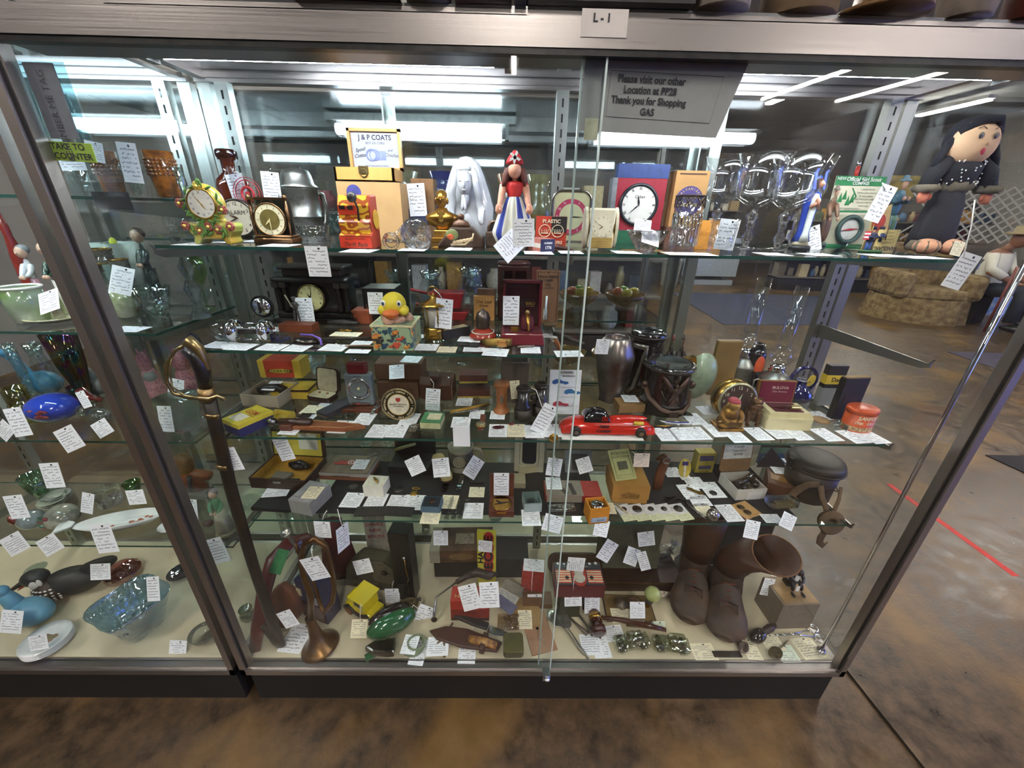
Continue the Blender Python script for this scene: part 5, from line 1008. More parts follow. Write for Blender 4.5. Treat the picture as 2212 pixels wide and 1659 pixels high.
stick(1040,828,S3+.02,.04,70,[.008,.012,.008],mat('2a2422',.5),'dark_oval_brush','dark oval brush right of the two red brown boxes','brush')
P=onz(1015,888,S3); o=T('straight_razor','folded straight razor with a golden handle, pointing up to the right','razor',P,rz=20); mk('handle',M().tube([(-.055,0,.006),(-.03,-.004,.007),(.01,0,.007),(.058,.012,.006)],[.005,.008,.008,.004],10,sq=.6),mat('b08a3c',.3,.5,n=.15),o); mk('blade_spine',M().tube([(-.05,-.008,.006),(.0,-.009,.006),(.05,.004,.006)],[.002,.003,.002],6),STEEL,o)
# turned wood
P,w,d,h=G(S3,1066,1100,818,895,.035); o=T('carved_needle_case','turned orange brown wooden case with a carved oval','case',P); r=w*.5
mk('turned_body',M().lathe([(r*1.05,0),(r*1.05,.004),(r*.8,.010),(r*.65,h*.2),(r*.68,h*.75),(r*.95,h*.85),(r*1.0,h*.9),(r*.95,h*.97),(r*.5,h)],28),mat('a8683a',.4,n=.12,s=15),o); mk('carved_oval',M().ball(r*.42,.003,h*.2,0,-r*.66,h*.5),mat('8a5530',.5),o); mk('silver_flower',M().tube([(0,-r*.84,h*.4),(.002,-r*.84,h*.5),(-.001,-r*.84,h*.62)],[.003,.004,.002],6),SILV,o)
# binocular case & binoculars
P,w,d,h=G(S3,1082,1140,776,880,.06); P.y+=.03; o=T('binocular_case','tall grey brown open leather binocular case','case',P); GC=mat('5c5048',.6,n=.12,s=20)
m=M(); t=.003; hh=h; m.box(w,.06,t); m.box(t,.06,hh,-w/2); m.box(t,.06,hh,w/2); m.box(w,t,hh,0,-.03); m.box(w,t,hh,0,.03); mk('case_body',m,GC,o,bev=.001); mk('rim',M().tube([(a*w*.5,b*.03,hh) for a,b in ((-1,-1),(1,-1),(1,1),(-1,1))],.003,6,True),GC,o); mk('strap',M().box(.012,.002,hh,0,-.0325,0),mat('4a3e36',.6),o)
tv(1113,842,P.y-.035,'on the grey brown binocular case',6,.032,.07,c='f3e8c8',lean=2)
for x0,x1,yt,yb,lab in ((1110,1152,825,914,'left barrel of the black field glasses'),(1148,1188,812,890,'right barrel of the black field glasses')): pass
P,w,d,h=G(S3,1110,1150,826,912,.05); o=T('field_glasses','old black field glasses standing on end with worn brassy lower barrels','binoculars',P,rz=14)
for q,(u,v) in enumerate(((0,0),(.052,.010))):
    m=M(); r=w*.5; m.lathe([(r*1.02,0),(r*1.05,.004),(r*1.0,h*.33)],28,u,v); mk('lower_barrel',m,mat('3a342c',.4,.3,n=.3,s=60,c2='14120f'),o)
    m=M(); m.lathe([(r*.95,h*.33),(r*.88,h*.40),(r*.62,h*.5),(r*.66,h*.86)],28,u,v); mk('upper_barrel',m,mat('17171b',.25,coat=.5),o)
    m=M(); m.lathe([(r*.7,h*.86),(r*.84,h*.90),(r*.84,h*.95),(r*.6,h),(r*.45,h*.96),(0,h*.95)],28,u,v); mk('eyepiece',m,mat('141416',.3),o)
mk('bridge',M().tube([(.004,0,h*.8),(.05,.01,h*.8)],.005).tube([(.004,0,h*.42),(.05,.01,h*.42)],.005).ball(.008,.008,.008,.026,.0,h*.62),mat('2a2622',.35,.6),o)
tv(1176,905,.14,'hanging by a white string from the field glasses',-26,.046,.10,lean=4,string=[(1148,838),(1158,843),(1166,865),(1173,885)])
# car card
P,w,d,h=G(S3,1184,1250,802,895,.004); o=T('toy_car_card','white card printed with three coloured toy cars, behind the red toy car','card',P,rx=-6); mk('card',M().box(w,.002,h),mat('e6e8ee',.6,n=.02),o)
m=M(); m.text('SAUNDERS',.008,0,-.002,h*.95,bold=.03); [m.text('Automatically Steered Fire Car',.0042,w*.1,-.002,h*z) for z in (.62,.40,.2)]; m.text('MARVELOUS',.006,w*.1,-.002,h*.87,bold=.02); mk('lettering',m,mat('5a4a50',.6),o)
for c_,u,z,s_ in (('2f62a4',-w*.2,h*.72,1),('2f6ea0',w*.2,h*.50,-1),('b03a50',-w*.15,h*.22,1)):
    m=M(); q=w*.22; m.prism([(u-q,z),(u-q*.95,z+.005),(u-q*.5,z+.010),(u+q*.1,z+.010),(u+q*.5,z+.005),(u+q*1.3,z+.003),(u+q*1.4,z-.002),(u+q*.9,z-.005),(u+q*.6,z-.002),(u-q*.3,z-.002),(u-q*.6,z-.005),(u-q,z-.002)],-.002,-.0012); mk('printed_car',m,mat(c_,.5),o)
# red toy car
P,w,d,h=G(S3,1215,1412,868,944,.065); o=T('toy_fire_car','large glossy red plastic toy fire chief car with black roof','toy car',P,rz=-1)
RC=mat('c9281c',.15,n=.03,coat=1); L2=w*.52
def prof_car(t):  # hull height and half width along x
    return h*(.30+.32*math.sin(PI*min(1,max(0,t))**.8)**.6)
m=M(); secs=14
def hull(u,v):
    x=-L2+2*L2*u; env=min(1,(max(0,1-abs(2*u-1)**3.5))**.5+.02); hw=.031*env**.6; z0=h*.10; z1=h*(.16+.44*env*(1-.10*abs(u-.25)))+ (0 if u>.3 else 0); a=PI*v
    return (x,-math.cos(a)*hw,z0+(z1-z0)*(math.sin(a)**.55))
m.grid(hull,28,14); mk('car_body',m,RC,o)
m=M(); m.prism([(-L2*.98,h*.06),(L2*.98,h*.06),(L2*.99,h*.17),(-L2*.99,h*.17)],-.029,.029); mk('car_sill',m,RC,o,bev=.004)
mk('bonnet_ridge',M().ball(L2*.42,.012,h*.10,L2*.45,0,h*.58),RC,o)
m=M()
def roof(u,v):
    a=PI*u; b=PI*v; return (-L2*.24+L2*.27*-math.cos(a),-.024*math.cos(b),h*.55+h*.42*(math.sin(a)**.7)*(math.sin(b)**.5))
m.grid(roof,16,10); mk('roof',m,mat('141216',.12,coat=1),o)
for q in (-1,1):
    mk('side_window',M().prism([(-L2*.16,h*.6),(L2*.0,h*.6),(-L2*.04,h*.78),(-L2*.14,h*.8)],q*.0235-.001,q*.0235+.001),mat('8a1a18',.2),o)
    for u in (L2*.68,-L2*.68):
        mk('tyre',M().lathe([(h*.10,0),(h*.19,.0),(h*.2,.005),(h*.19,.010),(h*.10,.010)],26),mat('191717',.6),o,(u,q*.030+(.005 if q<0 else .005),h*.2),rx=90); mk('hub_cap',M().disk(h*.09,0,0,0,.002),CHROME,o,(u,q*.031-.006,h*.2))
m=M(); m.text('FIRE',h*.16,-L2*.10,-.0325,h*.43,sx=1.3,bold=.05); m.text('CHIEF',h*.16,-L2*.10,-.0325,h*.24,sx=1.3,bold=.05); mk('lettering',m,mat('3c1210',.5),o)
mk('headlamp_horn',M().tube([(L2*.52,-.026,h*.56),(L2*.72,-.026,h*.56)],[.0055,.0045],10),mat('e2c23c',.3),o); mk('trim_line',M().tube([(-L2*.3,-.0315,h*.5),(L2*.55,-.0305,h*.5),(L2*.9,-.022,h*.42)],.0008,5),mat('e8a090',.3),o)
mk('bumper',M().tube([(L2*.97,-.026,h*.13),(L2*1.03,0,h*.13),(L2*.97,.026,h*.13)],.004,8),RC,o)
tag(mk('paper_strip',M().box(.20,.03,.0006),WHITE,None,onz(1300,944,S3)),'long strip of white paper under the red toy fire car','paper')
# metal pitcher
P,w,d,h=G(S3,1275,1362,706,862,.10); P.y=min(P.y,.34); o=T('angular_pitcher','large angular pewter pitcher with strap handle, behind the car card','pitcher',P)
PM=mat('9a928c',.28,.85,n=.25,s=12,c2='6a5a58'); r=w*.46
mk('pitcher_body',M().lathe([(r*.7,0),(r*.62,h*.06),(r*1.02,h*.56),(r*1.1,h*.72),(r*.72,h*.97),(r*.66,h),(r*.62,h*.97),(r*.6,h*.8)],6),PM,o,rz=15)
mk('spout',M().prism([(-r*1.0,h*.86),(-r*.6,h*.98),(-r*.5,h*.78)],-.012,.012),PM,o,bev=.002)
mk('strap_handle',M().tube([(r*.8,-.0,h*.86),(r*1.5,-.01,h*.84),(r*1.45,-.01,h*.72),(r*1.1,-.01,h*.22),(r*.75,-.01,h*.14)],[.008,.009,.008,.007,.007],8,sq=.45),mat('8c8880',.3,.9),o)
tv(1301,749,P.y-.055,'hanging on the front of the angular pewter pitcher',-1,.042,.055,lean=-8)
# black shako 1 (behind) and shako 2
def shako(x0,x1,yt,yb,dep,lab,front):
    P,w,d,h=G(S3,x0,x1,yt,yb,dep); r=w*.5; o=T('military_cap',lab,'cap',P,grp='black leather military caps'); SH=mat('151313',.22,n=.12,s=20,coat=.6)
    mk('cap_body',M().lathe([(r*1.0,0),(r*1.03,h*.03),(r*1.0,h*.25),(r*.92,h*.6),(r*.95,h*.86),(r*1.0,h*.92)],36,sy=.95),SH,o)
    mk('crown',M().lathe([(r*1.0,h*.88),(r*1.05,h*.92),(r*1.04,h*.97),(r*.92,h),(r*.8,h*.965),(0,h*.955)],36,sy=.95),mat('121112',.15,coat=1),o); mk('crown_rim',M().tube([(r*1.04*math.cos(t*PI/18),r*.99*math.sin(t*PI/18),h*.93) for t in range(36)],.0022,6,True),mat('302824',.3),o)
    return o,P,r,h
o,P,r,h=shako(1362,1432,703,838,.10,'black leather cap standing behind and left of the eagle crested one',0)
o,P,r,h=shako(1392,1496,766,900,.11,'black leather cap with bronze eagle crest and chin strap',1)
BZ=mat('5c4a42',.3,.9,n=.2); mk('visor',M().prism([(r*1.05*math.cos(t*PI/16),-r*.6*math.sin(t*PI/16)) for t in range(17)],-.003,0),mat('131113',.15,coat=1),o,(0,-r*.78,.004),rx=90)
m=M(); yy=-r*.99
for q in (-1,1):
    m.tube([(q*.004,yy,h*.52),(q*.016,yy+.001,h*.66),(q*.028,yy+.006,h*.78),(q*.034,yy+.01,h*.84)],[.006,.008,.006,.003],8,sq=.5)
    for k in range(5): m.tube([(q*(.010+.004*k),yy+.001+.001*k,h*(.62+.035*k)),(q*(.020+.004*k),yy+.004+.0015*k,h*(.47+.05*k))],[.003,.0015],6)
    m.tube([(q*.004,yy,h*.44),(q*.012,yy+.001,h*.34),(q*.018,yy+.003,h*.30)],[.0045,.003,.002],6)
m.ball(.010,.004,.016,0,yy,h*.52,14,10); m.ball(.005,.004,.006,.002,yy-.001,h*.68,10,8); m.box(.010,.004,.010,0,yy,h*.74,1.3); m.ball(.002,.002,.003,0,yy,h*.84,6,5); m.prism([(-.012,h*.26),(.012,h*.26),(.004,h*.42),(-.004,h*.42)],yy-.003,yy+.001)
m.tube([(-.034,yy+.006,h*.56),(-.02,yy,h*.36)],.0018,6); mk('eagle_crest',m,BZ,o)
mk('chin_strap',M().tube([(-r*.98,-r*.25,h*.56),(-r*.86,-r*.6,h*.36),(-r*.45,-r*.98,h*.19),(0,-r*1.08,h*.13),(r*.5,-r*.97,h*.14),(r*.9,-r*.55,h*.2),(r*1.0,-r*.2,h*.42)],.0065,8,sq=.35),mat('4a3224',.5),o)
for q in (-1,1): mk('strap_button',M().ball(.010,.008,.012,q*r*.98,-r*.25,h*.56),BZ,o)
mk('buckle',M().box(.026,.004,.014,.004,-r*1.15,h*.06),mat('3a2c24',.35,.5),o)
# small leather box with tag
o,P,w,d,h=tbox('tan_card_box','tan cardboard box with a tag on its lid behind the red toy car','box',S3,1334,1392,858,892,.05,'8a6a44',rz=4); tf(1361,861,S3+h+.001,'on the lid of the tan box behind the red toy car',-2,.042,.045)
# cloth badge, pin
P=onz(1463,915,S3); o=T('winged_patch','white and blue embroidered winged patch in front of the crested cap','patch',P,rz=-4); m=M(); m.prism([(-.045,.008),(-.01,.004),(0,.010),(.01,.004),(.05,.010),(.03,-.006),(.006,-.004),(0,-.014),(-.006,-.004),(-.03,-.003)],-.0015,0); mk('patch',m,mat('dcdee6',.8),o,(0,0,.001),rx=-90); mk('blue_wings',M().tube([(-.03,.003,.0035),(0,-.002,.004),(.03,.003,.0035)],.002,6),mat('28347c'),o)
P=onz(1435,923,S3); o=T('gold_wing_badge','gold winged badge on dark cloth beside the red toy car','badge',P); mk('cloth',M().prism([(-.03,.006),(.03,.006),(.012,-.008),(-.008,-.008)],-.001,0),mat('232a48',.8),o,(0,0,.001),rx=-90); mk('wings',M().tube([(-.024,.003,.003),(0,-.002,.004),(.024,.003,.003)],[.001,.003,.001],6).ball(.004,.004,.002,0,-.002,.004,8,5),GOLD,o)
# sage oval case, figurines, tan box
P,w,d,h=G(S3,1462,1522,742,800,.05); P.y=.35; o=T('sage_travel_clock','pale sage green oval travel clock with a brass dial lying on its side','clock',P+Vector((0,0,.0))); mk('case',M().ball(w*.55,.03,h*.5,0,0,h*.5),mat('8c9a80',.35,coat=.4),o,ry=10); mk('brass_band',M().box(w*.6,.02,h*.16,-w*.1,-.012,h*.80),BRASS,o,ry=-15)
for x0,x1,c_,lab in ((1444,1462,'7a2c28','small dark figurine with red cap behind the sage clock'),(1466,1484,'3a2a24','small dark crowned figurine behind the sage clock')): figurine(x0,x1,715,765,S3,.03,lab,'2e2824','241e1c',hat=c_,skin='5a4438',yoff=.0)
P,w,d,h=G(S3,1532,1580,717,800,.04); P.y=.38; o=T('tan_leather_case','upright golden tan leather case behind the brown dial clock','case',P); mk('case_body',M().box(w*1.05,.02,h*.95),mat('7e6238',.45,n=.12,s=10),o,bev=.004)
o=S('brown_hexagonal_box','small brown six sided box in front of the tan leather case','box',G(S3,1520,1552,795,815,.04)[0],M().lathe([(.022,0),(.022,.026),(.02,.028)],6),mat('3c2c20',.5))
# brown alarm clock
P,w,d,h=G(S3,1502,1580,784,864,.05); P.y=.235; o=T('brown_dial_alarm_clock','chrome rimmed alarm clock with brown dial and luminous numerals','clock',P,rx=-6)
mk('case',M().lathe([(w*.4,0),(w*.5,.006),(w*.5,.03),(w*.35,.04)],36),BRASS,o,(0,.03,h*.5),rx=90)
dial(o,w*.44,0,-.014,h*.5,'3a241e','c8cfae','arab',12,40,'c9c6a4',.9,hand='b8cfa0',ns=.2,nr=.8,bt=w*.035)
# black box with cassette look, oil lamps
tbox('black_card_box','small black box between the brown clock and the bulldog','box',S3,1590,1634,818,852,.035,'181614',rz=4,yo=.03)
def oil(x0,x1,yt,yb,gx,cx0,cx1,cyt,lab,yo=0):
    P,w,d,h=G(S3,x0,x1,yt,yb,.05); P.y+=yo; r=w*.5; o=T('oil_lamp',lab,'oil lamp',P,grp='pewter oil lamps with glass chimneys'); 
    mk('lamp_base',M().lathe([(r*1.05,0),(r*1.0,.006),(r*.92,h*.55),(r*1.06,h*.60),(r*.98,h*.66),(r*.6,h*.78),(r*.45,h*.82)],32),PEW,o); mk('burner',M().lathe([(r*.5,h*.8),(r*.55,h*.86),(r*.4,h*.9),(r*.5,h*.95),(r*.35,h)],24),CHROME,o); mk('handle',M().tube([(-r*.95,0,h*.6),(-r*1.4,0,h*.55),(-r*1.4,0,h*.3),(-r*.95,0,h*.25)],.003),PEW,o)
    t=ony(x0,cyt,P.y).z-P.z; gr=r*.72; mk('globe',M().ball(gr,gr,gr,0,0,h+gr*.9,26,16),thin('fafcfc',1.5,.01,.03,30),o); cr=(cx1-cx0)/2*mp(P); mk('chimney',M().lathe([(cr,h+gr*1.7),(cr,t),(cr*.93,t),(cr*.93,h+gr*1.7)],24,cap=False),thin('fafcfc',1.5,.01,.02),o)
oil(1578,1630,748,822,1620,1632,1658,598,'pewter oil lamp nearer the brown dial clock, chimney the taller in the photo',.0)
oil(1640,1700,782,868,1682,1700,1724,618,'pewter oil lamp behind the watch box with the wine red lid',.0)
P,w,d,h=G(S3,1606,1640,735,822,.04); P.y=.40; o=T('dark_enamel_vase','dark vase with an orange patch behind the oil lamps','vase',P); mk('vase',M().lathe([(w*.3,0),(w*.6,h*.4),(w*.5,h*.8),(w*.3,h),(w*.25,h*.98)],24),mat('17141a',.2,coat=.6),o); mk('orange_patch',M().ball(w*.3,.004,h*.2,0,-w*.5,h*.6),mat('c8502c',.4),o)
# buddha and bulldog
P,w,d,h=G(S3,1552,1608,846,934,.05); o=T('buddha_figurine','seated gold figurine with a red cap next to the bulldog','figurine',P); GO=mat('9a7230',.35,.7,n=.2,s=40,c2='5c3e18')
mk('base',M().box(w*1.0,.05,h*.10),GO,o,bev=.003); m=M(); m.ball(w*.46,.026,h*.2,0,0,h*.22); m.ball(w*.34,.022,h*.28,0,.002,h*.44)
for q in (-1,1): m.ball(w*.24,.016,h*.1,q*w*.28,-.012,h*.18); m.tube([(q*w*.3,0,h*.58),(q*w*.42,-.008,h*.42),(q*w*.3,-.022,h*.3),(q*w*.1,-.026,h*.28)],[.007,.008,.007,.006],10)
mk('body',m,GO,o,sub=1); m=M(); m.ball(w*.22,.017,h*.14,0,-.006,h*.76,18,12); m.ball(.003,.004,.004,0,-.025,h*.75,8,6)
for q in (-1,1): m.ball(.003,.004,.007,q*w*.22,-.004,h*.76,8,6)
mk('head',m,mat('a88448',.35,.6,n=.15),o); mk('red_cap',M().ball(w*.215,.017,h*.10,0,-.003,h*.86),mat('9a2c3a',.5),o); mk('collar_plate',M().box(w*.5,.003,h*.12,0,-.030,h*.22),mat('5c4420',.35,.7),o)
P,w,d,h=G(S3,1606,1650,846,922,.045); o=T('bronze_bulldog','seated bronze bulldog figurine between the gold figurine and the watch box','figurine',P,rz=-10); BD=mat('6a4a30',.35,.7,n=.2,s=40)
m=M(); m.ball(.019,.022,.024,0,.008,.026)
for q in (-1,1): m.tube([(q*.012,-.010,.045),(q*.013,-.014,.02),(q*.012,-.016,.004)],[.008,.006,.005],8); m.ball(.006,.009,.005,q*.012,-.018,.004,8,6); m.ball(.010,.012,.010,q*.014,.006,.010,10,7)
m.ball(.013,.013,.016,0,-.004,.044); mk('body',m,BD,o,sub=1); m=M(); m.ball(.015,.014,.013,0,-.010,h*.82,16,10); m.ball(.010,.008,.007,0,-.023,h*.76,12,8); m.ball(.003,.003,.002,0,-.030,h*.79,8,6)
for q in (-1,1): m.ball(.006,.006,.006,q*.006,-.025,h*.74,8,6); m.prism([(q*.008,h*.92),(q*.014,h*.92),(q*.014,h*1.0)],-.010,-.006)
mk('head',m,BD,o)
# watch box with wine lid
P,w,d,h=G(S3,1654,1750,812,930,.075); o=T('ivory_watch_box','ivory plastic watch box with an open wine red satin lid','watch box',P,rz=-3); IV=mat('d9cda0',.4,n=.04); hb=h*.40
mk('box_base',M().box(w,.075,hb*.72),IV,o,bev=.002); m=M(); [m.box(w*(.98-.03*k),.070-.003*k,.003,0,0,hb*.72+.003*k) for k in range(4)]; mk('stepped_rim',m,IV,o)
mk('satin_tray',M().box(w*.62,.05,.004,0,.0,hb*.72+.010),mat('4c0f20',.6),o); mk('lid',M().box(w*.86,.010,h*.62,-.006,.036,hb*.7),mat('8a6438',.35,.6),o,rx=-6,bev=.002); mk('lid_satin',M().box(w*.76,.002,h*.52,-.006,.030,hb*.9),mat('6c1434',.3,n=.15,s=12),o,rx=-6)
mk('lettering',M().text('BULOVA',.011,-.008,.0245,hb*.9+h*.40,bold=.01).text('Miss America',.007,-.008,.0245,hb*.9+h*.31,shear=.4),mat('d8c8b8',.5),o); mk('front_lettering',M().text('BULOVA',.008,.012,-.0385,hb*.56),mat('b8aa80',.5),o)
mk('watch_band',M().tube([(-w*.26,-.004,hb*.9),(-w*.1,-.012,hb*1.15),(w*.05,-.014,hb*1.15)],.006,8,sq=.4),mat('4a1c20',.5),o); mk('watch_case',M().box(.026,.014,.008,w*.16,-.012,hb*1.05),mat('d8c48a',.2,1),o,bev=.002)
# cobalt jug
P,w,d,h=G(S3,1718,1775,793,885,.05); P.y+=.03; r=w*.5; o=T('cobalt_glass_jug','small cobalt blue glass jug with a large ring handle','jug',P); CB=mat('14164c',.06,coat=1,n=.1)
mk('jug_body',M().lathe([(r*.6,0),(r*.9,h*.1),(r*.95,h*.25),(r*.6,h*.42),(r*.3,h*.5),(r*.34,h*.58),(r*.5,h*.62),(r*.44,h*.6)],30),CB,o); mk('ring_handle',M().tube([(r*1.0*math.cos(a),0,h*.62+r*.95*math.sin(a)*1.1) for a in [math.radians(-60+20*k) for k in range(16)]],.0055,10),CB,o)
mk('yellow_label',M().prism([(.011*math.cos(t*PI/10),.018*math.sin(t*PI/10)) for t in range(20)],-.001,0),mat('d6b84a',.6),o,(r*.55,-.004,h*.62),ry=10)
# books
tbox('black_yellow_box','black and yellow printed box standing behind the dark book','box',S3,1786,1826,796,890,.02,'1a1816',[('Dai',.018,0,.66),('LO',.014,.1,.5)],'1e1a10',extra=[('yellow_band','d2b238',1.01,1.06,.22,0,0,.55),('lower_panel','8c8c86',1.01,1.06,.45,0,0,0)],yo=.04)
o,P,w,d,h=tbox('black_book','worn black book standing upright, left of the orange tin','book',S3,1792,1848,812,905,.018,'1b1916',rz=6); mk('page_block',M().box(w*.96,d*.8,.003,0,0,h),mat('8a7250',.8),o); mk('cover_stamp',M().box(w*.6,.0008,h*.2,0,-d/2-.0006,h*.4).box(w*.5,.001,h*.12,0,-d/2-.0008,h*.44),mat('2c1a18',.5),o)
# orange tin
P,w,d,h=G(S3,1836,1898,868,937,.06); r=w*.5; o=T('ink_eraser_tin','round orange ink eraser tin at the right end of the third shelf','tin',P,rz=8)
mk('tin_body',M().lathe([(r,0),(r*1.02,.002),(r,.004),(r,h*.8)],40,sy=.8),mat('cc5426',.35,n=.05),o); mk('lid',M().lathe([(r*1.04,h*.8),(r*1.04,h*.96),(r*.95,h),(0,h*.99)],40,sy=.8),mat('c85228',.35,n=.06),o); mk('patterned_band',M().lathe([(r*1.008,h*.06),(r*1.008,h*.26)],40,sy=.8,cap=False),mat('7a5030',.5,n=.3,s=160,c2='d8b88a'),o)
m=M()
def wrap(t_,s_,z,a0,sp):
    for k,c_ in enumerate(t_):
        a=math.radians(a0+(k-(len(t_)-1)/2)*sp); m.T=tr(r*1.012*math.sin(a),-r*.81*math.cos(a)-.0005,z)@rot(z=math.degrees(a)); m.text(c_,s_,0,0,0,bold=.03)
wrap('SANFORDS',.0125,h*.66,0,12.5); wrap('INK ERASER',.010,h*.44,-3,11); m.T=Matrix(); mk('lettering',m,mat('f0e2c0',.6),o)
S('glass_cylinder','small clear glass tube ring standing before the orange tin','ring',onz(1806,921,S3),M().lathe([(.012,0),(.012,.014),(.010,.014),(.010,0)],20,cap=False),thin('e8f0f4',1.5,.02,.15)); o=S('silver_lighter','tiny silver square trinket beside the orange tin','trinket',onz(1830,928,S3),M().box(.016,.010,.013).ring(.004,.001,0,-.006,.007),SILV,rz=10)
S('cork_coaster','round tan coaster lying right of the ivory watch box','coaster',onz(1773,908,S3),M().lathe([(.022,0),(.022,.003)],26),mat('b8946a',.8))
# front row small things left half
P=onz(1040,915,S3); o=T('strap_watch','wristwatch with brown leather strap laid straight toward the aisle','watch',P); mk('strap',M().box(.014,.05,.004,.002,.018,.001).box(.013,.02,.003,-.001,-.028,.001),mat('6a3524',.5),o,bev=.001); mk('watch_case',M().lathe([(.014,0),(.014,.005),(.012,.006)],26,-.001,-.012,.001),mat('c8a868',.25,.9),o); mk('watch_dial',M().lathe([(.0115,0),(.0115,.0006)],24,-.001,-.012,.007),mat('8c8468',.4),o)
P=onz(935,915,S3); o=T('booklet_stack','small stack of green and cream booklets','booklets',P,rz=-3); mk('lower_booklets',M().box(.052,.052,.016),mat('c2c296',.7),o); mk('green_cover',M().box(.052,.054,.002,0,.001,.016),mat('4c8a5c',.6),o); mk('cream_sheet',M().box(.034,.032,.001,.005,.004,.0182),mat('e8e0bc',.7),o,bev=0)
P=onz(894,925,S3); o=T('star_badge','ornate silver star shaped badge with a ribbon bar','badge',P); m=M(); 
for k in range(8): a=k*PI/4; m.tube([(0,.008,.002),(.012*math.cos(a),.008+.012*math.sin(a),.002)],[.004,.0015],6)
mk('star',m,SILV,o); mk('ring',M().lathe([(.006,0),(.007,.003),(.003,.004)],16,0,.008,.001),SILV,o); mk('bars',M().box(.018,.003,.002,0,-.008,.001).box(.018,.003,.002,0,-.013,.001).box(.018,.003,.002,0,-.018,.001),SILV,o)
for px,py,nm,lab,ma,L_,r_ in ((1075,925,'hog_brooch','small dark red enamel animal brooch on a white tag','5a2028',.028,.007),(1150,918,'oval_hatpin','oval dark filigree brooch on a white tag','2e2c2a',.026,.006),(1104,918,'campaign_pin','tiny red white and blue pin on a pale tag','7a3440',.014,.005)):
    S(nm,lab,'brooch',onz(px,py,S3+.0015),M().ball(L_/2,r_,.003,0,0,.003,16,8).ball(L_/6,r_*.7,.003,L_*.45,.002,.003,8,6),mat(ma,.25,.5,n=.3,s=400))
S('gold_pin','round gold lapel pin with navy rim hanging over the shelf edge, beside the pane joint','pin',ony(1196,946,YS-.004),M().ball(.009,.003,.008).ring(.010,.0018),mat('d8a848',.25,.9))
tf(996,912,S3,'under the open end of the straight razor',2,.048,.055); tf(1030,895,S3,'left of the brown strap watch',-10,.04,.05); tf(1075,897,S3,'right of the brown strap watch strap',-14,.04,.045)
rows=[(633,925,'between the yellow and navy box and the sheath knife',-18),(737,922,'on the tan sheath, with a yellow stripe',-14),(673,885,'cream, tied to the earring case',-22),(700,880,'right of the cream one, before the spectacle case',-20),(657,905,'under the black brooch',-18),(817,931,'left of the two below the medallion',-12),(858,931,'right of the two below the medallion',-6),(885,905,'right of the medallion, above the star badge',-10),(788,905,'behind the glass lens',-10),
 (1076,930,'under the hog brooch',0),(1116,930,'pale, under the campaign pin',4),(1153,932,'under the oval hatpin',6),(1192,930,'under the gold lapel pin',10),(1437,938,'first right of the red toy car',14),(1470,937,'second right of the red toy car',16),(1507,936,'below the winged patch',18),(1548,930,'left of the gold figurine base',22),(1590,942,'in front of the gold figurine',14),(1638,937,'in front of the bulldog',18),(1678,934,'left of two below the ivory watch box',22),(1722,937,'right of two below the ivory watch box',22),(1785,939,'below the cork coaster',24),(1843,943,'left of two below the orange tin',28),(1884,944,'at the right end corner of the third shelf',30),(1527,886,'behind the gold figurine, under the brown dial clock',20),(1500,905,'behind the winged patch, right of the crested cap',25),(1770,898,'behind the silver lighter, before the black book',30),(1255,918,'under the front wheel side of the toy car, left',6)]
for px,py,wh,a_ in rows: tf(px,py,S3,wh,a_,.046,.062 if py>900 else .05,c='f3e8c8' if wh.startswith(('cream','pale')) else 'f6f7fb')
tag(mk('tag_at_edge',M().box(.04,.001,.055),paper(),None,ony(997,941,YS-.006)-Vector((0,0,.03))),'white price tag hanging upright over the shelf edge below the straight razor','price tag',TG)
# ================= fourth shelf =================
o,P,w,d,hb=tbox('black_leather_box','black leather covered box at the left end of the fourth shelf','box',S4,544,630,1052,1106,.09,'1d1b1c',rz=-4,r=.45)
S4b=S4+hb
P,w,d,h=G(S4b+.001,545,668,1000,1056,.12); o=T('instrument_case','open dark case with yellow lining holding a black optical instrument','instrument case',P,rz=-4); hh=.034
m=M(); t=.004; m.box(w,.12,t); m.box(t,.12,hh,-w/2); m.box(t,.12,hh,w/2); m.box(w,t,hh,0,-.06); m.box(w,t,hh,0,.06); mk('case_body',m,mat('3a2a22',.45),o); mk('lining',M().box(w-.006,.114,.003,0,0,.004),mat('b88a34',.7),o)
m=M(); m.box(w-.006,.002,hh-.006,0,.057,.004); m.box(.002,.114,hh-.006,-w/2+.004,0,.004); m.box(.002,.114,hh-.006,w/2-.004,0,.004); mk('lining_walls',m,mat('b08430',.7),o)
mk('latch',M().box(.022,.003,.006,0,-.063,hh-.012),SILV,o); hl=.085; LIDE=bpy.data.objects.new('lid',None); COL.objects.link(LIDE); LIDE.parent=o; LIDE.location=(0,.062,hh); LIDE.rotation_euler=(math.radians(-8),0,0)
mk('lid_board',M().box(w,.012,hl),mat('3a2a22',.5),LIDE); mk('lid_sheet',M().box(w-.012,.002,hl-.01,0,-.008,.004),mat('d2be4a',.7,n=.04),LIDE); m=M(); m.box(w*.36,.001,hl*.62,w*.22,-.010,hl*.3); mk('instruction_card',m,paper('d8d4c0'),LIDE); mk('lettering',M().text('Optical',.014,-w*.32,-.0105,hl*.7,a=80).text('Instruments',.009,-w*.22,-.0105,hl*.6,a=80),mat('3a3420'),LIDE)
m=M(); m.ball(.026,.016,.014,.015,.022,.022); m.tube([(-.01,.02,.026),(.02,.025,.034),(.05,.02,.022)],.009,10); m.ball(.011,.011,.008,.045,.018,.026); mk('black_instrument',m,mat('141416',.25,coat=.3),o)
mk('cartridge',M().box(.05,.03,.012,-.01,-.022,.008),mat('6c655c',.5),o,rz=-4); mk('lens_tube',M().tube([(.012,-.042,.014),(.05,-.04,.014)],.009,14),mat('2c2e34',.25,coat=.5),o)
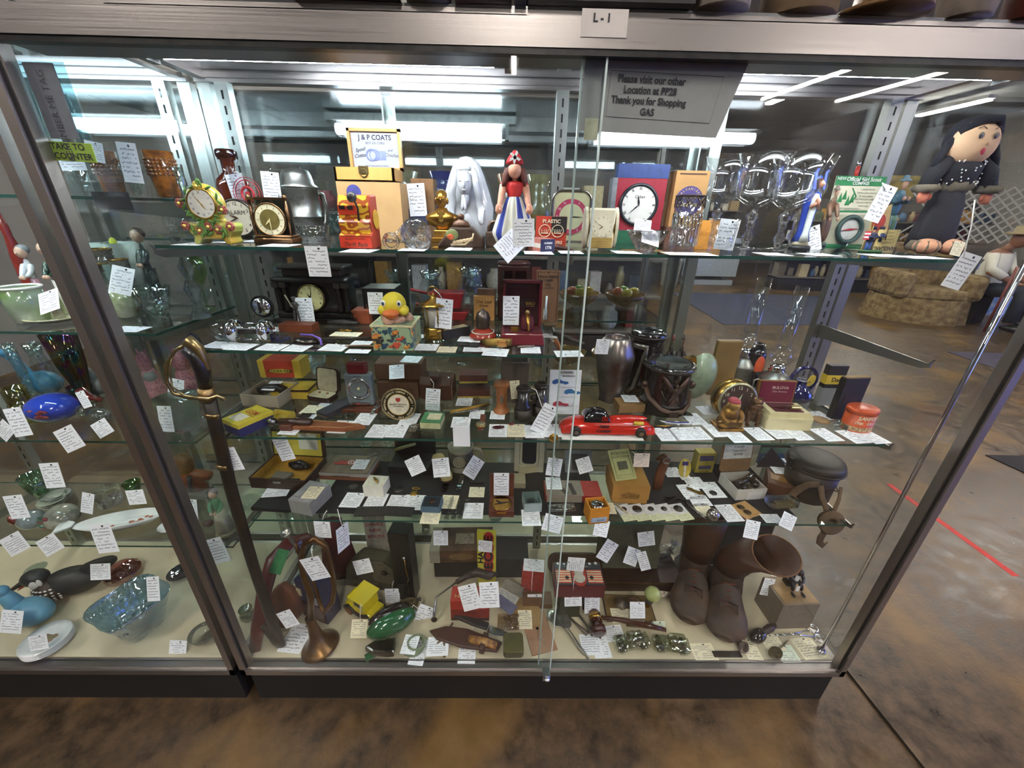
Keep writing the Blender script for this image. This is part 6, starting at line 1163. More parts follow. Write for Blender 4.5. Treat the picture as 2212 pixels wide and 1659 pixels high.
tv(613,969,YS+.05,'hanging in front of the yellow lid of the instrument case',14,.046,.085,lean=5); tf(598,1062,S4b+.001,'lying on the black leather box',28,.06,.04)
o,P,w,d,h=tbox('silver_grey_box','silver grey box standing low right of the black leather box','box',S4,633,686,1040,1112,.085,'8f8e8c',rz=-14); mk('top_panel',M().box(w*.9,d*.9,.001,0,0,h),mat('a2a2a2',.5),o); m=M(); m.T=tr(0,-d*.34,h+.0015)@rot(x=-90); m.text('MARK OF QUALITY',.006,0,0,0); mk('lettering',m,INK,o); tf(676,1064,S4+h+.002,'cream, on top of the silver grey box',-14,.038,.045,c='f3e8c8')
# race car box
o,P,w,d,h=tbox('racing_car_kit_box','flat box with a red racing car painted on its lid','box',S4,690,800,984,1038,.095,'8a5844',[('LANCIA FERRARI',.0075,-.05,.62)],'3a2420',rz=-3,extra=[('pale_band','a8a29c',1.005,1.01,.4,0,0,.6)])
mk('lid_picture',M().box(w*.96,d*.96,.001,0,0,h),mat('7a6a56',.6,n=.2,s=30),o); m=M(); m.T=tr(-.004,.005,h+.002)@rot(x=-90); m.prism([(-.045,-.006),(-.03,.008),(0,.010),(.03,.012),(.045,.0),(.04,-.008),(-.04,-.010)],-.001,0); mk('red_car_picture',m,mat('a02c22',.5),o); m=M(); m.T=tr(.004,.006,h+.0035)@rot(x=-90); m.ring(.009,.0012); m.text('6',.013,0,0,0,bold=.02); mk('racing_number',m,WHITE,o)
tf(779,1003,S4+h+.003,'on the racing car kit box',-4,.04,.045)
# black device
P,w,d,h=G(S4,835,925,985,1040,.08); P.y=min(P.y+.03,.36); o=T('black_bellows_case','open black case tilted up behind the white watch box','case',P,rz=-4); mk('case_body',M().box(w,.08,h*.8),mat('1c1a1b',.5),o,bev=.002); mk('raised_flap',M().box(w*1.05,.006,.09,0,.04,h*.6),mat('0f0e0f',.6),o,rx=-6)
o=T('dagger','dagger with pale handle leaning across the black case','dagger',onz(850,1012,S4)+Vector((0,.02,.055)),rz=0); mk('blade',M().tube([(-.07,-.01,-.018),(.0,0,0)],[.001,.003],6),STEEL,o); mk('handle',M().tube([(0,0,0),(.02,.004,.006),(.07,.012,.018)],[.005,.006,.005],10,sq=.5),mat('8a8a58',.5),o)
tv(897,1006,.20,'tied to the dagger handle',28,.05,.055,lean=20)
# white watch box
o,P,w,d,h=openbox('white_watch_box','small white box presenting a tiny gold watch','watch box',S4,788,832,1027,1075,.05,'e2ded0',rz=-5); mk('raised_pad',M().box(w*.95,.046,.003,0,0,h*.9),mat('e4e0cc',.7),o); mk('gold_watch',M().tube([(-.010,.010,h+.004),(0,0,h+.005),(.010,-.012,h+.004)],[.002,.0045,.002],8),GOLD,o)
def ringthing(px,py,sh,r,c,nm,lab): S(nm,lab,'trinket',onz(px,py,sh),M().lathe([(r,0),(r,.004),(r*.6,.006),(0,.006)],24,0,0,0,1,.8),mat(c,.4,.3))
ringthing(765,1054,S4,.016,'2a2826','black_pendant','black oval pendant with a wire loop behind a white tag')
mk('wire_loop',M().ring(.008,.001,0,0,.006),CHROME,bpy.data.objects['black_pendant'],(-.012,.012,0),rx=60)
# coin card, earrings card
P=onz(861,1058,S4+.0); o=T('coin_holder','white square card holding one large coin, left of the earrings card','coin holder',P,rz=-3); mk('card',M().box(.045,.04,.0012),mat('cfcdc6',.7),o); mk('coin',M().lathe([(.015,0),(.015,.002)],26,0,0,.0012),mat('4c4a46',.35,.7),o)
P=onz(897,1062,S4); o=T('earring_card','black card with a pair of gold ring and star earrings','earrings',P,rz=-4); mk('card',M().box(.042,.07,.0012),mat('1a1716',.7),o); mk('ring_earring',M().tube([(.012*math.cos(t*PI/8),.010+.004*math.sin(t*PI/8),.004) for t in range(16)],.0014,6,True),GOLD,o); mk('star_earring',M().lathe([(.012,0),(.012,.003),(.004,.005)],12,0,-.012,.0012,flute=6,fa=.2),GOLD,o)
# long wooden handled brush
P=onz(956,1025,S4); o=T('clothes_brush','long oval clothes brush with pale lettered back','brush',P,rz=112,rx=0)
mk('bristles',M().prism(rrect(.14,.04,.019,-.02),0,.016),mat('2c241e',.9,bump=.6),o,(0,0,.018),rx=90); mk('brush_back',M().prism(rrect(.142,.038,.018,-.019),0,.008),mat('b5a06c',.5,n=.06),o,(0,0,.026),rx=90)
m=M(); m.T=tr(-.02,0,.0265)@rot(x=-90); m.text('SHERMAN HOTEL',.006,0,.004,0); m.box(.018,.0004,.010,0,0,-.008); mk('lettering',m,mat('4a4028'),o)
tv(953,1010,.20,'tied in front of the clothes brush',7,.05,.06,lean=20)
# stein
P,w,d,h=G(S4,966,1022,952,1018,.06); P.y=min(P.y,.39); r=w*.5; o=T('stoneware_stein','grey stoneware beer stein with a round relief medallion','stein',P); SG=mat('8e8774',.4,n=.1)
mk('stein_body',M().lathe([(r*1.1,0),(r*1.12,h*.1),(r*.95,h*.2),(r*.92,h*.9),(r*1.0,h*1.02),(r*.9,h*1.02),(r*.85,h*.9)],32,cap=True),SG,o); mk('dark_panel',M().lathe([(r*.97,h*.22),(r*.945,h*.86)],32,cap=False),mat('2c2c30',.4,n=.3,s=120,c2='6c6a62'),o); mk('medallion',M().disk(r*.46,0,-r*.95,h*.55,.003),SG,o); mk('medallion_rim',M().ring(r*.46,.0015,0,-r*1.03,h*.55).ring(r*.3,.001,0,-r*1.03,h*.55),SG,o)
mk('handle',M().tube([(r*.9,0,h*.85),(r*1.5,0,h*.82),(r*1.65,0,h*.6),(r*1.4,0,h*.4),(r*.92,0,h*.28)],.0055,10),SG,o)
tv(1023,1010,.28,'slanting beside the base of the stoneware stein',-38,.045,.07,lean=35)
# photo frame
P,w,d,h=G(S4,1112,1172,946,1022,.01); o=T('paper_photo_folder','cream paper photo folder with a dark oval window leaning at the back','photo folder',P,rz=-3,rx=-8); hh_=h*1.12; mk('mount',M().box(w*1.05,.003,hh_),mat('a9a28e',.7,n=.04),o); mk('dark_window',M().prism(rrect(w*.5,hh_*.72,.012,hh_*.22),-.0022,-.0014),mat('1c1e26',.4),o); mk('line_border',M().tube([(a,-.002,b) for a,b in rrect(w*.68,hh_*.86,.016,hh_*.13)],.0006,5,True),mat('4a4638'),o)
# crystal knife rests/ sticks
for k,(px,lab) in enumerate(((972,'left of three clear glass swizzle sticks'),(988,'middle one of three clear glass swizzle sticks'),(1003,'right of three clear glass swizzle sticks'))):
    o=T('glass_stick',lab,'glass stick',onz(px,1098,S4),rz=86-4*k,grp='clear glass sticks'); mk('stick',M().box(.075,.010,.006).box(.014,.012,.007,-.036),thin('e4e8e8',1.5,.02,.12,60),o)
for k,(px,lab) in enumerate(((965,'dark notched glass comb lying left, between stein and compass'),(995,'faceted glass bar lying right of the dark notched comb'))): S('glass_bar',lab,'glass bar',onz(px,1048,S4),M().box(.07,.016,.012),thin('8c9498' if not k else 'dfe4e6',1.5,.02,.15,60),rz=84,bev=.003)
# blue coin box
o,P,w,d,h=tbox('blue_coin_box','small blue box showing one bronze coin in its lid','coin box',S4,910,952,1072,1110,.045,'4a6478',rz=-3); mk('dark_inset',M().box(w*.86,d*.86,.001,0,0,h),mat('1e2530',.7),o); mk('coin',M().lathe([(.008,0),(.008,.0015)],22,0,0,h+.001),mat('6c4a3a',.35,.8),o)
P=onz(1030,1040,S4); o=T('bow_tie_clip','small black bow shaped case behind the cream tag','clip',P); mk('case',M().box(.045,.03,.01),mat('141418',.4),o,bev=.002)
for px,lab,a_ in ((800,'left of the two dark leather pouches at the front edge',2),(862,'right of the two dark leather pouches at the front edge',-3)): S('leather_pouch',lab,'pouch',onz(px,1107,S4),M().box(.08,.034,.008),mat('2a2524',.55,n=.1,bump=.2),rz=a_,grp='dark leather pouches',bev=.003)
tag(mk('black_cloth',M().box(.78,.24,.002),mat('1a1819',.8),None,onz(1000,1060,S4)+Vector((0,.02,0))),'black display cloth spread under the trinkets on the fourth shelf','cloth')
tag(mk('black_cloth',M().box(.42,.26,.002),mat('1a1819',.8),None,onz(1520,1062,S4)+Vector((0,.02,0))),'black display cloth under the coins right of the brown camera box','cloth')
# compass in wooden box
P,w,d,h=G(S4,1056,1110,1072,1117,.06); o=T('boxed_compass','mahogany boxed pocket compass with its lid standing open','compass',P); MH=mat('5c2a1a',.35,coat=.4,n=.1); hb=.02
mk('box_base',M().box(w,.062,hb),MH,o,bev=.001); hl=.075; mk('lid',M().box(w,.008,hl,0,.034,hb),MH,o,bev=.001); mk('hinge_plate',M().box(.026,.002,.005,0,.029,hb+hl-.007),BRASS,o); r=w*.42
mk('brass_rim',M().lathe([(r*1.04,0),(r*1.04,.003),(r*.96,.003)],32,0,0,hb),BRASS,o); mk('compass_face',M().lathe([(r,0),(r,.002)],32,0,0,hb),mat('d4ccb0',.4),o)
m=M(); [m.box(.0012,.004 if k%3 else .007,.0004,r*.85*math.sin(k*PI/12),r*.85*math.cos(k*PI/12),hb+.002,rz=-k*15) for k in range(24)]; mk('degree_marks',m,INK,o)
m=M(); m.tube([(-r*.7,-.006,hb+.004),(0,0,hb+.004),(r*.75,.004,hb+.004)],[.0006,.002,.0006],6); m.tube([(-r*.55,.010,hb+.004),(0,0,hb+.004)],.0012,6); mk('needle',m,mat('22242c',.4),o); mk('latch',M().box(.024,.003,.004,0,-.0325,hb-.006),GOLD,o)
tv(1083,1046,P.y+.024,'inside the raised lid of the mahogany boxed compass',0,.044,.085,lean=0)
# plastic boxed medal
o,P,w,d,h=openbox('clear_medal_box','small clear plastic box with a round medal, right of the boxed compass','box',S4,1130,1168,1062,1108,.05,'9aa8a8',rz=6); mk('clear_lid',M().box(w,.05,.003,0,0,h),thin('f0f6f6',1.5,.02,.1),o); mk('medal',M().lathe([(.014,0),(.014,.003)],24,0,-.004,h*.6),mat('6a6a70',.3,.8),o)
# ornate tray
P=onz(1213,1100,S4); o=T('ornate_silver_buckle','ornate embossed silver buckle plate by the shelf edge','buckle',P,rz=4); SB=mat('c2c2bc',.18,1,n=.2,s=200,bump=1,bs=300); mk('plate',M().box(.078,.03,.008),SB,o,bev=.003); m=M(); [m.ball(.007,.006,.005,-.03+.012*k,.004*math.sin(k*2),.010,8,6) for k in range(6)]; m.box(.03,.010,.008,.015,.0,.004); m.tube([(-.035,-.012,.01),(0,-.015,.012),(.035,-.012,.01)],.003,6); mk('embossing',m,SB,o)
# skier box
o,P,w,d,h=tbox('skier_game_box','red and grey printed box with skiers at the fourth shelf centre','box',S4,1178,1300,1038,1086,.07,'9c2a22',rz=0); mk('grey_panel',M().box(w*.66,d*.98,.001,-w*.16,0,h),mat('8a8276',.6,n=.1),o); mk('grey_front',M().box(w*.62,.001,h,-w*.17,-d/2-.0005,0),mat('94897a',.6,n=.1),o)
m=M(); [m.box(.012,.05,.0012,-w*.2+.03*k,-.005,h+.001,rz=30-20*k) for k in range(2)]; mk('ski_drawing',m,mat('3a3230',.6),o); m=M(); m.T=tr(w*.34,0,h+.0012)@rot(x=-90); [m.text(t_,.007,0,-.016+.010*k,0,a=0) for k,t_ in enumerate(('SET','BOAT','COMPLETE','WITH'))]; mk('lettering',m,mat('2c1414'),o)
tf(1196,1044,S4+h+.003,'on the left end of the red skier box',0,.04,.05); tv(1197,1009,.23,'hanging behind the red skier box, left of the grey sleeve',-8,.045,.06,lean=15,string=[(1196,982),(1200,990),(1199,998)])
P=onz(1250,1030,S4); P.y=.3; o=T('glassine_sleeve','grey translucent sleeve with a dark negative, behind the red skier box','sleeve',P,rx=-35); mk('sleeve',M().box(.085,.002,.07,0,0,.012),mat('5c6468',.3),o); mk('negative',M().box(.05,.001,.05,.004,-.002,.02),mat('17181b',.3),o)
tv(1262,1005,.27,'on the grey glassine sleeve',20,.045,.05,lean=30)
# camera box
P,w,d,h=G(S4,1323,1398,1004,1088,.10); o=T('camera_box','ochre cardboard camera box printed No. 2 with a booklet on top','box',P,rz=-3); CBX=mat('a87a38',.65,n=.1,s=16)
mk('lower_half',M().box(w*1.0,.10,h*.30),CBX,o,bev=.001); mk('upper_half',M().box(w*1.05,.104,h*.72,0,0,h*.28),CBX,o,bev=.001); mk('lettering',M().text('No. 2',.010,0,-.0535,h*.62).text('BROWNIE',.012,0,-.0535,h*.50).text('CAMERA',.012,0,-.0535,h*.39),mat('6a4a20'),o)
hcb=h; P2=Vector(P); o=T('camera_manual','olive yellow camera booklet leaning on the ochre camera box','booklet',P2+Vector((-.012,-.025,hcb+.001)),rz=12,rx=0); mk('booklet',M().box(.066,.003,.09,0,0,0),mat('a8a468',.6,n=.05),o,rx=-50); m=M(); m.T=rot(x=-50); m.text('PICTURE TAKING',.007,0,-.003,.078); m.text('BROWNIE CAMERAS',.006,0,-.003,.067); m.box(.03,.0006,.024,0,-.0022,.030); m.text('EASTMAN KODAK CO.',.0045,0,-.003,.014); m.tube([(a*.026,-.0022,b) for a,b in ((-1,.006),(1,.006),(1,.084),(-1,.084))],.0005,4,True); mk('lettering',m,mat('4a4830'),o)
tv(1386,994,P.y-.04,'pinkish, tied beside the camera booklet',0,.045,.045,c='f4e2d4',lean=10,string=[(1365,975),(1376,984),(1386,990),(1398,980)])
# orange compass box
o,P,w,d,h=openbox('orange_compass_box','small orange box holding a chrome round compass at the shelf edge','box',S4,1268,1312,1074,1131,.045,'d88c28',rz=8,hk=1.0); mk('compass_case',M().lathe([(.016,0),(.018,.004),(.018,.010),(.014,.013),(0,.014)],28,0,0,h-.014),CHROME,o); mk('blue_label',M().box(w*.8,.001,h*.3,0,-.0235,h*.12),mat('a8bcd4',.6),o); mk('lettering',M().text('COMPASS',.005,.004,-.0245,h*.26),INK,o)
stick(1338,1098,S4,.06,-58,.0028,mat('b8a888',.5),'dip_pen','slim ivory pen right of the orange box','pen',z=.004)
# coin card strip
for k,px in enumerate((1352,1381,1411,1440,1471)):
    o=T('coin_flip',['leftmost','second','third, middle','fourth','rightmost'][k]+' of five white coin flips laid in a row','coin flip',onz(px,1109,S4)+Vector((0,0,.002+.0004*k)),rz=12,grp='coin flips in a row'); mk('card',M().box(.042,.040,.0008,0,.014),mat('dcdcdc',.7),o); mk('coin',M().lathe([(.0085 if k not in (1,4) else .013,0),(.0085 if k not in (1,4) else .013,.0016)],22,0,.014,.0008),mat('4a4540',.35,.7,n=.3),o); mk('yellow_slip',M().box(.042,.026,.0007,0,-.018),paper('e2e4bc'),o)
# badge and yellow box
P,w,d,h=G(S4,1466,1488,992,1032,.01); P.y=min(P.y,.3); o=T('enamel_badge','oval enamel badge in purple yellow and white standing in front of the cloth','badge',P,rx=-15); mk('badge',M().disk(h*.5,0,0,h*.5,.003,sx=.62),mat('c8b048',.3),o); mk('white_column',M().box(.006,.001,h*.8,0,-.0035,h*.1),mat('e4e0d8',.4),o); mk('purple_top',M().box(w*.6,.001,h*.2,0,-.0036,h*.66),mat('3c2c6c',.4),o)
o,P,w,d,h=tbox('yellow_card_box','upright yellow box with purple label, right of the enamel badge','box',S4,1499,1538,968,1022,.03,'a8983c',[('Nº 12700',.008,0,.08)],'2c2820',rz=3,extra=[('purple_label','4a4268',.8,1.04,.26,0,0,.62),('lower_label','4c4664',.7,1.04,.18,0,0,.2)],yo=.0)
P=onz(1425,1068,S4); P.y=.24; o=T('leather_holster_strap','brown leather strap standing behind the camera box','strap',P); mk('strap',M().tube([(.0,0,0),(.004,.01,.05),(.016,.02,.09),(.004,.02,.11),(-.01,.01,.1)],.015,8,sq=.25),mat('6a3c1e',.45,n=.1),o); mk('buckle',M().ring(.010,.0025,.01,.0,.105),mat('8a8078',.3,.8),o)
# gold map brooch on tag etc
P=onz(1500,1063,S4+.003); o=T('gold_map_brooch','rough gold coloured metal brooch lying on a tag','brooch',P,rz=-32); mk('brooch',M().prism([(-.025,.006),(-.01,.009),(.0,.004),(.02,.008),(.026,-.002),(.012,-.008),(-.004,-.004),(-.02,-.003)],-.002,0),mat('7a6024',.35,.8,n=.2),o,(0,0,.003),rx=-90)
o=S('round_black_button','round black button fixed on a white tag','button',onz(1540,1066,S4+.002),M().lathe([(.011,0),(.011,.003)],24),mat('26262a',.5))
S('black_ring_heap','small heap of dark jewellery behind the coin flips','jewellery',onz(1458,1082,S4),M().tube([(.03*math.cos(k),.010*math.sin(k*1.7),.006+.004*math.sin(k*3)) for k in range(16)],.003,6),mat('1c1a18',.3,.5))
S('steel_pen','slim steel pen lying right of the coin flips','pen',onz(1502,1106,S4),M().tube([(-.034,0,.004),(.034,0,.004)],.0035,10),STEEL,rz=-62); S('crystal_ball','small clear crystal ball near the front edge','crystal ball',onz(1537,1122,S4),M().ball(.017,.017,.017,0,0,.017,24,16),mat('d8d4d0',.04,1,n=.2,s=60))
# phone mailer
o,P,w,d,h=openbox('white_mailer_box','open white mailer box with a black telephone, flap raised behind','box',S4,1582,1650,1012,1080,.085,'c8c4bc',rz=6,hk=.75)
mk('raised_flap',M().prism(rrect(w*1.1,.095,.014,0),.0,.003),mat('7c5c38',.8),o,(0,.045,h),rx=-8); mk('flap_paper',M().box(w*1.0,.001,.05,0,.0,.045),mat('cfcfcf',.7),o,(0,.043,h),rx=-8); mk('handwriting',M().text('Candle',.012,0,.0,.085,shear=.3).text('Telephone',.011,0,.0,.073,shear=.3).text('$35.00',.010,0,.0,.060,shear=.3),INK,o,(0,.0405,h+.0),rx=-8)
mk('side_writing',M().box(w*.5,.0008,h*.75,.01,-.0432,.002),paper('d8d6d2'),o)
S('black_telephone','glossy black telephone parts in the white mailer box','telephone',P+Vector((0,.0,h*.35)),M().tube([(-.03,-.01,.012),(0,.0,.024),(.03,.012,.03)],[.014,.009,.013],12).ball(.014,.014,.012,.03,-.008,.018).ball(.010,.010,.010,-.005,-.02,.012),mat('0f0f11',.12,coat=1))
o,P,w,d,h=tbox('cigar_box','brown wooden box with amber label beside the canteen','box',S4,1672,1722,1014,1076,.085,'5c3620',rz=-28,r=.45); mk('label',M().box(w*.6,d*.5,.001,-.006,.0,h),mat('8a5e20',.4),o); tf(1698,1018,S4+h+.003,'lying on the brown wooden cigar box',-38,.07,.032)
tbox('blue_board_box','blue and green board box with a wooden oval, behind the cigar box','box',S4,1655,1722,975,1022,.03,'24486a',[('Smart',.018,-.2,.4)],'8ab0c8',extra=[('green_band','4a6a58',1.01,1.02,.35,0,0,.65)],yo=.05)
tv(1733,1003,.28,'slanting between the blue board box and the canteen',30,.04,.075,lean=10); tf(1716,1000,S4+.06,'behind the first tag of the cigar box',-15,.05,.04)
o,P,w,d,h=tbox('cream_board','tall cream cardboard sheet standing behind the white mailer box','cardboard',S4,1548,1654,945,1028,.006,'a09a80',yo=.06)
# coin folder
P=onz(1606,1104,S4); o=T('two_coin_folder','tan folder with two bronze coins and a maroon stripe','coin folder',P,rz=20); mk('folder',M().box(.075,.058,.003),mat('c49a62',.6,n=.05),o); mk('maroon_stripe',M().box(.008,.055,.0005,-.03,0,.003).box(.012,.010,.0006,-.030,-.024,.003),mat('4a1c2c',.6),o)
for v in (.012,-.010): mk('coin',M().lathe([(.010,0),(.010,.0015)],24,.002,v,.003),mat('5c4c34',.35,.8,n=.2),o)
m=M(); m.T=tr(.008,-.024,.0036)@rot(x=-90); m.text('Australia First Decimal',.004,0,0,0); mk('lettering',m,mat('8a3a2c'),o)
# glass paperweight
P=onz(1683,1100,S4); o=T('labelled_glass_paperweight','scalloped thick glass paperweight with a cream label','paperweight',P,rz=4); mk('glass',M().prism(rrect(.085,.04,.012,-.02),0,.018),cryst('e8eee8',90),o,(0,0,.018),rx=90,bev=.003); mk('label',M().box(.055,.016,.0006,.004,-.004,.0188),mat('d0b080',.6),o); m=M(); m.T=tr(.004,-.004,.0196)@rot(x=-90); m.text('GREETINGS',.006,0,.002,0); m.text('of the season',.004,0,-.004,0,shear=.3); mk('lettering',m,mat('5c3c28'),o)
# canteen
P,w,d,h=G(S4,1748,1838,985,1118,.13); P.x+=.0; P.y=.235; o=T('metal_canister','large round olive brown gas mask canister with lid and hanging cloth strap','canister',P); CM=mat('3c332a',.45,.3,n=.25,s=25,c2='2a221b'); r=.070; H=h*1.12
mk('can_body',M().lathe([(r*.86,0),(r*.88,.004),(r*.9,H*.45),(r*.93,H*.46),(r*.91,H*.48),(r*.96,H*.8)],36),CM,o); mk('lid',M().lathe([(r*1.0,H*.78),(r*1.04,H*.82),(r*1.02,H*.9),(r*.96,H*.96),(r*.7,H),(0,H*1.01)],36),mat('342c26',.5,.2,n=.2,s=20),o)
mk('lid_groove',M().tube([(r*1.05*math.cos(t*PI/18),r*1.05*math.sin(t*PI/18),H*.8) for t in range(36)],.003,6,True),CM,o); mk('hinge',M().box(.012,.012,.03,-r*1.02,0,H*.72).tube([(-r*1.02,-.008,H*.72),(-r*1.2,-.008,H*.8),(-r*1.05,-.004,H*.9)],.002,6),mat('2a2420',.4,.6),o)
for q in (-1,1): mk('wire_loop',M().tube([(q*r*.4,-r*.9,H*.52),(q*r*.4,-r*1.05,H*.48),(q*r*.2,-r*1.0,H*.5)],.0016,6),mat('2c2620',.4,.7),o)
ST_=mat('5e4a34',.9,n=.15,s=120,bump=.3)
mk('canvas_strap',M().tube([(-.03,-r*.95,H*.62),(-.055,-r*.9,H*.6),(-.072,-r*.8,H*.42),(-.078,-r*.7,H*.2),(-.074,-r*.9,.02)],.012,8,sq=.18).tube([(-.026,-r*1.0,H*.62),(-.018,-r*1.15,H*.35),(-.006,-r*1.3,.02),(.0,-r*1.4,-.005)],.008,8,sq=.3).tube([(.055,-r*.7,H*.46),(.05,-r*.9,H*.2),(.02,-r*1.3,.012)],.006,8,sq=.3),ST_,o)
m=M(); 
for k in range(3): m.tube([(.004+(.026-.004*k)*math.cos(t*PI/9),-r*1.62+.006*k+.008*math.sin(t*PI/9),-.012-.003*k+(.020-.004*k)*math.sin(t*PI/9)) for t in range(18)],.013,8,True,.22)
mk('strap_roll',m,ST_,o); mk('strap_tail',M().tube([(-.004,-r*1.65,-.03),(-.010,-r*1.65,-.06),(-.004,-r*1.6,-.085),(.012,-r*1.6,-.10),(.018,-r*1.6,-.085)],[.011,.012,.010,.010,.006],8,sq=.25),ST_,o)
tag(mk('black_angle_board',M().prism([(-.06,0),(.04,0),(-.03,.075)],0,.004),mat('141214',.5),None,Vector((P.x-.01,.36,S4))),'black triangular board sticking up behind the metal canister','board')
tbox('cream_tin','small heap of cream matchboxes behind the clear medal box','box',S4,1094,1136,1035,1070,.05,'9c9074',yo=.03); tbox('cream_matchbox','cream matchbox lying on the heap behind the boxed compass','box',S4,1120,1160,1022,1050,.03,'b0a684',rz=12,yo=.06)
for px,py,a_,w_,h_,c,wh in ((762,1080,-10,.05,.055,0,'below the black pendant'),(813,1080,-10,.05,.05,0,'below the white watch box'),(860,1084,-8,.05,.05,0,'below the coin holder'),(893,1085,-8,.052,.055,0,'on the black earring card, below the gold star'),(930,1118,-4,.045,.042,1,'in front of the blue coin box'),
 (971,1084,-10,.042,.05,1,'cream, with white string above the glass sticks'),(1023,1103,0,.048,.055,0,'between the glass sticks and the boxed compass, with notch'),(1030,1063,-2,.04,.04,1,'below the small black bow case'),(1147,1118,6,.045,.055,0,'below the clear medal box'),(1452,1020,8,.046,.045,0,'left of the enamel badge'),(1501,1043,10,.05,.05,0,'between badge and yellow card box'),(1492,1062,16,.055,.06,0,'under the gold map brooch'),(1538,1058,12,.05,.065,0,'under the round black button'),(1512,1082,16,.05,.04,0,'above the steel pen'),(1521,1101,18,.04,.045,1,'between steel pen and crystal ball'),(1575,1108,18,.045,.06,0,'right of the crystal ball'),(1478,1028,20,.03,.035,0,'at the foot of the enamel badge'),(1667,1120,2,.045,.03,0,'half hidden, below the glass paperweight'),(1307,1098,0,.05,.04,1,'under the ivory pen, right of the orange box')):
    tf(px,py,S4+.003,wh,a_,w_,h_,c='f3e8c8' if c else 'f6f7fb')
for px,py,a_,w_,h_,wh in ((1194,1131,-18,.055,.05,'pair hanging over the edge below the ornate silver buckle'),(1299,1141,-14,.042,.05,'hanging over the edge below the orange box'),(1624,1144,-14,.045,.055,'hanging over the edge below the two coin folder'),(1702,1126,-28,.05,.045,'at the edge below the glass paperweight')):
    tv(px,py,YS-.008,wh,a_,w_,h_,lean=25)
tv(697,1144,YS-.006,'hanging by its string left of the steel needle, above the bugle',-3,.045,.06,lean=3,string=[(706,1103),(700,1112),(697,1122)]); tv(741,1161,YS-.012,'seen nearly edge on, hanging above the bugle',-6,.045,.085,lean=0,tw=68,string=[(729,1100),(734,1120),(740,1138)])
tv(499,992,.075,'tied to the sabre scabbard',9,.05,.08,lean=0,string=[(466,921),(480,925),(484,945),(492,968)])
# ================= sabre =================
Y=.07; o=T('cavalry_sabre','old sabre in a dark scabbard with brass guard, standing upright at the left','sabre',ony(606,1400,Y)); B=o.location
def q3(px,py,y=Y): v=ony(px,py,y)-B; return (v.x,v.y,v.z)
SCB=mat('2a241f',.45,.4,n=.2,s=30); mk('scabbard',M().tube([q3(452,862),q3(468,930),q3(500,1060),q3(545,1215),q3(580,1320),q3(604,1385),q3(610,1400)],[.016,.0165,.016,.016,.016,.017,.010],14,sq=.5),SCB,o)
mk('scabbard_tip',M().tube([q3(575,1350),q3(600,1385),q3(612,1402)],[.019,.020,.012],14,sq=.55),mat('39322b',.4,.7),o)
for a,b,c_,d_ in ((458,893,'',0),(482,1003,'',0)): mk('scabbard_band',M().tube([q3(a,b),q3(a+2,b+9)],[.0175,.0175],14,sq=.55),mat('8a744c',.3,.9),o)
mk('grip',M().tube([q3(404,752),q3(424,770),q3(438,800),q3(444,836)],[.013,.015,.015,.013],14),mat('121116',.3,n=.2,bump=.5,coat=.4),o); mk('wire_binding',M().tube([q3(444,838),q3(448,862)],[.0155,.0165],14),mat('a8875a',.3,.9,bump=.6,bs=400),o)
mk('pommel_cap',M().tube([q3(398,744),q3(410,737),q3(428,752),q3(446,790),q3(452,838)],[.006,.013,.011,.006,.005],12),mat('9a8258',.3,.9),o)
mk('guard',M().tube([q3(404,742),q3(378,757),q3(358,790),q3(360,825),q3(375,850),q3(410,859),q3(450,858)],[.003,.0035,.004,.004,.004,.005,.006],8),mat('a28c64',.28,.9),o); mk('guard_branch',M().tube([q3(372,770),q3(366,800),q3(372,835),q3(400,855,.05),q3(450,862,.05),q3(468,855),q3(486,862)],[.002,.002,.002,.003,.004,.004,.005],8),mat('a28c64',.28,.9),o)
# ================= deck of the middle case =================
P=onz(552,1415,S5); o=T('curved_wooden_rack','tall dark red curved wooden bow with green and blue labels, far left on the deck','rack',P); RW=mat('571a1c',.35,n=.12,s=14,coat=.3)
def qd(px,py,y): v=ony(px,py,y)-P; return Vector((v.x,v.y,v.z))
pts=[qd(548,1420,.05),qd(556,1360,.07),qd(572,1270,.12),qd(590,1210,.17),(qd(625,1172,.22)),qd(665,1160,.26),qd(700,1175,.28)]
mk('bow',M().tube(pts,[.016,.02,.022,.022,.022,.02,.016],10,sq=.35),RW,o); mk('green_label',M().tube([qd(598,1232,.15),qd(618,1180,.19)],[.0165,.0165],4,sq=.1),mat('2a7a44',.6),o,(0,-.012,0)); mk('blue_label',M().tube([qd(650,1190,.23),qd(662,1165,.24)],.014,4,sq=.1),mat('5c6496',.6),o,(0,-.012,0)); mk('chrome_rod',M().tube([qd(602,1232,.15),qd(650,1165,.2)],.002,6),CHROME,o)
# holster
P=onz(612,1365,S5); o=T('leather_holster','brown leather holster leaning behind the sabre tip','holster',P+Vector((0,.02,0)),rz=0); mk('holster',M().prism([(-.035,.0),(.012,-.0),(.052,.045),(.030,.115),(.004,.135),(-.022,.120),(-.042,.07)],-.012,.012),mat('6b3a22',.5,n=.14,s=25,bump=.2),o,rx=-14,bev=.006); mk('white_string',M().tube([(-.012,-.03,.13),(.0,-.034,.11),(.006,-.036,.07)],.0014,6),WHITE,o)
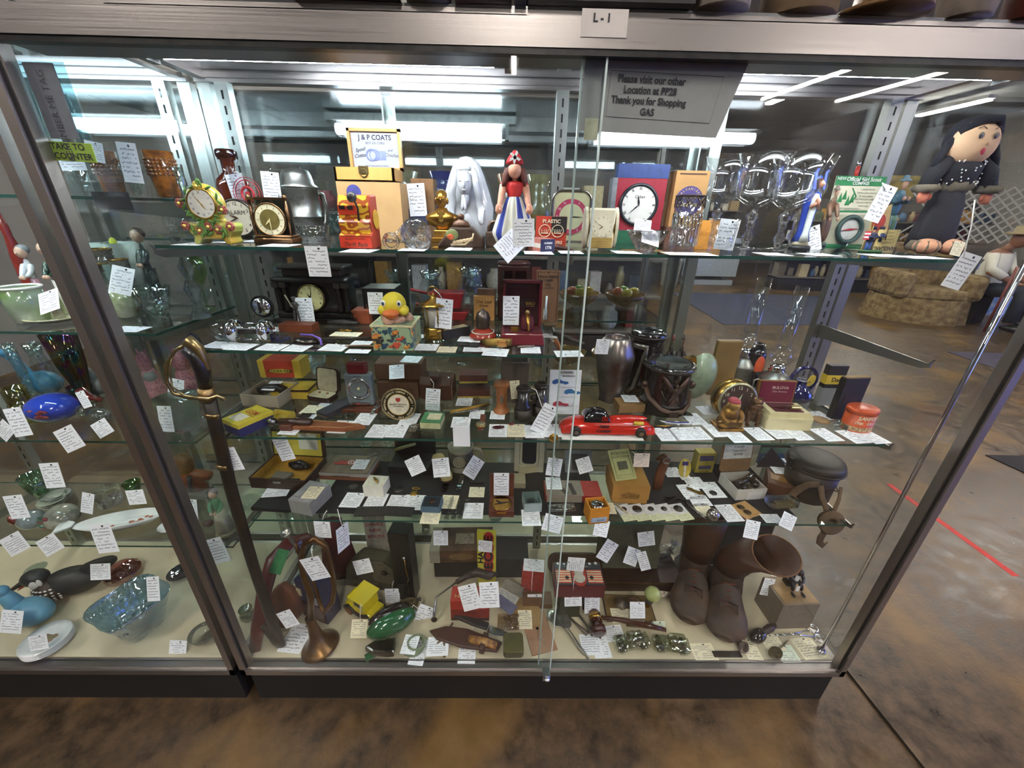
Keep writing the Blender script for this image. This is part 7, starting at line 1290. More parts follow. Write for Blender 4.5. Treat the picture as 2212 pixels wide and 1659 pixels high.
# bugle
P=onz(692,1395,S5); o=T('brass_bugle','tarnished copper brass bugle with silver mouthpiece standing on its bell','bugle',P); BU=mat('7a5a34',.3,.9,n=.25,s=12,c2='5a3a28')
def qb(px,py,y): v=ony(px,py,y)-P; return Vector((v.x,v.y,v.z))
y0=P.y
mk('bell',M().lathe([(.040,.0),(.041,.002),(.034,.008),(.022,.022),(.014,.045),(.0105,.075),(.009,.11)],32,cap=False),BU,o,rx=-3,ry=-7)
mk('main_tube',M().tube([Vector((-.012,.006,.105)),qb(672,1290,y0),qb(655,1240,y0),qb(650,1205,y0),qb(658,1175,y0),qb(680,1164,y0),qb(702,1178,y0),qb(712,1215,y0),qb(722,1265,y0),qb(718,1300,y0),qb(700,1325,y0),qb(690,1300,y0+.015),qb(672,1240,y0+.02),qb(648,1200,y0+.01),qb(636,1172,y0)],[.0095,.009,.0085,.008,.008,.008,.008,.008,.0075,.0075,.007,.006,.0055,.005,.005],12),BU,o)
mk('mouthpiece',M().lathe([(.004,0),(.005,.02),(.004,.035),(.0125,.05),(.0135,.054),(.010,.053),(.003,.045)],22,cap=False),SILV,o,tuple(qb(638,1178,y0)),rx=8,ry=-12)
tv(681,1228,y0-.015,'tied inside the loop of the bugle',17,.05,.075,lean=2,string=[(672,1185),(674,1198),(676,1206)]); tv(622,1337,y0+.0,'lying against the brown leather holster',26,.045,.055,lean=10); tf(641,1378,S5,'on the deck between sabre tip and bugle bell',-24,.055,.07)
# tin car behind
o,P,w,d,h=tbox('tin_toy_truck','dark blue and maroon tin toy behind the loop of the bugle','toy',S5,655,722,1228,1340,.06,'1c2248',rz=-20); mk('maroon_side',M().box(w*.9,.002,h*.4,0,-d/2-.001,h*.05),mat('4a1420',.3),o); mk('cab_window',M().box(w*.4,.002,h*.2,w*.1,-d/2-.002,h*.5),mat('8c8c90',.2),o); mk('yellow_label',M().box(.018,.002,.03,-w*.4,-d/2-.001,h*.6),mat('d8ccA0',.5),o)
P,w,d,h=G(S5,705,755,1120,1258,.06); P.y=.34; o=T('maroon_velvet_bag','dark maroon velvet bag standing behind the bugle','bag',P); mk('bag',M().lathe([(w*.6,0),(w*.75,h*.2),(w*.6,h*.6),(w*.3,h*.8),(w*.42,h)],24,sy=.7,flute=7,fa=.06),mat('4a0c16',.7,n=.2,s=20),o)
# canvas bag
P,w,d,h=G(S5,745,860,1172,1268,.07); P.y=.30; o=T('canvas_haversack','olive canvas haversack with a dark eyelet, slumped behind the yellow truck','bag',P,rz=-8); OL=mat('4c4634',.85,n=.12,s=40,bump=.3); mk('bag_body',M().prism([(-.5*w,0),(.5*w,0),(.52*w,h*.5),(.35*w,h*.95),(-.15*w,h*1.0),(-.42*w,h*.6)],-.03,.03),OL,o,bev=.010); mk('flap',M().prism([(.12*w,h*.35),(.56*w,h*.25),(.62*w,h*.65),(.34*w,h*1.02),(.12*w,h*.98)],-.036,-.030),mat('544d3a',.85,bump=.3),o,bev=.003); mk('eyelet',M().ring(.008,.003,w*.36,-.038,h*.7),mat('241f1a',.4,.6),o); mk('strap',M().box(w*.9,.012,.016,0,-.036,h*.12),OL,o,rx=0)
tv(784,1224,P.y-.045,'on the slumped olive canvas haversack',16,.055,.05,lean=15)
P=ony(815,1170,.38); P.z=S5; o=T('theatre_poster','cream folded programme with red lettering standing behind the haversack','programme',P,rz=6); hh_=ony(815,1112,.38).z-S5; mk('sheet',M().box(.075,.004,hh_),mat('b8b09a',.7),o); mk('lettering',M().text('DANCE',.018,0,-.003,hh_*.82,bold=.02).text('NEW',.018,0,-.003,hh_*.7,bold=.02).text('BOOKS',.018,0,-.003,hh_*.58,bold=.02),mat('a8342a',.6),o)
# yellow truck
P,w,d,h=G(S5,752,815,1268,1338,.06); o=T('yellow_toy_tractor','bright yellow toy truck with high cab and brown wheels','toy truck',P,rz=-28); YT=mat('dcc81e',.3,n=.03,coat=.5)
mk('chassis',M().box(.085,.04,.014,0,0,.014),YT,o,bev=.002); mk('cab',M().box(.042,.042,.034,.004,0,.028),YT,o,bev=.001); mk('roof',M().box(.050,.052,.003,.004,0,.062),YT,o,bev=.001); mk('bonnet',M().box(.022,.03,.016,-.030,0,.028),YT,o,bev=.003)
for q in (-1,1): mk('window',M().box(.020,.001,.014,.004,q*.0215,.042),BLACK,o); mk('fender',M().tube([(-.042,q*.022,.016),(-.03,q*.022,.026),(-.01,q*.022,.016),(.01,q*.022,.014),(.028,q*.022,.026),(.044,q*.022,.014)],.004,8),mat('1c1a18',.4),o)
for u in (-.028,.028):
    for q in (-1,1): mk('wheel',M().lathe([(.013,0),(.013,.006),(.006,.007)],22),mat('7a4a2a',.5),o,(u,q*.022+.003,.013),rx=90)
mk('windscreen',M().box(.001,.03,.016,-.018,0,.042),BLACK,o)
tv(776,1358,.10,'cream, tied to the yellow toy truck',0,.045,.05,c='f3e8c8',lean=40,string=[(778,1305,.12),(778,1325,.11),(778,1343,.10)]); tv(848,1291,.22,'on a string above the coiled cord behind the yellow truck',2,.045,.065,lean=15,string=[(850,1255),(848,1262),(847,1272)])
# tall black camera box
o,P,w,d,h=tbox('tall_black_camera','tall black folding camera body with a brass hook','camera',S5,858,900,1128,1296,.05,'131213',rz=-6,r=.35); mk('lens_panel',M().box(w*.6,.004,h*.2,0,-d/2-.002,h*.08),mat('1e1d1e',.25),o); mk('brass_hook',M().tube([(w*.2,-d/2-.004,h*.66),(w*.25,-d/2-.008,h*.5),(w*.3,-d/2-.006,h*.36),(w*.2,-d/2-.006,h*.3)],.002,6),BRASS,o); mk('knob',M().ball(.006,.005,.006,w*.2,-d/2-.006,h*.68),SILV,o)
tag(mk('dark_riser',M().box(.34,.10,.09),mat('211f1e',.6,n=.1),None,(.68,.37,S5)),'low dark box riser behind the red film boxes on the deck','riser')
tag(mk('dark_suitcase',M().box(.30,.05,.24),mat('141212',.5),None,(1.60,.405,S5),bev=.006),'large black case standing upright behind the boots','case')
tag(mk('striped_box',M().box(.20,.10,.13).box(.19,.09,.12,0,0,.13),mat('545444',.7,n=.1),None,(1.22,.375,S5)),'grey green stacked boxes behind the glass birds','boxes')
# coil, green pan, iron
o=T('cord_coil','coil of olive fabric covered cord behind the green pan','cord',onz(880,1312,S5),rz=20); m=M(); [m.tube([((.034-.002*k)*math.cos(t*PI/9),(.016-.001*k)*math.sin(t*PI/9),.005+.006*k) for t in range(18)],.004,6,True) for k in range(4)]; mk('coil',m,mat('6a5a3a',.7,bump=.5),o); mk('plug',M().tube([(.034,0,.02),(.046,0,.022)],.006,8),mat('2a2420',.4),o)
P=onz(852,1372,S5); o=T('green_toy_iron_pan','glossy dark green enamel toy iron with coiled cord','toy iron',P,rz=30); GE=mat('1f5a34',.15,n=.06,coat=1)
mk('hood',M().ball(.058,.026,.030,0,.01,.030,26,16),GE,o); mk('dark_saddle',M().ball(.05,.022,.022,.0,.024,.040,22,14),mat('231a1a',.2,coat=.6),o); mk('handle_bar',M().tube([(-.07,-.03,.014),(-.02,-.028,.018)],.008,12),GE,o)
P=onz(828,1416,S5); o=T('chrome_toy_iron','small chrome toy flat iron pointing left at the deck edge','toy iron',P,rz=4); mk('iron_shell',M().prism([(-.038,0),(-.018,.013),(.012,.018),(.030,.018),(.030,-.018),(.012,-.018),(-.018,-.013)],0,.018),mat('a39c90',.12,1,n=.1),o,(0,0,.018),rx=90,bev=.005); mk('iron_handle',M().tube([(-.012,.0,.016),(-.005,0,.032),(.020,0,.032),(.026,0,.018)],.003),GE,o)
o=T('cord_rings','pale green fabric cord wound into rings beside the chrome toy iron','cord',onz(893,1398,S5)); m=M(); [m.tube([((.026-.002*k)*math.cos(t*PI/9)+.003*k,(.024-.002*k)*math.sin(t*PI/9),.004+.005*k) for t in range(18)],.0024,6,True) for k in range(4)]; mk('coil',m,mat('7c8a6c',.7,bump=.5),o); tf(886,1392,S5+.02,'inside the rings of the pale green cord',-20,.035,.045,lift=.002); tf(905,1408,S5,'under the rings of the pale green cord',-25,.035,.06)
tv(914,1332,.16,'slanting beside the green enamel toy iron',-28,.05,.075,lean=20,string=[(885,1322),(893,1307),(903,1315)])
# cigar box, checkers carton
P,w,d,h=G(S5,932,1062,1125,1206,.11); P.y=.36; P.z=S5+.09; o=T('cigar_carton','worn brown cigar carton with a paper label sitting on the dark riser','box',P+Vector((0,0,.001)),rz=2); hh_=.055; mk('box_body',M().box(w,.11,hh_),mat('5c4028',.7,n=.2,s=20,c2='3c2818'),o); mk('pale_end_label',M().box(w*.16,.112,hh_*1.01,-w*.42,0,0),mat('a09a84',.7,n=.1),o); mk('oval_label',M().prism([(w*.2*math.cos(t*PI/12),hh_*.5+hh_*.28*math.sin(t*PI/12)) for t in range(24)],-.0562,-.0552),mat('6e5632',.5),o); mk('top_stain',M().box(w*.3,.05,.0006,.01,0,hh_),mat('8a7c68',.8,n=.3),o)
tv(952,1162,P.y-.062,'on the left end of the worn cigar carton',1,.045,.05,lean=20)
o,P,w,d,h=tbox('checkers_carton','tall yellow and red lettered checkers carton leaning in front of the cigar carton','box',S5+.09,1034,1072,1120,1204,.014,'c8c03a',rz=-4); P.y=.28; o.location.y=.285; o.location.z=S5; hh_=.15+h*.2; o.scale=(1,1,(.09+h)/h)
m=M(); [m.prism([(w*.12+w*.28*math.cos(t*PI/8),h*z+w*.30*math.sin(t*PI/8)) for t in range(16)],-.0085,-.0072) for z in (.9,.74,.58,.42,.26)]; mk('red_discs',m,mat('b02c28',.5),o); m=M(); [m.text(c_,w*.62,w*.12,-.0095,h*z,a=90,bold=.03) for c_,z in zip('EKCEH',(.9,.74,.58,.42,.26))]; m.text('HAM',w*.4,-w*.3,-.009,h*.62,a=90,bold=.04); mk('lettering',m,BLACK,o)
tv(1048,1180,.265,'on the yellow checkers carton',88,.045,.045,lean=5)
# brown tray, red bundle
o=T('bread_board_tray','long brown oval leather tray leaning at the back of the deck','tray',Vector((1.02,.335,S5))); mk('tray',M().prism(rrect(.19,.085,.03,0),0,.012),mat('3f2c1c',.55,n=.12,s=20),o,rx=-12,bev=.003)
P,w,d,h=G(S5,1128,1172,1222,1284,.04); P.y+=.0; o=T('red_card_bundle','tied bundle of red cards with frayed edges','bundle',P,rz=-10); [mk('card',M().box(w*(1+.03*(k%3)),.04,h/9*.8,0,0,k*h/9,rz=(k*37)%9-4),mat('9c3026',.7,n=.08),o) for k in range(9)]; mk('string',M().tube([(0,-.023,0),(0,-.024,h),(0,.022,h+.001)],.001,5),WHITE,o); tf(1153,1221,S5+h+.002,'on top of the red card bundle',-22,.055,.04)
tag(mk('wood_block_base',M().box(.10,.05,.02),mat('6c4a2c',.5),None,onz(1160,1300,S5)),'flat brown wooden piece under the red card bundle','block')
# paper stack
for k,(px,py,a_,c_,lab) in enumerate(((1108,1268,-30,'8a8478','topmost crumpled grey paper behind the folded tickets'),(1096,1290,-32,'c4c2bc','printed paper slip with writing in the paper pile'),(1092,1306,-38,'6c6c8c','blue grey ticket lowest in the paper pile'),(1122,1285,-20,'b4b0a0','cream ticket right in the paper pile'))): tag(mk('paper_slip',M().box(.075,.035,.0015),paper(c_) if k in (1,3) else mat(c_,.7),None,onz(px,py,S5+.012+.004*(3-k)),rz=a_,rx=12),lab,'paper slip','loose papers in the pile')
tag(mk('manila_folder',M().box(.11,.13,.012),mat('9c7c4c',.75,n=.06),None,onz(1130,1318,S5)-Vector((0,0,0)),rz=4),'manila folder under the paper pile and the necklace box','folder')
# red film boxes
o,P,w,d,h=tbox('red_film_box','red film box lettered 3-D standing behind the dagger','box',S5,975,1056,1266,1340,.055,'b03024',[('3-D Stereo',.011,-.05,.42)],'2a1812',extra=[('lower_band','8a2a20',1.005,1.01,.55,0,0,0),('dark_base','2c1c18',1.01,1.02,.12,0,0,0)],r=.4)
m=M(); m.T=tr(-w*.32,-.01,h+.001)@rot(x=-90); m.text('3-D',.014,0,0,0,bold=.02); m.text('VIEW-MASTER',.008,.04,-.008,0); mk('top_lettering',m,mat('d8c078'),o)
tv(1015,1290,P.y-.032,'left of two leaning on the red film box',20,.055,.075,lean=28); tv(1057,1285,P.y-.032,'right of two leaning on the red film box',5,.055,.075,lean=28)
# pipe, bayonet over boxes
P=onz(945,1345,S5); o=T('smoking_pipe','long thin smoking pipe with silver stem, bowl down on the deck','pipe',onz(938,1342,S5)); b_=o.location
def qq(px,py,z): v=onz(px,py,z)-b_; return (v.x,v.y,v.z)
mk('bowl',M().ball(.010,.007,.010,0,0,.008),mat('2c2220',.25,.4),o); mk('pipe_stem',M().tube([(0,0,.012),(.0,.004,.03),qq(942,1290,S5+.05),qq(985,1258,S5+.075)],[.004,.004,.003,.0035],8),STEEL,o); mk('grip',M().tube([qq(985,1258,S5+.075),qq(1018,1240,S5+.085)],[.008,.010],10),mat('3a322c',.4),o)
o=T('wrapped_tool_roll','dark crumpled roll of small tools on top of the red film box','tool roll',onz(1035,1262,S5+.075)+Vector((0,.03,0))); mk('roll',M().tube([(-.05,0,0),(-.01,.01,.01),(.03,0,.006),(.06,.012,.0)],[.010,.016,.015,.006],10),mat('3a302c',.5,n=.3,s=60,bump=.6),o)
# dagger with double blade & sheath
P=onz(1040,1358,S5); o=T('steel_dagger','slim steel dagger with dark grip lying behind the sheathed knife','dagger',P,rz=-17); mk('blade',M().prism([(.02,-.009),(.045,-.010),(.105,0),(.045,.010),(.02,.009)],0,.003),mat('9aa0a6',.12,1),o,(0,0,.006),rx=90); mk('grip',M().prism([(-.09,-.008),(-.08,.004),(-.02,.010),(.02,.010),(.02,-.010),(-.02,-.010)],0,.010),mat('2b2b2e',.3,.4),o,(0,0,.012),rx=90,bev=.003); mk('string',M().tube([(-.02,-.012,.004),(-.018,0,.014),(-.02,.012,.004)],.0012,6),WHITE,o)
P=onz(1003,1386,S5); o=T('bone_handled_knife','knife with striped bone handle in a brown leather sheath on the deck','knife',P,rz=-14); mk('sheath',M().prism([(-.085,.004),(-.06,.018),(0,.022),(.082,.012),(.088,-.012),(.0,-.022),(-.05,-.016)],0,.008),mat('40221c',.45,n=.15,s=30),o,(0,0,.008),rx=90,bev=.003); mk('bone_handle',M().tube([(.012,0,.014),(.05,0,.016),(.078,-.001,.014)],[.009,.010,.009],10),mat('b88848',.4,n=.3,s=90,c2='6c3c20'),o); mk('retaining_strap',M().box(.012,.040,.018,.047,0,.004),mat('3a1e18',.5),o,bev=.002); mk('leather_thong',M().tube([(-.04,.03,.008),(-.045,-.01,.012),(-.068,-.045,.003)],.003,6).tube([(-.045,-.01,.012),(-.03,-.045,.003)],.003,6),mat('6c5646',.6),o)
tf(946,1396,S5+.013,'lying on the leather thong of the bone handled knife',12,.05,.045); tf(1009,1412,S5,'below the sheath, at the deck edge',-2,.04,.045)
o=T('square_green_tin','small square olive green embossed tin at the front of the deck','tin',onz(1108,1412,S5),rz=2); mk('tin_body',M().prism(rrect(.045,.045,.008,-.0225),0,.02),mat('5c5830',.4,.4,n=.1),o,(0,0,.020),rx=90,bev=.002); mk('embossed_diamond',M().box(.018,.018,.001,0,0,.020,rz=45),mat('6a663a',.35,.5),o)
tag(mk('coin_bag',M().grid(lambda u,v:((u-.5)*.07,(v-.5)*.055,.004+.004*math.sin(9*u)*math.sin(7*v)),12,10),thin('e8dcc0',1.5,.04,.12,40),None,onz(1098,1345,S5+.012),sol=.0006),'crinkled clear plastic bag on the manila folder','bag'); S('coin_heap','old coin and slips inside the plastic bag','coin',onz(1090,1340,S5+.012),M().lathe([(.012,0),(.012,.002)],24),mat('a08a5a',.4,.6))
tv(1155,1302,.22,'standing between the paper pile and the pane joint',2,.045,.065,lean=12); tf(1134,1338,S5+.014,'cream, lying beside the coin bag',0,.035,.05,c='f3e8c8')
# necklace box
o,P,w,d,h=openbox('necklace_box','cream lined pinkish box holding a pendant on a chain','jewellery box',S5,1142,1192,1352,1408,.115,'a87e60',rz=14,hk=.35); o.location=onz(1163,1366,S5); mk('cream_card',M().box(w*.9,.108,.002,0,0,h*.7),mat('d9dad4',.7),o); mk('pendant',M().ball(.005,.005,.002,0,.01,h*.7+.003,8,6),mat('2c2c30',.3,.8),o); mk('chain',M().tube([(-.006,-.035,h*.7+.003),(-.002,0,h*.7+.003),(0,.01,h*.7+.003),(.003,-.003,h*.7+.003),(.006,-.038,h*.7+.003)],.0007,5),SILV,o); m=M(); m.T=tr(0,.035,h*.7+.0025)@rot(x=-90); [m.text('handwritten note',.0055,0,-.006*k,0,shear=.3) for k in range(3)]; mk('lettering',m,mat('8a7a6a'),o)
# santa tin
P,w,d,h=G(S5+.11,1192,1292,1148,1240,.09); P.y=.2; o=T('striped_bank_box','dark red box topped by a stars and stripes tin with a white bearded face','box',P); hh_=.052; mk('box_body',M().box(w,.09,hh_),mat('5c141a',.4,n=.06),o); mk('tin_top',M().box(w*.96,.085,.003,0,0,hh_),mat('2c3440',.4),o)
m=M(); [m.box(w*.30,.004,.001,q*w*.32,-.035+.009*k,hh_+.003) for k in range(6) for q in (-1,1)]; mk('red_stripes',m,mat('c8543c',.5),o); m=M(); [m.box(w*.30,.004,.001,q*w*.32,-.0305+.009*k,hh_+.003) for k in range(5) for q in (-1,1)]; m.T=tr(0,.024,hh_+.0042)@rot(x=-90); m.text('1 BOSTON BANK 1',.008,0,0,0,sx=1.3); mk('cream_stripes',m,mat('d8ccac',.5),o)
m=M()
for x_,y_,s_ in ((-w*.4,.036,.007),(-w*.27,.034,.005),(w*.27,.036,.007),(w*.4,.038,.008)):
    m.add([(x_+s_*(1 if k%2==0 else .42)*math.sin(k*PI/5),y_+s_*(1 if k%2==0 else .42)*math.cos(k*PI/5),hh_+.0045) for k in range(10)],[tuple(range(9,-1,-1))],False)
mk('white_stars',m,WHITE,o); m=M(); m.add([(w*.15*math.cos(t*PI/10)*1.0,(.012 if t<=10 else -.02)+.030*math.sin(t*PI/10)*1.0,hh_+.0044) for t in range(20)],[tuple(range(20))],False); mk('red_arch',m,mat('a8342a',.5),o); m=M(); m.ball(w*.10,.012,.003,0,.0,hh_+.005); m.ball(w*.12,.018,.0025,0,-.02,hh_+.005); mk('bearded_face',m,mat('b8b4a4',.6),o)
for q in (-1,1): mk('black_star',M().lathe([(.007,0),(.007,.001)],5,q*w*.25,-.018,hh_+.0042),BLACK,o)
tv(1244,1219,P.y-.048,'on the front of the dark red bank box',88,.05,.05,lean=3)
o,P2,w2,d2,h2=tbox('olive_canister_box','tall dark olive tin supporting the dark red bank box','tin',S5,1206,1250,1244,1330,.065,'2e3020',rz=0,r=.4); o.scale=(1,1,(.109)/h2); o.location.y=.2; tbox('manuscript_label_box','orange brown card strip lettered under the bank box','box',S5+.085,1209,1264,1240,1252,.01,'b8864a',[('RAWHIDE',.008,0,.5)],'3a2818',yo=-.03)
tv(1238,1291,.155,'blank shield shaped, hanging from the orange brown strip',4,.05,.065,lean=8,string=[(1240,1250),(1239,1262),(1238,1274)]); tbox('navy_box','narrow dark navy box right of the olive tin','box',S5,1258,1288,1248,1318,.05,'1a2038'); tv(1279,1305,.17,'shield shaped with writing, above the gavel',3,.045,.07,lean=12)
# spoons, tongs, gavel
def spoon(px,py,a,L_,bw,ma,lab,grp=None): 
    o=T('spoon',lab,'spoon',onz(px,py,S5),rz=a,grp=grp); mk('bowl',M().lathe([(0,.002),(.6,.003),(1,.009),(.96,.010),(.5,.005),(0,.004)],22,0,0,0,bw*1.6,bw,False),ma,o,(-L_/2+bw*1.4,0,0)); mk('handle',M().tube([(-L_/2+bw*2.8,0,.007),(0,0,.007),(L_/2-.02,0,.004),(L_/2,0,.004)],[.0025,.0025,.006,.004],8,sq=.4),ma,o); return o
spoon(1236,1374,-62,.15,.020,SILV,'left of two silver tablespoons lying together'); spoon(1222,1368,-56,.14,.018,SILV,'right of two silver tablespoons, partly under the other')
stick(1244,1350,S5,.07,-48,[.003,.0025,.006],mat('6a6058',.35,.7),'sugar_tongs','dark metal tongs right of the silver tablespoons','tongs'); stick(1262,1348,S5,.07,-62,[.003,.0025,.005],mat('6a6058',.35,.7),'small_tongs','second thin dark metal tongs near the gavel','tongs')
P=onz(1284,1345,S5); o=T('wooden_gavel','dark red turned wooden gavel with brass band and long handle','gavel',P,rz=4); GV=mat('3f1410',.2,n=.1,coat=.8); mk('gavel_head',M().lathe([(.010,-.042),(.017,-.040),(.018,-.026),(.012,-.022),(.0145,-.014),(.0145,.014),(.012,.022),(.018,.026),(.017,.040),(.010,.042)],28),GV,o,(0,0,.019),rx=90); mk('brass_band',M().lathe([(.0152,-.007),(.0152,.007)],28),BRASS,o,(0,0,.019),rx=90); mk('gavel_handle',M().tube([(.015,.0,.018),(.06,-.006,.014),(.12,-.020,.010),(.17,-.034,.006)],[.005,.006,.008,.005],12),GV,o)
tf(1277,1392,S5,'left of two below the gavel head',10,.05,.05); tf(1298,1398,S5,'right of two below the gavel head',18,.04,.05); tf(1325,1368,S5,'under the gavel handle',25,.05,.04); tv(1423,1360,.13,'pale green, standing by the gavel handle',2,.04,.05,c='e4eed8',lean=30)
# tray box with watches, darning egg
o,P,w,d,h=openbox('jewellery_tray','open dark patterned box with a bakelite bangle and an old watch','box',S5,1312,1420,1285,1345,.10,'201a30',rz=-2,inner='7a6238',hk=1.0)
S('fob_watch','round tarnished clock movement in the open dark patterned box','watch',onz(1342,1305,S5+.02),M().lathe([(.016,0),(.018,.006),(.0,.010)],26),mat('6a6258',.4,.5)); S('bakelite_bangle','brown tortoise bangle standing in the open dark patterned box','bangle',onz(1368,1310,S5+.02),M().tube([(.013*math.cos(t*PI/10),0,.014+.014*math.sin(t*PI/10)) for t in range(14)],[.003+.003*math.sin(t/13*PI) for t in range(14)],8),mat('3f2414',.2,coat=.6),rz=-30)
P,w,d,h=G(S5+.015,1382,1412,1240,1308,.035); P.y=.20; o=T('darning_egg_lamp','tilted knob with pale green domed top and brass screw base','knob',P,ry=12); mk('screw_base',M().lathe([(.010,0),(.011,.006),(.010,.012),(.012,.016)],20),BRASS,o); mk('stem_cone',M().lathe([(.011,.014),(.014,.030),(.022,.046)],24),mat('5a5460',.4),o); mk('green_dome',M().ball(.027,.025,.026,0,0,.056,26,16),mat('b0b878',.2,n=.06,coat=.8),o)
tf(1342,1330,S5+.006,'cream, in the left corner of the dark patterned box',-8,.05,.04,c='f3e8c8'); tv(1377,1318,.165,'in the right half of the dark patterned box',0,.045,.05,lean=30); tv(1428,1295,.24,'pinkish, beside the pale green domed knob',-10,.045,.06,c='f4e2d4',lean=20)
# brown box with glass animals
o,P,w,d,hb=tbox('large_walnut_box','large dark walnut box carrying the clear glass birds','box',S5,1300,1470,1190,1272,.13,'2a1712',r=.35); o.location.y=min(P.y,.33); yb_=o.location.y; HB=S5+hb
mk('thin_line',M().box(w,.001,.002,0,-d/2,hb*.86),BRASS,o)
def ganim(px,py,h,lab,k,nm): 
    P=onz(px,py,HB); P.y=min(P.y,yb_+.05); o=T(nm,lab,'glass figurine',P+Vector((0,0,.001)),rz=rnd.uniform(-20,20)); g=thin('e0e4e8',1.5,.02,.14,70); m=M()
    if k=='bird': m.ball(h*.42,h*.26,h*.30,0,0,h*.30); m.ball(h*.16,h*.15,h*.16,-h*.28,0,h*.66); m.tube([(h*.2,0,h*.36),(h*.55,0,h*.12)],[h*.16,h*.04],10,sq=.4); m.tube([(-h*.05,-h*.2,h*.6),(h*.2,-h*.25,h*.75),(h*.35,-h*.2,h*.6)],[h*.05,h*.14,h*.05],8,sq=.4)
    else: m.ball(h*.22,h*.18,h*.3,0,0,h*.28); m.ball(h*.15,h*.15,h*.18,-h*.08,0,h*.68); m.lathe([(h*.26,0),(h*.26,h*.06)],18)
    mk('glass_body',m,g,o,sub=1)
ganim(1335,1212,.085,'small clear glass figure standing left on the walnut box','x','glass_owl'); ganim(1362,1168,.07,'clear glass stopper figure at the back of the walnut box','x','glass_stopper'); ganim(1425,1205,.10,'larger clear glass bird with raised wings on the walnut box','bird','glass_bird'); ganim(1450,1172,.09,'clear glass bird behind the larger one on the walnut box','bird','glass_bird')
tv(1312,1190,.26,'left most on the walnut box, slanting',-35,.045,.07,lean=20); tv(1365,1202,.26,'below the small glass figure on the walnut box',-25,.045,.055,lean=30); tv(1396,1164,.28,'white string tag beside the glass bird',10,.05,.05,lean=15); tv(1390,1212,.24,'pointed down, in front of the larger glass bird',20,.03,.07,lean=10)
# glass toy cars
for px,py,lab,a_ in ((1363,1395,'left clear glass toy car candy container near the pane',8),(1447,1400,'right clear glass toy car candy container near the pane',-6)):
    o=T('glass_toy_car',lab,'glass toy',onz(px,py,S5),rz=a_,grp='glass toy cars on the deck'); g=thin('dfe4d8',1.5,.02,.16,80)
    mk('car_body',M().box(.085,.034,.018,0,0,.006).box(.045,.030,.018,.004 if a_>0 else .012,0,.024,.8),g,o,bev=.005)
    for u in (-.026,.026): mk('wheel',M().lathe([(.009,-.018),(.009,.018)],18),g,o,(u,0,.009),rx=90)
tag(mk('ridged_glass_comb',M().box(.10,.02,.006).ball(.008,.008,.008,-.01,0,.012).ball(.008,.008,.008,.01,0,.012).ball(.008,.008,.008,.03,0,.012),thin('c8c0b8',1.5,.02,.12,60),None,onz(1385,1350,S5),rz=-4),'clear ridged glass piece behind the gavel handle','glass piece')
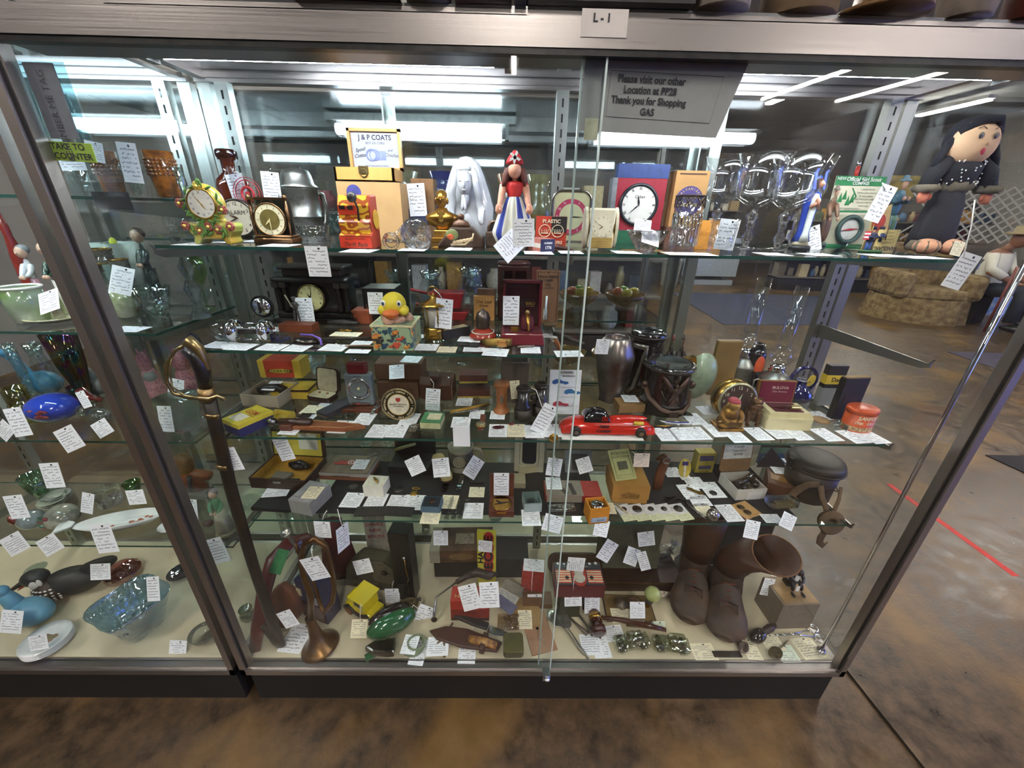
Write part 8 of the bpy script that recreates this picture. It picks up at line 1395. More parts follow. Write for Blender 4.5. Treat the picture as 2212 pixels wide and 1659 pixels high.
# boots
def boot(pts_sole,lab,P,rz,shaft,rl):
    o=T('leather_boot',lab,'boot',P,rz,grp='tall old lace up leather boots'); LF=mat('4a3424',.6,n=.15,s=18,c2='2a1f19'); SH_=mat('4a2816',.5,n=.14,s=14,c2='331b10')
    mk('sole',M().prism([(a*1.3,b) for a,b in [(-.033,-.10),(-.020,-.128),(.006,-.136),(.030,-.124),(.040,-.095),(.034,-.03),(.028,.03),(.032,.09),(.010,.11),(-.022,.105),(-.032,.08),(-.026,.02),(-.036,-.04)]],0,.010),mat('1a1613',.6),o,(0,0,.010),rx=90,bev=.003)
    # rings of the upper: (y, z0, half width, height)
    m=M(); R=[(-.130,.010,.018,.020),(-.120,.010,.038,.038),(-.095,.010,.049,.054),(-.065,.010,.049,.062),(-.04,.010,.042,.072),(-.012,.010,.036,.092)]
    n=20; vs=[];fs=[]
    for y,z0,hw,hh in R:
        for k in range(n): a=2*PI*k/n; vs.append((hw*math.cos(a),y,z0+hh*.45+hh*.55*math.sin(a) if math.sin(a)>0 else z0+hh*.45*(1+math.sin(a))))
    cen=[((0,.010,.055),.034,.055,55),((0,.035,.085),.036,.052,25),((0,.045,.12),.037,.045,5)]+shaft
    for (cx,cyy,cz),rx_,ry_,tl in cen:
        t=math.radians(tl)
        for k in range(n): a=2*PI*k/n; v=math.sin(a)*ry_; vs.append((cx+rx_*math.cos(a),cyy+v*math.cos(t),cz+v*math.sin(t)))
    L_=len(R)+len(cen)
    for j in range(len(R)-1+0):
        for k in range(n): k2=(k+1)%n; fs.append((j*n+k,j*n+k2,(j+1)*n+k2,(j+1)*n+k))
    m.add(vs[:len(R)*n],[f for f in fs]+[tuple(range(n))]); mk('vamp',m,LF,o,sub=1)
    base=vs[len(R)*n:]; m=M(); f2=[]
    for j in range(2):
        for k in range(n): k2=(k+1)%n; f2.append((j*n+k,(j+1)*n+k,(j+1)*n+k2,j*n+k2))
    m.ball(.034,.048,.050,0,.062,.045); m.add(base[:3*n],f2); mk('ankle',m,LF,o,sub=1)
    sh=base[2*n:]; m=M(); f3=[(j*n+k,(j+1)*n+k,(j+1)*n+(k+1)%n,j*n+(k+1)%n) for j in range(len(cen)-3) for k in range(n)]; m.add(sh,f3); mk('shaft',m,SH_,o,sol=.003)
    top=base[-n:]; mk('top_rim',M().tube(top,.002,6,True),mat('7a5230',.6),o); mk('seam',M().tube([base[j*n+15 if 1 else 0] for j in range(2,len(cen))],.0011,5),mat('8a6444',.6),o)
    for k in range(5): q=k*.016; mk('lace',M().tube([(-.016,-.052+q,.066+q*.55),(0,-.058+q,.074+q*.55),(.016,-.046+q,.070+q*.55)],.0028,6),mat('6a3424',.7),o)
    mk('lace_bow',M().tube([(0,-.052,.076),(.020,-.060,.082),(.022,-.075,.066),(.006,-.062,.072),(-.016,-.072,.066),(-.018,-.058,.078),(0,-.052,.076)],.0028,6),mat('3a1a14',.7),o)
    mk('toe_cap_seam',M().tube([(-.036,-.072,.03),(-.02,-.072,.060),(0,-.073,.068),(.02,-.072,.060),(.036,-.072,.03)],.0012,6),mat('1a1412'),o)
    return o
Pb1=onz(1494,1356,S5)+Vector((.05,.14,0)); boot(None,'left tall brown lace up boot standing upright',Pb1,-25,[((0,.05,.16),.040,.044,0),((.0,.052,.22),.046,.050,0),((.0,.052,.30),.050,.055,0)],0)
Pb2=onz(1566,1394,S5)+Vector((.058,.14,0)); boot(None,'right brown lace up boot whose tan shaft flops over to the right',Pb2,-25,[((.012,.045,.155),.040,.044,8),((.040,.04,.195),.044,.050,14),((.078,.03,.225),.050,.058,24)],0)
# stone box and seated figure
o,P,w,d,h=tbox('sandstone_block_box','sand coloured textured box under the tiny seated black figure','box',S5,1668,1748,1245,1358,.105,'7c7060',rz=2,r=.85); mk('wood_top',M().box(w*.92,d*.92,.0015,.003,.0,h),mat('9a7a50',.5,n=.2,s=10),o)
P=Vector((P.x+.008,P.y+.0,S5+h+.002)); o=T('seated_reader_figurine','tiny seated black figurine with white shirt bending forward','figurine',P); BB=mat('0f0e10',.35)
m=M()
for q in (-1,1): m.tube([(q*.006,.016,.022),(q*.010,-.004,.026),(q*.011,-.010,.004)],[.007,.006,.004],8); m.ball(.004,.009,.003,q*.012,-.016,.003,8,6)
m.lathe([(.010,.018),(.012,.03),(.013,.042),(.005,.05)],14,0,.012,0,1,.7)
for q in (-1,1): m.tube([(q*.012,.010,.044),(q*.016,0,.034),(q*.004,-.010,.032)],[.005,.004,.003],8)
mk('body',m,BB,o,sub=1); mk('head',M().ball(.008,.009,.009,0,.002,.055,14,10).ball(.002,.003,.002,0,-.007,.053,6,5),mat('241a18',.4),o); mk('shirt_front',M().prism([(-.005,.026),(.005,.026),(.006,.046),(-.006,.046)],-.0,.002),WHITE,o,(0,.002,0)); mk('stool',M().box(.022,.018,.018,0,.018,0),mat('1c1816',.5),o); mk('white_paper',M().box(.008,.001,.016,0,-.009,.006),WHITE,o)
tv(1658,1268,.2,'slanting on the left side of the sand coloured box',-12,.035,.06,lean=15)
# right hand small things
spoon(1607,1385,52,.085,.013,mat('7a6a60',.25,.8),'small dark spoon with a wooden handle beside the boots'); spoon(1683,1405,32,.085,.014,mat('7a7048',.2,.9),'small brass spoon with an ornate end at the deck edge')
P=onz(1640,1378,S5); o=T('black_darner','black egg shaped darner with a short handle','darner',P,rz=26); mk('egg',M().ball(.026,.016,.016,-.012,0,.016),mat('131112',.12,coat=1),o); mk('handle',M().tube([(.008,0,.015),(.035,.0,.014),(.055,0,.013)],[.008,.010,.006],12),mat('2a1a16',.3),o)
P=onz(1718,1372,S5); o=T('surgical_scissors','shiny long scissors with ring handles near the chrome rod','scissors',P,rz=2)
for q in (-1,1): mk('blade_arm',M().tube([(-.07,q*.002,.003),(-.01,q*.001,.004),(.05,q*.010,.004)],[.002,.0045,.003],8,sq=.5),CHROME,o); mk('finger_ring',M().tube([(.068+.018*math.cos(t*PI/8),q*.017+.013*math.sin(t*PI/8),.004) for t in range(16)],.002,6,True),CHROME,o)
S('black_ruler','flat black ruler piece lying at the deck edge right of the glass cars','ruler',onz(1570,1414,S5),M().box(.085,.018,.004),mat('121214',.4))
for px,py,a_,w_,h_,c,wh in ((1520,1408,6,.055,.04,1,'cream, at the deck edge right of the glass toy cars'),(1622,1402,-10,.035,.05,1,'cream, beside the small dark spoon'),(1668,1388,14,.045,.04,1,'cream, between the black darner and the brass spoon'),(1700,1412,4,.045,.04,2,'pale green, under the brass spoon'),(1745,1400,24,.055,.05,1,'cream, in front of the scissors rings')): 
    tf(px,py,S5,wh,a_,w_,h_,c={0:'f6f7fb',1:'f3e8c8',2:'e4eed8'}[c])
# chrome rod at the right end
b_=onz(1772,1408,S5); o=T('chrome_upright','thin chrome upright rod in a cup at the right end of the deck','rod',b_); mk('rod',M().tube([(0,0,.008),(0,0,ZC-S5-.01)],.0045,12),CHROME,o); mk('cup',M().lathe([(.013,0),(.013,.010),(.008,.014)],20),CHROME,o)
for o in list(COL.objects):
    if o.parent: continue
    k={'yellow_toy_tractor':1.4,'green_toy_iron_pan':1.35,'chrome_toy_iron':1.35,'cord_rings':1.25,'bone_handled_knife':1.35,'steel_dagger':1.15,'wooden_gavel':1.3,'spoon':1.2,'glass_toy_car':1.3,'square_green_tin':1.35,'black_darner':1.3,'necklace_box':1.15,'fob_watch':1.3,'bakelite_bangle':1.3,'leather_holster':1.15,'seated_reader_figurine':1.35,'sugar_tongs':1.3,'small_tongs':1.3}.get(o.name.split('.')[0])
    if k: o.scale=(k,k,k)
    if o.name.startswith('leather_boot'): o.scale=(1.36,1.14,1.1)
for q in bpy.data.objects['brass_bugle'].children:
    if q.name.startswith('bell'): q.scale=(1.35,1.35,1.1)
# ================= left case =================
GLS=thin('eef6f4',1.5,.02,.10,70); GLP=thin('f2f8f6',1.5,.02,.05,30); POR=mat('dfe4e2',.15,coat=.8,n=.03); GILT=mat('b98a34',.25,1,n=.15)
OFF=lambda px: (1+((px-1106)/FPX)**2)**.5
def lat(nm,lab,cat,sh,x0,x1,yt,yb,pr,ma,d=None,grp=None,sy=1,fl=0,fa=0,part='body',rz=0):
    P,w,d,h=G(sh,x0,x1,yt,yb,d); P.z+=.001; w/=OFF((x0+x1)/2); o=T(nm,lab,cat,P,rz,grp=grp); mk(part,M().lathe([(r*w/2,z*h) for r,z in pr],32,cap=False,sy=sy,flute=fl,fa=fa),ma,o); return o,P,w,h
BOWL=[(0,.02),(.35,0),(.4,.06),(.8,.5),(1,1),(.95,1),(.75,.52),(.3,.1),(0,.08)]
VASE=[(0,0),(.7,0),(.75,.05),(1,.35),(.8,.65),(.6,.8),(.85,1),(.8,1),(.55,.8),(0,.75)]
CUP=[(0,0),(.75,0),(.8,.03),(.95,.5),(1,1),(.95,1),(.9,.5),(.7,.06),(0,.06)]
GOB=[(0,0),(.8,0),(.8,.02),(.12,.07),(.1,.4),(.5,.48),(.95,.65),(1,1),(.96,1),(.9,.66),(.4,.5),(0,.46)]
def plates(lab,sh,px,py,r,n,c,nm='plate',grp=None,tl=0):
    P=onz(px,py,sh); P.y=min(P.y,.36); r/=OFF(px)**.6
    for k in range(n): tag(mk(nm,M().lathe([(0,0),(r*.6,.0),(r*.7,.004),(r,.010),(r,.012),(r*.68,.007),(0,.003)],36),mat(c,.15,coat=.7,n=.05),None,P+Vector((0,0,.001+.006*k))),f"{['lowest','second','third','top'][min(k,3) if k<n-1 else 3]} plate of the {lab}",'plate',grp or 'stacked plates: '+lab)
    return P
# top shelf
for x0,x1,lab in ((172,240,'bumpy amber glass tumbler left, under the green counter sign'),(292,366,'bumpy amber glass tumbler right, nearest the slotted upright')):
    o,P,w,h=lat('amber_tumbler',lab,'tumbler',T1,x0,x1,322,414,CUP,mat('5a3418',.08,n=.4,s=40,c2='b06a24',coat=1),.09,grp='bumpy amber tumblers')
    m=M(); [m.ball(.003,.003,.003,w*.49*math.cos(a*PI/11),w*.49*math.sin(a*PI/11),h*(.5+.08*j),6,4) for a in range(22) for j in range(5)]; mk('hobnails',m,mat('8a5a2c',.1,coat=1),o)
lat('cut_glass_bowl','cut clear glass bowl left of the amber tumblers','bowl',T1,112,172,352,416,BOWL,GLS,.08,fl=9,fa=.06); lat('cut_glass_bowl','cut clear glass bowl between the two amber tumblers','bowl',T1,238,296,352,414,BOWL,GLS,.07,fl=7,fa=.06); lat('cut_glass_vase','clear cut vase at the far left of the upper shelf','vase',T1,8,60,330,416,VASE,GLS,.06); lat('cut_glass_bowl','clear bowl right of the right amber tumbler','bowl',T1,364,392,360,414,BOWL,GLS,.05)
for px,py,a_,w_,h_,wh in ((153,344,2,.06,.05,'under the green counter sign'),(281,352,-4,.045,.09,'between the two amber tumblers'),(205,328,-10,.04,.045,'behind the right end of the green sign')): tv(px,py,.2,wh,a_,w_,h_,lean=2)
# second shelf
o,P,w,h=lat('painted_cache_pot','large porcelain pot painted with a green landscape, cut by the left picture edge','pot',T2,-30,82,612,706,[(0,0),(.8,0),(.86,.04),(.98,.5),(1,1),(.94,1),(.9,.5),(0,.1)],mat('a8b4a8',.15,n=.4,s=10,c2='5c7a2c',coat=1),.1); mk('white_rim',M().tube([(w*.49*math.cos(t*PI/18),w*.49*math.sin(t*PI/18),h) for t in range(36)],.003,6,True),WHITE,o)
def lady(nm,lab,sh,x0,x1,yt,yb,top,sk_,hair,skirt=1,yo=0,rz=0):
    P,w,d,h=G(sh,x0,x1,yt,yb,.06); w/=OFF(x0); P.y+=yo; P.z+=.001; o=T(nm,lab,'figurine',P,rz)
    mk('mound_base',M().lathe([(w*.5,0),(w*.48,.006),(w*.35,.012)],20),mat('8a8a6a',.4,n=.2),o)
    m=M()
    if skirt: m.lathe([(w*.42,.01),(w*.36,h*.25),(w*.2,h*.52)],24,flute=8,fa=.06)
    else: 
        for q in (-1,1): m.tube([(q*w*.12,0,.01),(q*w*.13,0,h*.28),(q*w*.1,0,h*.5)],[h*.035,h*.045,h*.055],10)
    mk('skirt' if skirt else 'breeches',m,mat(sk_,.25,coat=.6,n=.08),o)
    m=M(); m.lathe([(w*.24 if skirt else w*.42,h*(.5 if skirt else .40)),(w*.2,h*.6),(w*.24,h*.74),(w*.08,h*.8)],20,0,0,0,1,.7)
    for q in (-1,1): m.tube([(q*w*.22,0,h*.74),(q*w*.34,-.008,h*.6),(q*w*.12,-.022,h*.55)],[h*.045,h*.038,h*.028],10)
    mk('coat',m,mat(top,.2,coat=.8,n=.08),o,sub=1); m=M(); m.ball(h*.065,h*.065,h*.08,0,-.002,h*.88,16,10); m.ball(.002,.003,.003,0,-.002-h*.066,h*.87,6,5)
    for q in (-1,1): m.ball(h*.025,h*.022,h*.028,q*w*.10,-.024,h*.55,8,6)
    mk('face_and_hands',m,mat('dcb49a',.3),o); mk('hair',M().ball(h*.072,h*.07,h*.07,0,h*.015,h*.91,16,10),mat(hair,.3,n=.2),o); return o
lady('colonial_gentleman','porcelain gentleman in a glossy dark green tail coat and white breeches',T2,62,118,518,706,'123c30','d8d4cc','5a3020',0,yo=.05)
lady('seated_lady','porcelain lady in pink and white dress left of the green coated gentleman',T2,0,50,528,700,'d8dce0','d8a0b0','8c8c90',1,yo=.06); lady('dark_coat_figurine','small porcelain figure in dark green coat seen behind the gold rimmed glasses',T2,296,326,486,612,'16302c','26302c','4a2c20',0)
o,P,w,h=lat('red_hen_jar','glossy red covered jar behind the porcelain figures','jar',T2,20,62,458,610,[(0,0),(.8,0),(1,.3),(.9,.55),(.5,.75),(.55,.85),(.3,1),(0,1)],mat('92281e',.15,coat=1,n=.1),.05)
for k,(x0,x1,yt,yb,lab) in enumerate(((188,246,552,664,'partly behind the corner post'),(240,300,550,664,'centre of the front row'),(312,352,548,656,'right in the front row'),(268,322,528,640,'alone in the second row'))):
    o,P,w,h=lat('gold_rim_glass','gold banded stemmed glass, '+lab,'stemmed glass',T2,x0,x1,yt,yb,GOB,GLP,.07,grp='gold banded stemmed glasses'); o.location.y-=.09; m=M(); [m.tube([(w*.49*math.cos(t*PI/14),w*.49*math.sin(t*PI/14),h*z) for t in range(28)],.0016,6,True) for z in (.99,.80)]; mk('gold_bands',m,GILT,o); mk('frosted_band',M().lathe([(w*.485,h*.81),(w*.495,h*.98)],28,cap=False),mat('7c7468',.5,.3,n=.3,s=200),o)
o,P,w,h=lat('crystal_candlestick','tall faceted clear crystal candlestick at the right end of the shelf','candlestick',T2,388,440,512,694,[(0,0),(1,0),(.95,.03),(.5,.12),(.3,.2),(.55,.3),(.75,.38),(.5,.46),(.3,.5),(.6,.6),(.68,.66),(.3,.74),(.28,.78),(.6,.84),(.6,.88),(.35,.9),(.6,.98),(.62,1),(.3,1),(0,.95)],cryst('f2f8fc',90),.07,fl=8,fa=.07)
lat('green_tulip_glass','clear tulip goblet with a pale green foot beside the candlestick','goblet',T2,400,446,545,640,GOB,thin('d8e8c0',1.5,.02,.05),.06); lat('clear_compote','clear glass bird shaped dish in front of the gold rimmed glasses','dish',T2,278,368,612,694,BOWL,GLS,.07,fl=3,fa=.2)
for x0,x1,yt,yb,lab in ((222,292,622,690,'floral porcelain cup standing behind the clear glass dish'),(110,160,636,690,'floral gilt cup left of the corner post')):
    o,P,w,h=lat('floral_cup',lab,'cup',T2,x0,x1,yt,yb,CUP,mat('c9cfae',.15,n=.4,s=30,c2='7a8250',coat=1),.06); mk('handle',M().tube([(w*.45,0,h*.8),(w*.75,0,h*.75),(w*.7,0,h*.35),(w*.42,0,h*.25)],.003,8),GILT,o)
plates('gilt saucers on the second shelf left of the post',T2,126,692,.075,1,'c9c49c')
o,P,w,h=lat('bisque_flower_dish','white ruffled bisque flower dish with tiny yellow and pink buds','dish',T2,205,310,522,600,BOWL,mat('b4bab0',.6,n=.08),.06,fl=5,fa=.25); mk('yellow_buds',M().ball(.008,.008,.012,-w*.1,0,h*1.0).ball(.007,.007,.010,.004,0,h*.85),mat('d8dc3c',.5),o); mk('pink_buds',M().ball(.008,.006,.006,-w*.3,-.01,h*.75).ball(.008,.006,.006,-w*.38,-.01,h*.45),mat('c8848c',.5),o)
tv(106,651,.15,'curled in front of the green coated gentleman',18,.06,.06,lean=30); tv(263,606,.18,'in front of the gold rimmed glasses',-12,.055,.075,lean=20); tf(281,711,T2,'lying at the shelf front right of the corner post',-10,.07,.045)
# third shelf
P=onz(62,864,T3); o=T('blue_glass_goose','light blue frosted glass goose with raised neck at the left','glass goose',P+Vector((0,.05,0))); BG=mat('3f86ae',.4,n=.06); m=M(); m.ball(.055,.035,.038,.01,0,.038); m.tube([(-.02,0,.05),(-.04,0,.085),(-.045,0,.12),(-.052,-.004,.135)],[.022,.014,.013,.016],12); m.ball(.017,.014,.014,-.056,-.006,.138); mk('body',m,BG,o,sub=1)
IRI,nt,N,L=newm('iridescent_glass'); p=N('BsdfPrincipled',_Roughness=.08,_Metallic=.9); tc=N('TexCoord'); no=N('TexNoise',_Scale=30.0,_Detail=2.0); L(tc.outputs['Object'],no.inputs['Vector']); r_=N('ValToRGB'); e=r_.color_ramp.elements
for k in range(4): e.new(.5)
for k,c_ in enumerate(('0c0f22','10304a','1c5a4c','6a5a20','6a1c5a','141430')): e[k].position=.3+.08*k; e[k].color=lin(c_)
L(no.outputs['Fac'],r_.inputs[0]); L(r_.outputs[0],p.inputs[0]); oo=N('OutputMaterial'); L(p.outputs[0],oo.inputs[0])
o,P,w,h=lat('carnival_glass_dish','black iridescent ruffled carnival glass dish behind the blue goose','dish',T3,92,168,724,818,BOWL,IRI,.09,fl=5,fa=.22); o.location.z+=.02; mk('stand',M().lathe([(.03,-.02),(.02,.005)],20),IRI,o); lat('carnival_glass_bowl','low dark blue iridescent glass bowl under the frosted bird','bowl',T3,120,185,822,872,BOWL,IRI,.08)
P=onz(190,868,T3); o=T('frosted_glass_bird','frosted clear glass bird figure leaning over beside the corner post','glass bird',P+Vector((0,.04,0))); m=M(); m.ball(.022,.02,.03,0,0,.035); m.tube([(0,0,.05),(-.005,0,.08),(-.02,0,.10)],[.018,.014,.014],12); m.ball(.030,.014,.012,-.028,-.004,.104); mk('body',m,mat('8f9494',.5,n=.05),o,sub=1); mk('glass_base',M().lathe([(.028,0),(.03,.010),(.02,.014)],22),GLS,o)
P=onz(98,921,T3); o=T('blue_glass_paperweight','big blue glass paperweight egg with dark red swirls','paperweight',P+Vector((0,.035,0))); mk('glass_dome',M().ball(.060,.05,.040,0,0,.040,32,20),mat('1f38a0',.05,n=.3,s=12,c2='2a4ac0',coat=1),o); m=M(); rr=random.Random(4); [m.ball(rr.uniform(.006,.012),.004,rr.uniform(.003,.006),.008+rr.uniform(-.025,.03),-.047,.042+rr.uniform(-.012,.012),10,6) for k in range(9)]; mk('red_swirl',m,mat('7a2a34',.2,coat=1),o)
P=onz(190,922,T3); o=T('glass_lamb','clear pressed glass lamb beside the blue paperweight','glass animal',P+Vector((0,.03,0))); m=M(); m.ball(.032,.018,.02,.01,0,.022); m.ball(.016,.014,.016,-.026,-.004,.036); mk('body',m,GLS,o,sub=1)
for x0,x1,yt,yb,lab in ((0,62,828,905,'upper pale yellow glass cup left of the blue paperweight'),(8,60,862,925,'lower gilt ringed yellow glass dish at the left edge')): lat('yellow_glass_cup',lab,'cup',T3,x0,x1,yt,yb,CUP,thin('e4e0a8',1.5,.02,.12),.06)
for x0,x1,yt,yb,lab,pr in ((0,30,735,800,'clear cut glass at the far left behind the goose',CUP),(38,95,735,800,'clear glass jug with handle behind the blue goose',VASE)): lat('clear_jug',lab,'jug',T3,x0,x1,yt,yb,pr,GLS,.06)
o=T('dark_red_glass_shoe','dark red glass shoe behind the carnival glass','glass shoe',Vector((-.45,.33,T3+.001))); mk('shoe',M().tube([(-.02,0,.07),(-.005,0,.045),(.03,0,.035)],[.012,.012,.006],12),mat('5a1216',.15,coat=1),o); mk('stand',M().lathe([(.02,0),(.004,.01),(.004,.04)],16),GLS,o)
for x0,x1,yt,lab in ((296,338,748,'left glittery pink cat figure seen through the end glass'),(368,424,745,'right glittery pink cat figure behind the sabre guard')):
    P,w,d,h=G(T3,x0,x1,yt,828,.04); o=T('pink_glitter_cat',lab,'figurine',P,grp='glittery pink cats'); PG=mat('8c4a58',.4,n=.4,s=200,c2='c88a94',bump=.8); m=M(); m.lathe([(w*.5,0),(w*.52,h*.2),(w*.3,h*.55),(w*.2,h*.62)],20); m.ball(w*.3,w*.26,h*.2,0,-.004,h*.75); [m.tube([(q*w*.15,0,h*.85),(q*w*.22,0,h*1.0)],[w*.1,.001],8) for q in (-1,1)]; mk('body',m,PG,o)
o,P,w,h=lat('square_crystal_dish','large square clear cut crystal dish seen through the end glass left of the sabre','dish',T3,322,418,842,946,[(0,.05),(.7,0),(.8,.1),(1.2,1),(1.15,1),(.75,.15),(0,.15)],cryst('eef6f4',60),.1); lat('frosted_oval_knob','frosted oval glass bird head behind the crystal dish','glass bird',T3,318,352,800,870,[(0,0),(.5,0),(.2,.3),(.3,.6),(1,.8),(.6,1),(0,1)],mat('6c7270',.5,n=.05),.03)
lat('blue_marbled_egg','dark blue and maroon marbled egg at the upper right of the third shelf','egg',T3+.09,398,440,714,780,[(0,0),(.7,.1),(1,.5),(.7,.9),(0,1)],mat('28407c',.15,n=.4,s=14,c2='3c2430',coat=1),.04)
for px,py,y,a_,w_,h_,wh in ((39,912,.13,10,.055,.09,'leaning on the blue paperweight, left'),(10,930,.15,40,.06,.05,'at the left picture edge beside the blue paperweight'),(181,863,.2,18,.03,.055,'standing between dark bowl and frosted bird'),(150,948,.13,24,.07,.075,'drooping over the third shelf edge below the paperweight'),(221,925,.17,28,.06,.05,'in front of the clear glass lamb'),(358,905,.16,-2,.04,.085,'on the large square crystal dish'),(380,842,.3,-12,.05,.08,'behind the sabre guard')):
    tv(px,py,y,wh,a_,w_,h_,lean=10)
# fourth shelf
lat('green_glass_bowl','pale green swirled glass bowl at the left of the fourth shelf','bowl',T4,0,72,1003,1075,BOWL,thin('a8d8bc',1.5,.02,.14,40),.12,fl=6,fa=.05)
plates('floral stack at left',T4,117,1092,.045,3,'a9b0a0','saucer'); plates('grey floral stack behind',T4+.002,180,1048,.042,3,'8c928c','saucer'); plates('dark rimmed stack beside the bracket',T4,262,990,.04,3,'5a6a5c','saucer')
for px,py,r,c,lab in ((62,1148,.032,'8c9a9c','frosted clear glass egg paperweight'),(131,1146,.042,'a4a494','floral painted glass paperweight with pink and green petals')):
    P=onz(px,py,T4); o=T('flower_paperweight',lab,'paperweight',P+Vector((0,.02,0))); mk('glass',M().ball(r,r,r*.9,0,0,r*.9,26,16),mat(c,.06,n=.3,s=30,coat=1),o)
    if r>.04: m=M(); m2=M(); rr=random.Random(8); [(m if k%2 else m2).ball(.010,.004,.007,rr.uniform(-.028,.028),-r*.86,r*.9+rr.uniform(-.02,.025),10,6) for k in range(10)]; mk('pink_petals',m,mat('9c4a54',.2,coat=1),o); mk('green_petals',m2,mat('3c6a58',.2,coat=1),o)
P=onz(250,1150,T4); o=T('fish_shaped_dish','long white porcelain dish shaped like a fish with painted flowers','dish',P+Vector((0,.03,0)),rz=17); mk('dish',M().lathe([(0,.004),(.7,.004),(1,.028),(.95,.029),(.66,.010),(0,.009)],36,0,0,0,.12,.038,False),POR,o); mk('tail',M().prism([(-.115,-.01),(-.15,-.03),(-.155,0),(-.15,.03),(-.115,.01)],0,.008),POR,o,(0,0,.03),rx=90,bev=.003); m=M(); rr=random.Random(2); [m.ball(.006,.005,.002,rr.uniform(-.03,.09),rr.uniform(-.012,.012),.012,8,5) for k in range(12)]; mk('painted_flowers',m,mat('a8644c',.3,n=.3),o)
lat('small_white_bowl','small white oval bowl half hidden by the corner post','bowl',T4,322,372,1118,1165,BOWL,POR,.07); lat('cut_glass_plate','round cut crystal plate standing behind the fish dish','plate',T4,200,262,1036,1108,[(0,.5),(1,.2),(1.0,.8),(0,.6)],cryst('eef2f0',70),.05); lat('red_flower_paperweight','small red flower glass paperweight at the left edge','paperweight',T4,0,26,1102,1145,[(0,0),(.8,.1),(1,.5),(.7,.9),(0,1)],mat('7c2c24',.08,coat=1,n=.3),.05); lat('bright_green_glass','bright green glass piece behind the cut plate','glass',T4,255,300,1030,1080,BOWL,thin('70c040',1.5,.02,.1),.06)
P,w,d,h=G(T4,375,455,975,1082,.05); P.z+=.001; P.x=min(P.x,-.10); o=T('carved_chief_bust','brown and orange painted figurine with outstretched arms seen through the end glass','figurine',P); m=M(); m.ball(w*.24,.025,h*.24,0,-.004,h*.82); mk('head',m,mat('6a4a24',.4,n=.2),o); m=M(); m.lathe([(w*.4,h*.2),(w*.26,h*.62)],18,sy=.5); m.tube([(-w*.55,0,h*.52),(0,0,h*.58),(w*.55,0,h*.52)],[h*.09,h*.11,h*.09],10); mk('orange_coat',m,mat('7a3c1c',.4,n=.2),o); [mk('braid',M().tube([(q*w*.2,-.03,h*.62),(q*w*.14,-.034,h*.3)],.007,8),BLACK,o) for q in (-1,1)]; mk('base',M().box(w*.8,.04,h*.2),mat('6a6a60',.5),o)
o=lady('flower_seller_lady','porcelain lady in green jacket and cream skirt holding a basket, nearest the sabre',T4,450,502,1042,1165,'5c9470','b8b49c','8c7c80',1); o.location.x=min(o.location.x,-.085); mk('basket',M().ball(.014,.012,.010,-.012,-.036,.068),mat('3c2420',.5),o)
for px,py,y,a_,w_,h_,wh in ((113,1027,.22,5,.06,.085,'standing tall behind the floral saucers'),(36,1095,.18,8,.06,.08,'leaning at the left above the frosted egg'),(32,1175,.14,28,.075,.055,'drooping over the edge below the frosted egg'),(108,1177,.14,30,.07,.05,'drooping over the edge below the floral paperweight'),(225,1163,.12,8,.055,.085,'hanging in front of the fish shaped dish'),(294,1074,.2,6,.055,.05,'behind the fish dish near the corner post'),(189,1087,.22,-16,.035,.075,'folded, right of the floral saucers'),(414,1101,.2,-4,.035,.075,'left of the porcelain lady with the basket'),(468,1190,.12,18,.055,.075,'pointed, hanging below the porcelain lady')): tv(px,py,y,wh,a_,w_,h_,lean=12)
# deck
P=onz(110,1318,S5); o=T('painted_kingfisher','painted wooden kingfisher with a long orange beak and dotted breast','bird carving',P+Vector((0,.06,0)),rz=18); BD2=mat('1f2426',.5,n=.06); m=M(); m.ball(.085,.045,.050,.03,0,.055); m.tube([(.06,0,.07),(.12,0,.10),(.17,0,.12)],[.04,.03,.012],12,sq=.6); mk('body',m,BD2,o,sub=1); mk('breast',M().ball(.052,.042,.044,-.022,-.008,.046),mat('2c1e18',.6),o); m=M(); m.ball(.036,.028,.028,-.055,0,.098,20,12); mk('head',m,BD2,o); mk('upper_beak',M().tube([(-.08,0,.092),(-.115,-.006,.074),(-.14,-.01,.055)],[.010,.006,.001],8),mat('1c1816',.4),o); mk('lower_beak',M().tube([(-.078,-.002,.084),(-.105,-.007,.066)],[.008,.002],8),mat('b8442c',.5),o)
m=M(); [m.ball(.0045,.002,.003,-.022+.05*math.cos(a)*math.cos(b)*1.0,-.008-.0425*math.sin(a)*math.cos(b),.046+.044*math.sin(b),8,5) for a in [PI*(.1+.09*i) for i in range(9)] for b in [-.5+.27*j for j in range(5)]]; mk('white_dots',m,WHITE,o); mk('white_cheek',M().ball(.012,.004,.018,-.048,-.026,.086).ball(.007,.004,.014,-.03,-.028,.096),mat('d0ccc4',.6),o)
lat('pink_glass_bowl','pink ribbed glass bowl turned over behind the kingfisher','bowl',S5,190,285,1190,1275,[(0,1),(.5,.95),(.95,.55),(1,.2),(.9,0),(.86,0),(.9,.5),(0,.9)],thin('d89a88',1.5,.02,.18,50),.12,fl=14,fa=.03)
o,P,w,h=lat('blue_glass_basket_bowl','large pale blue rippled glass bowl with tall flaring sides','bowl',S5,185,345,1255,1402,[(0,.03),(.6,0),(.72,.04),(.9,.5),(1.15,.95),(1.18,1),(1.12,1),(.84,.5),(.6,.08),(0,.06)],thin('c2deee',1.5,.02,.22,30),.14,fl=4,fa=.10); o.rotation_euler=(0,0,.4)
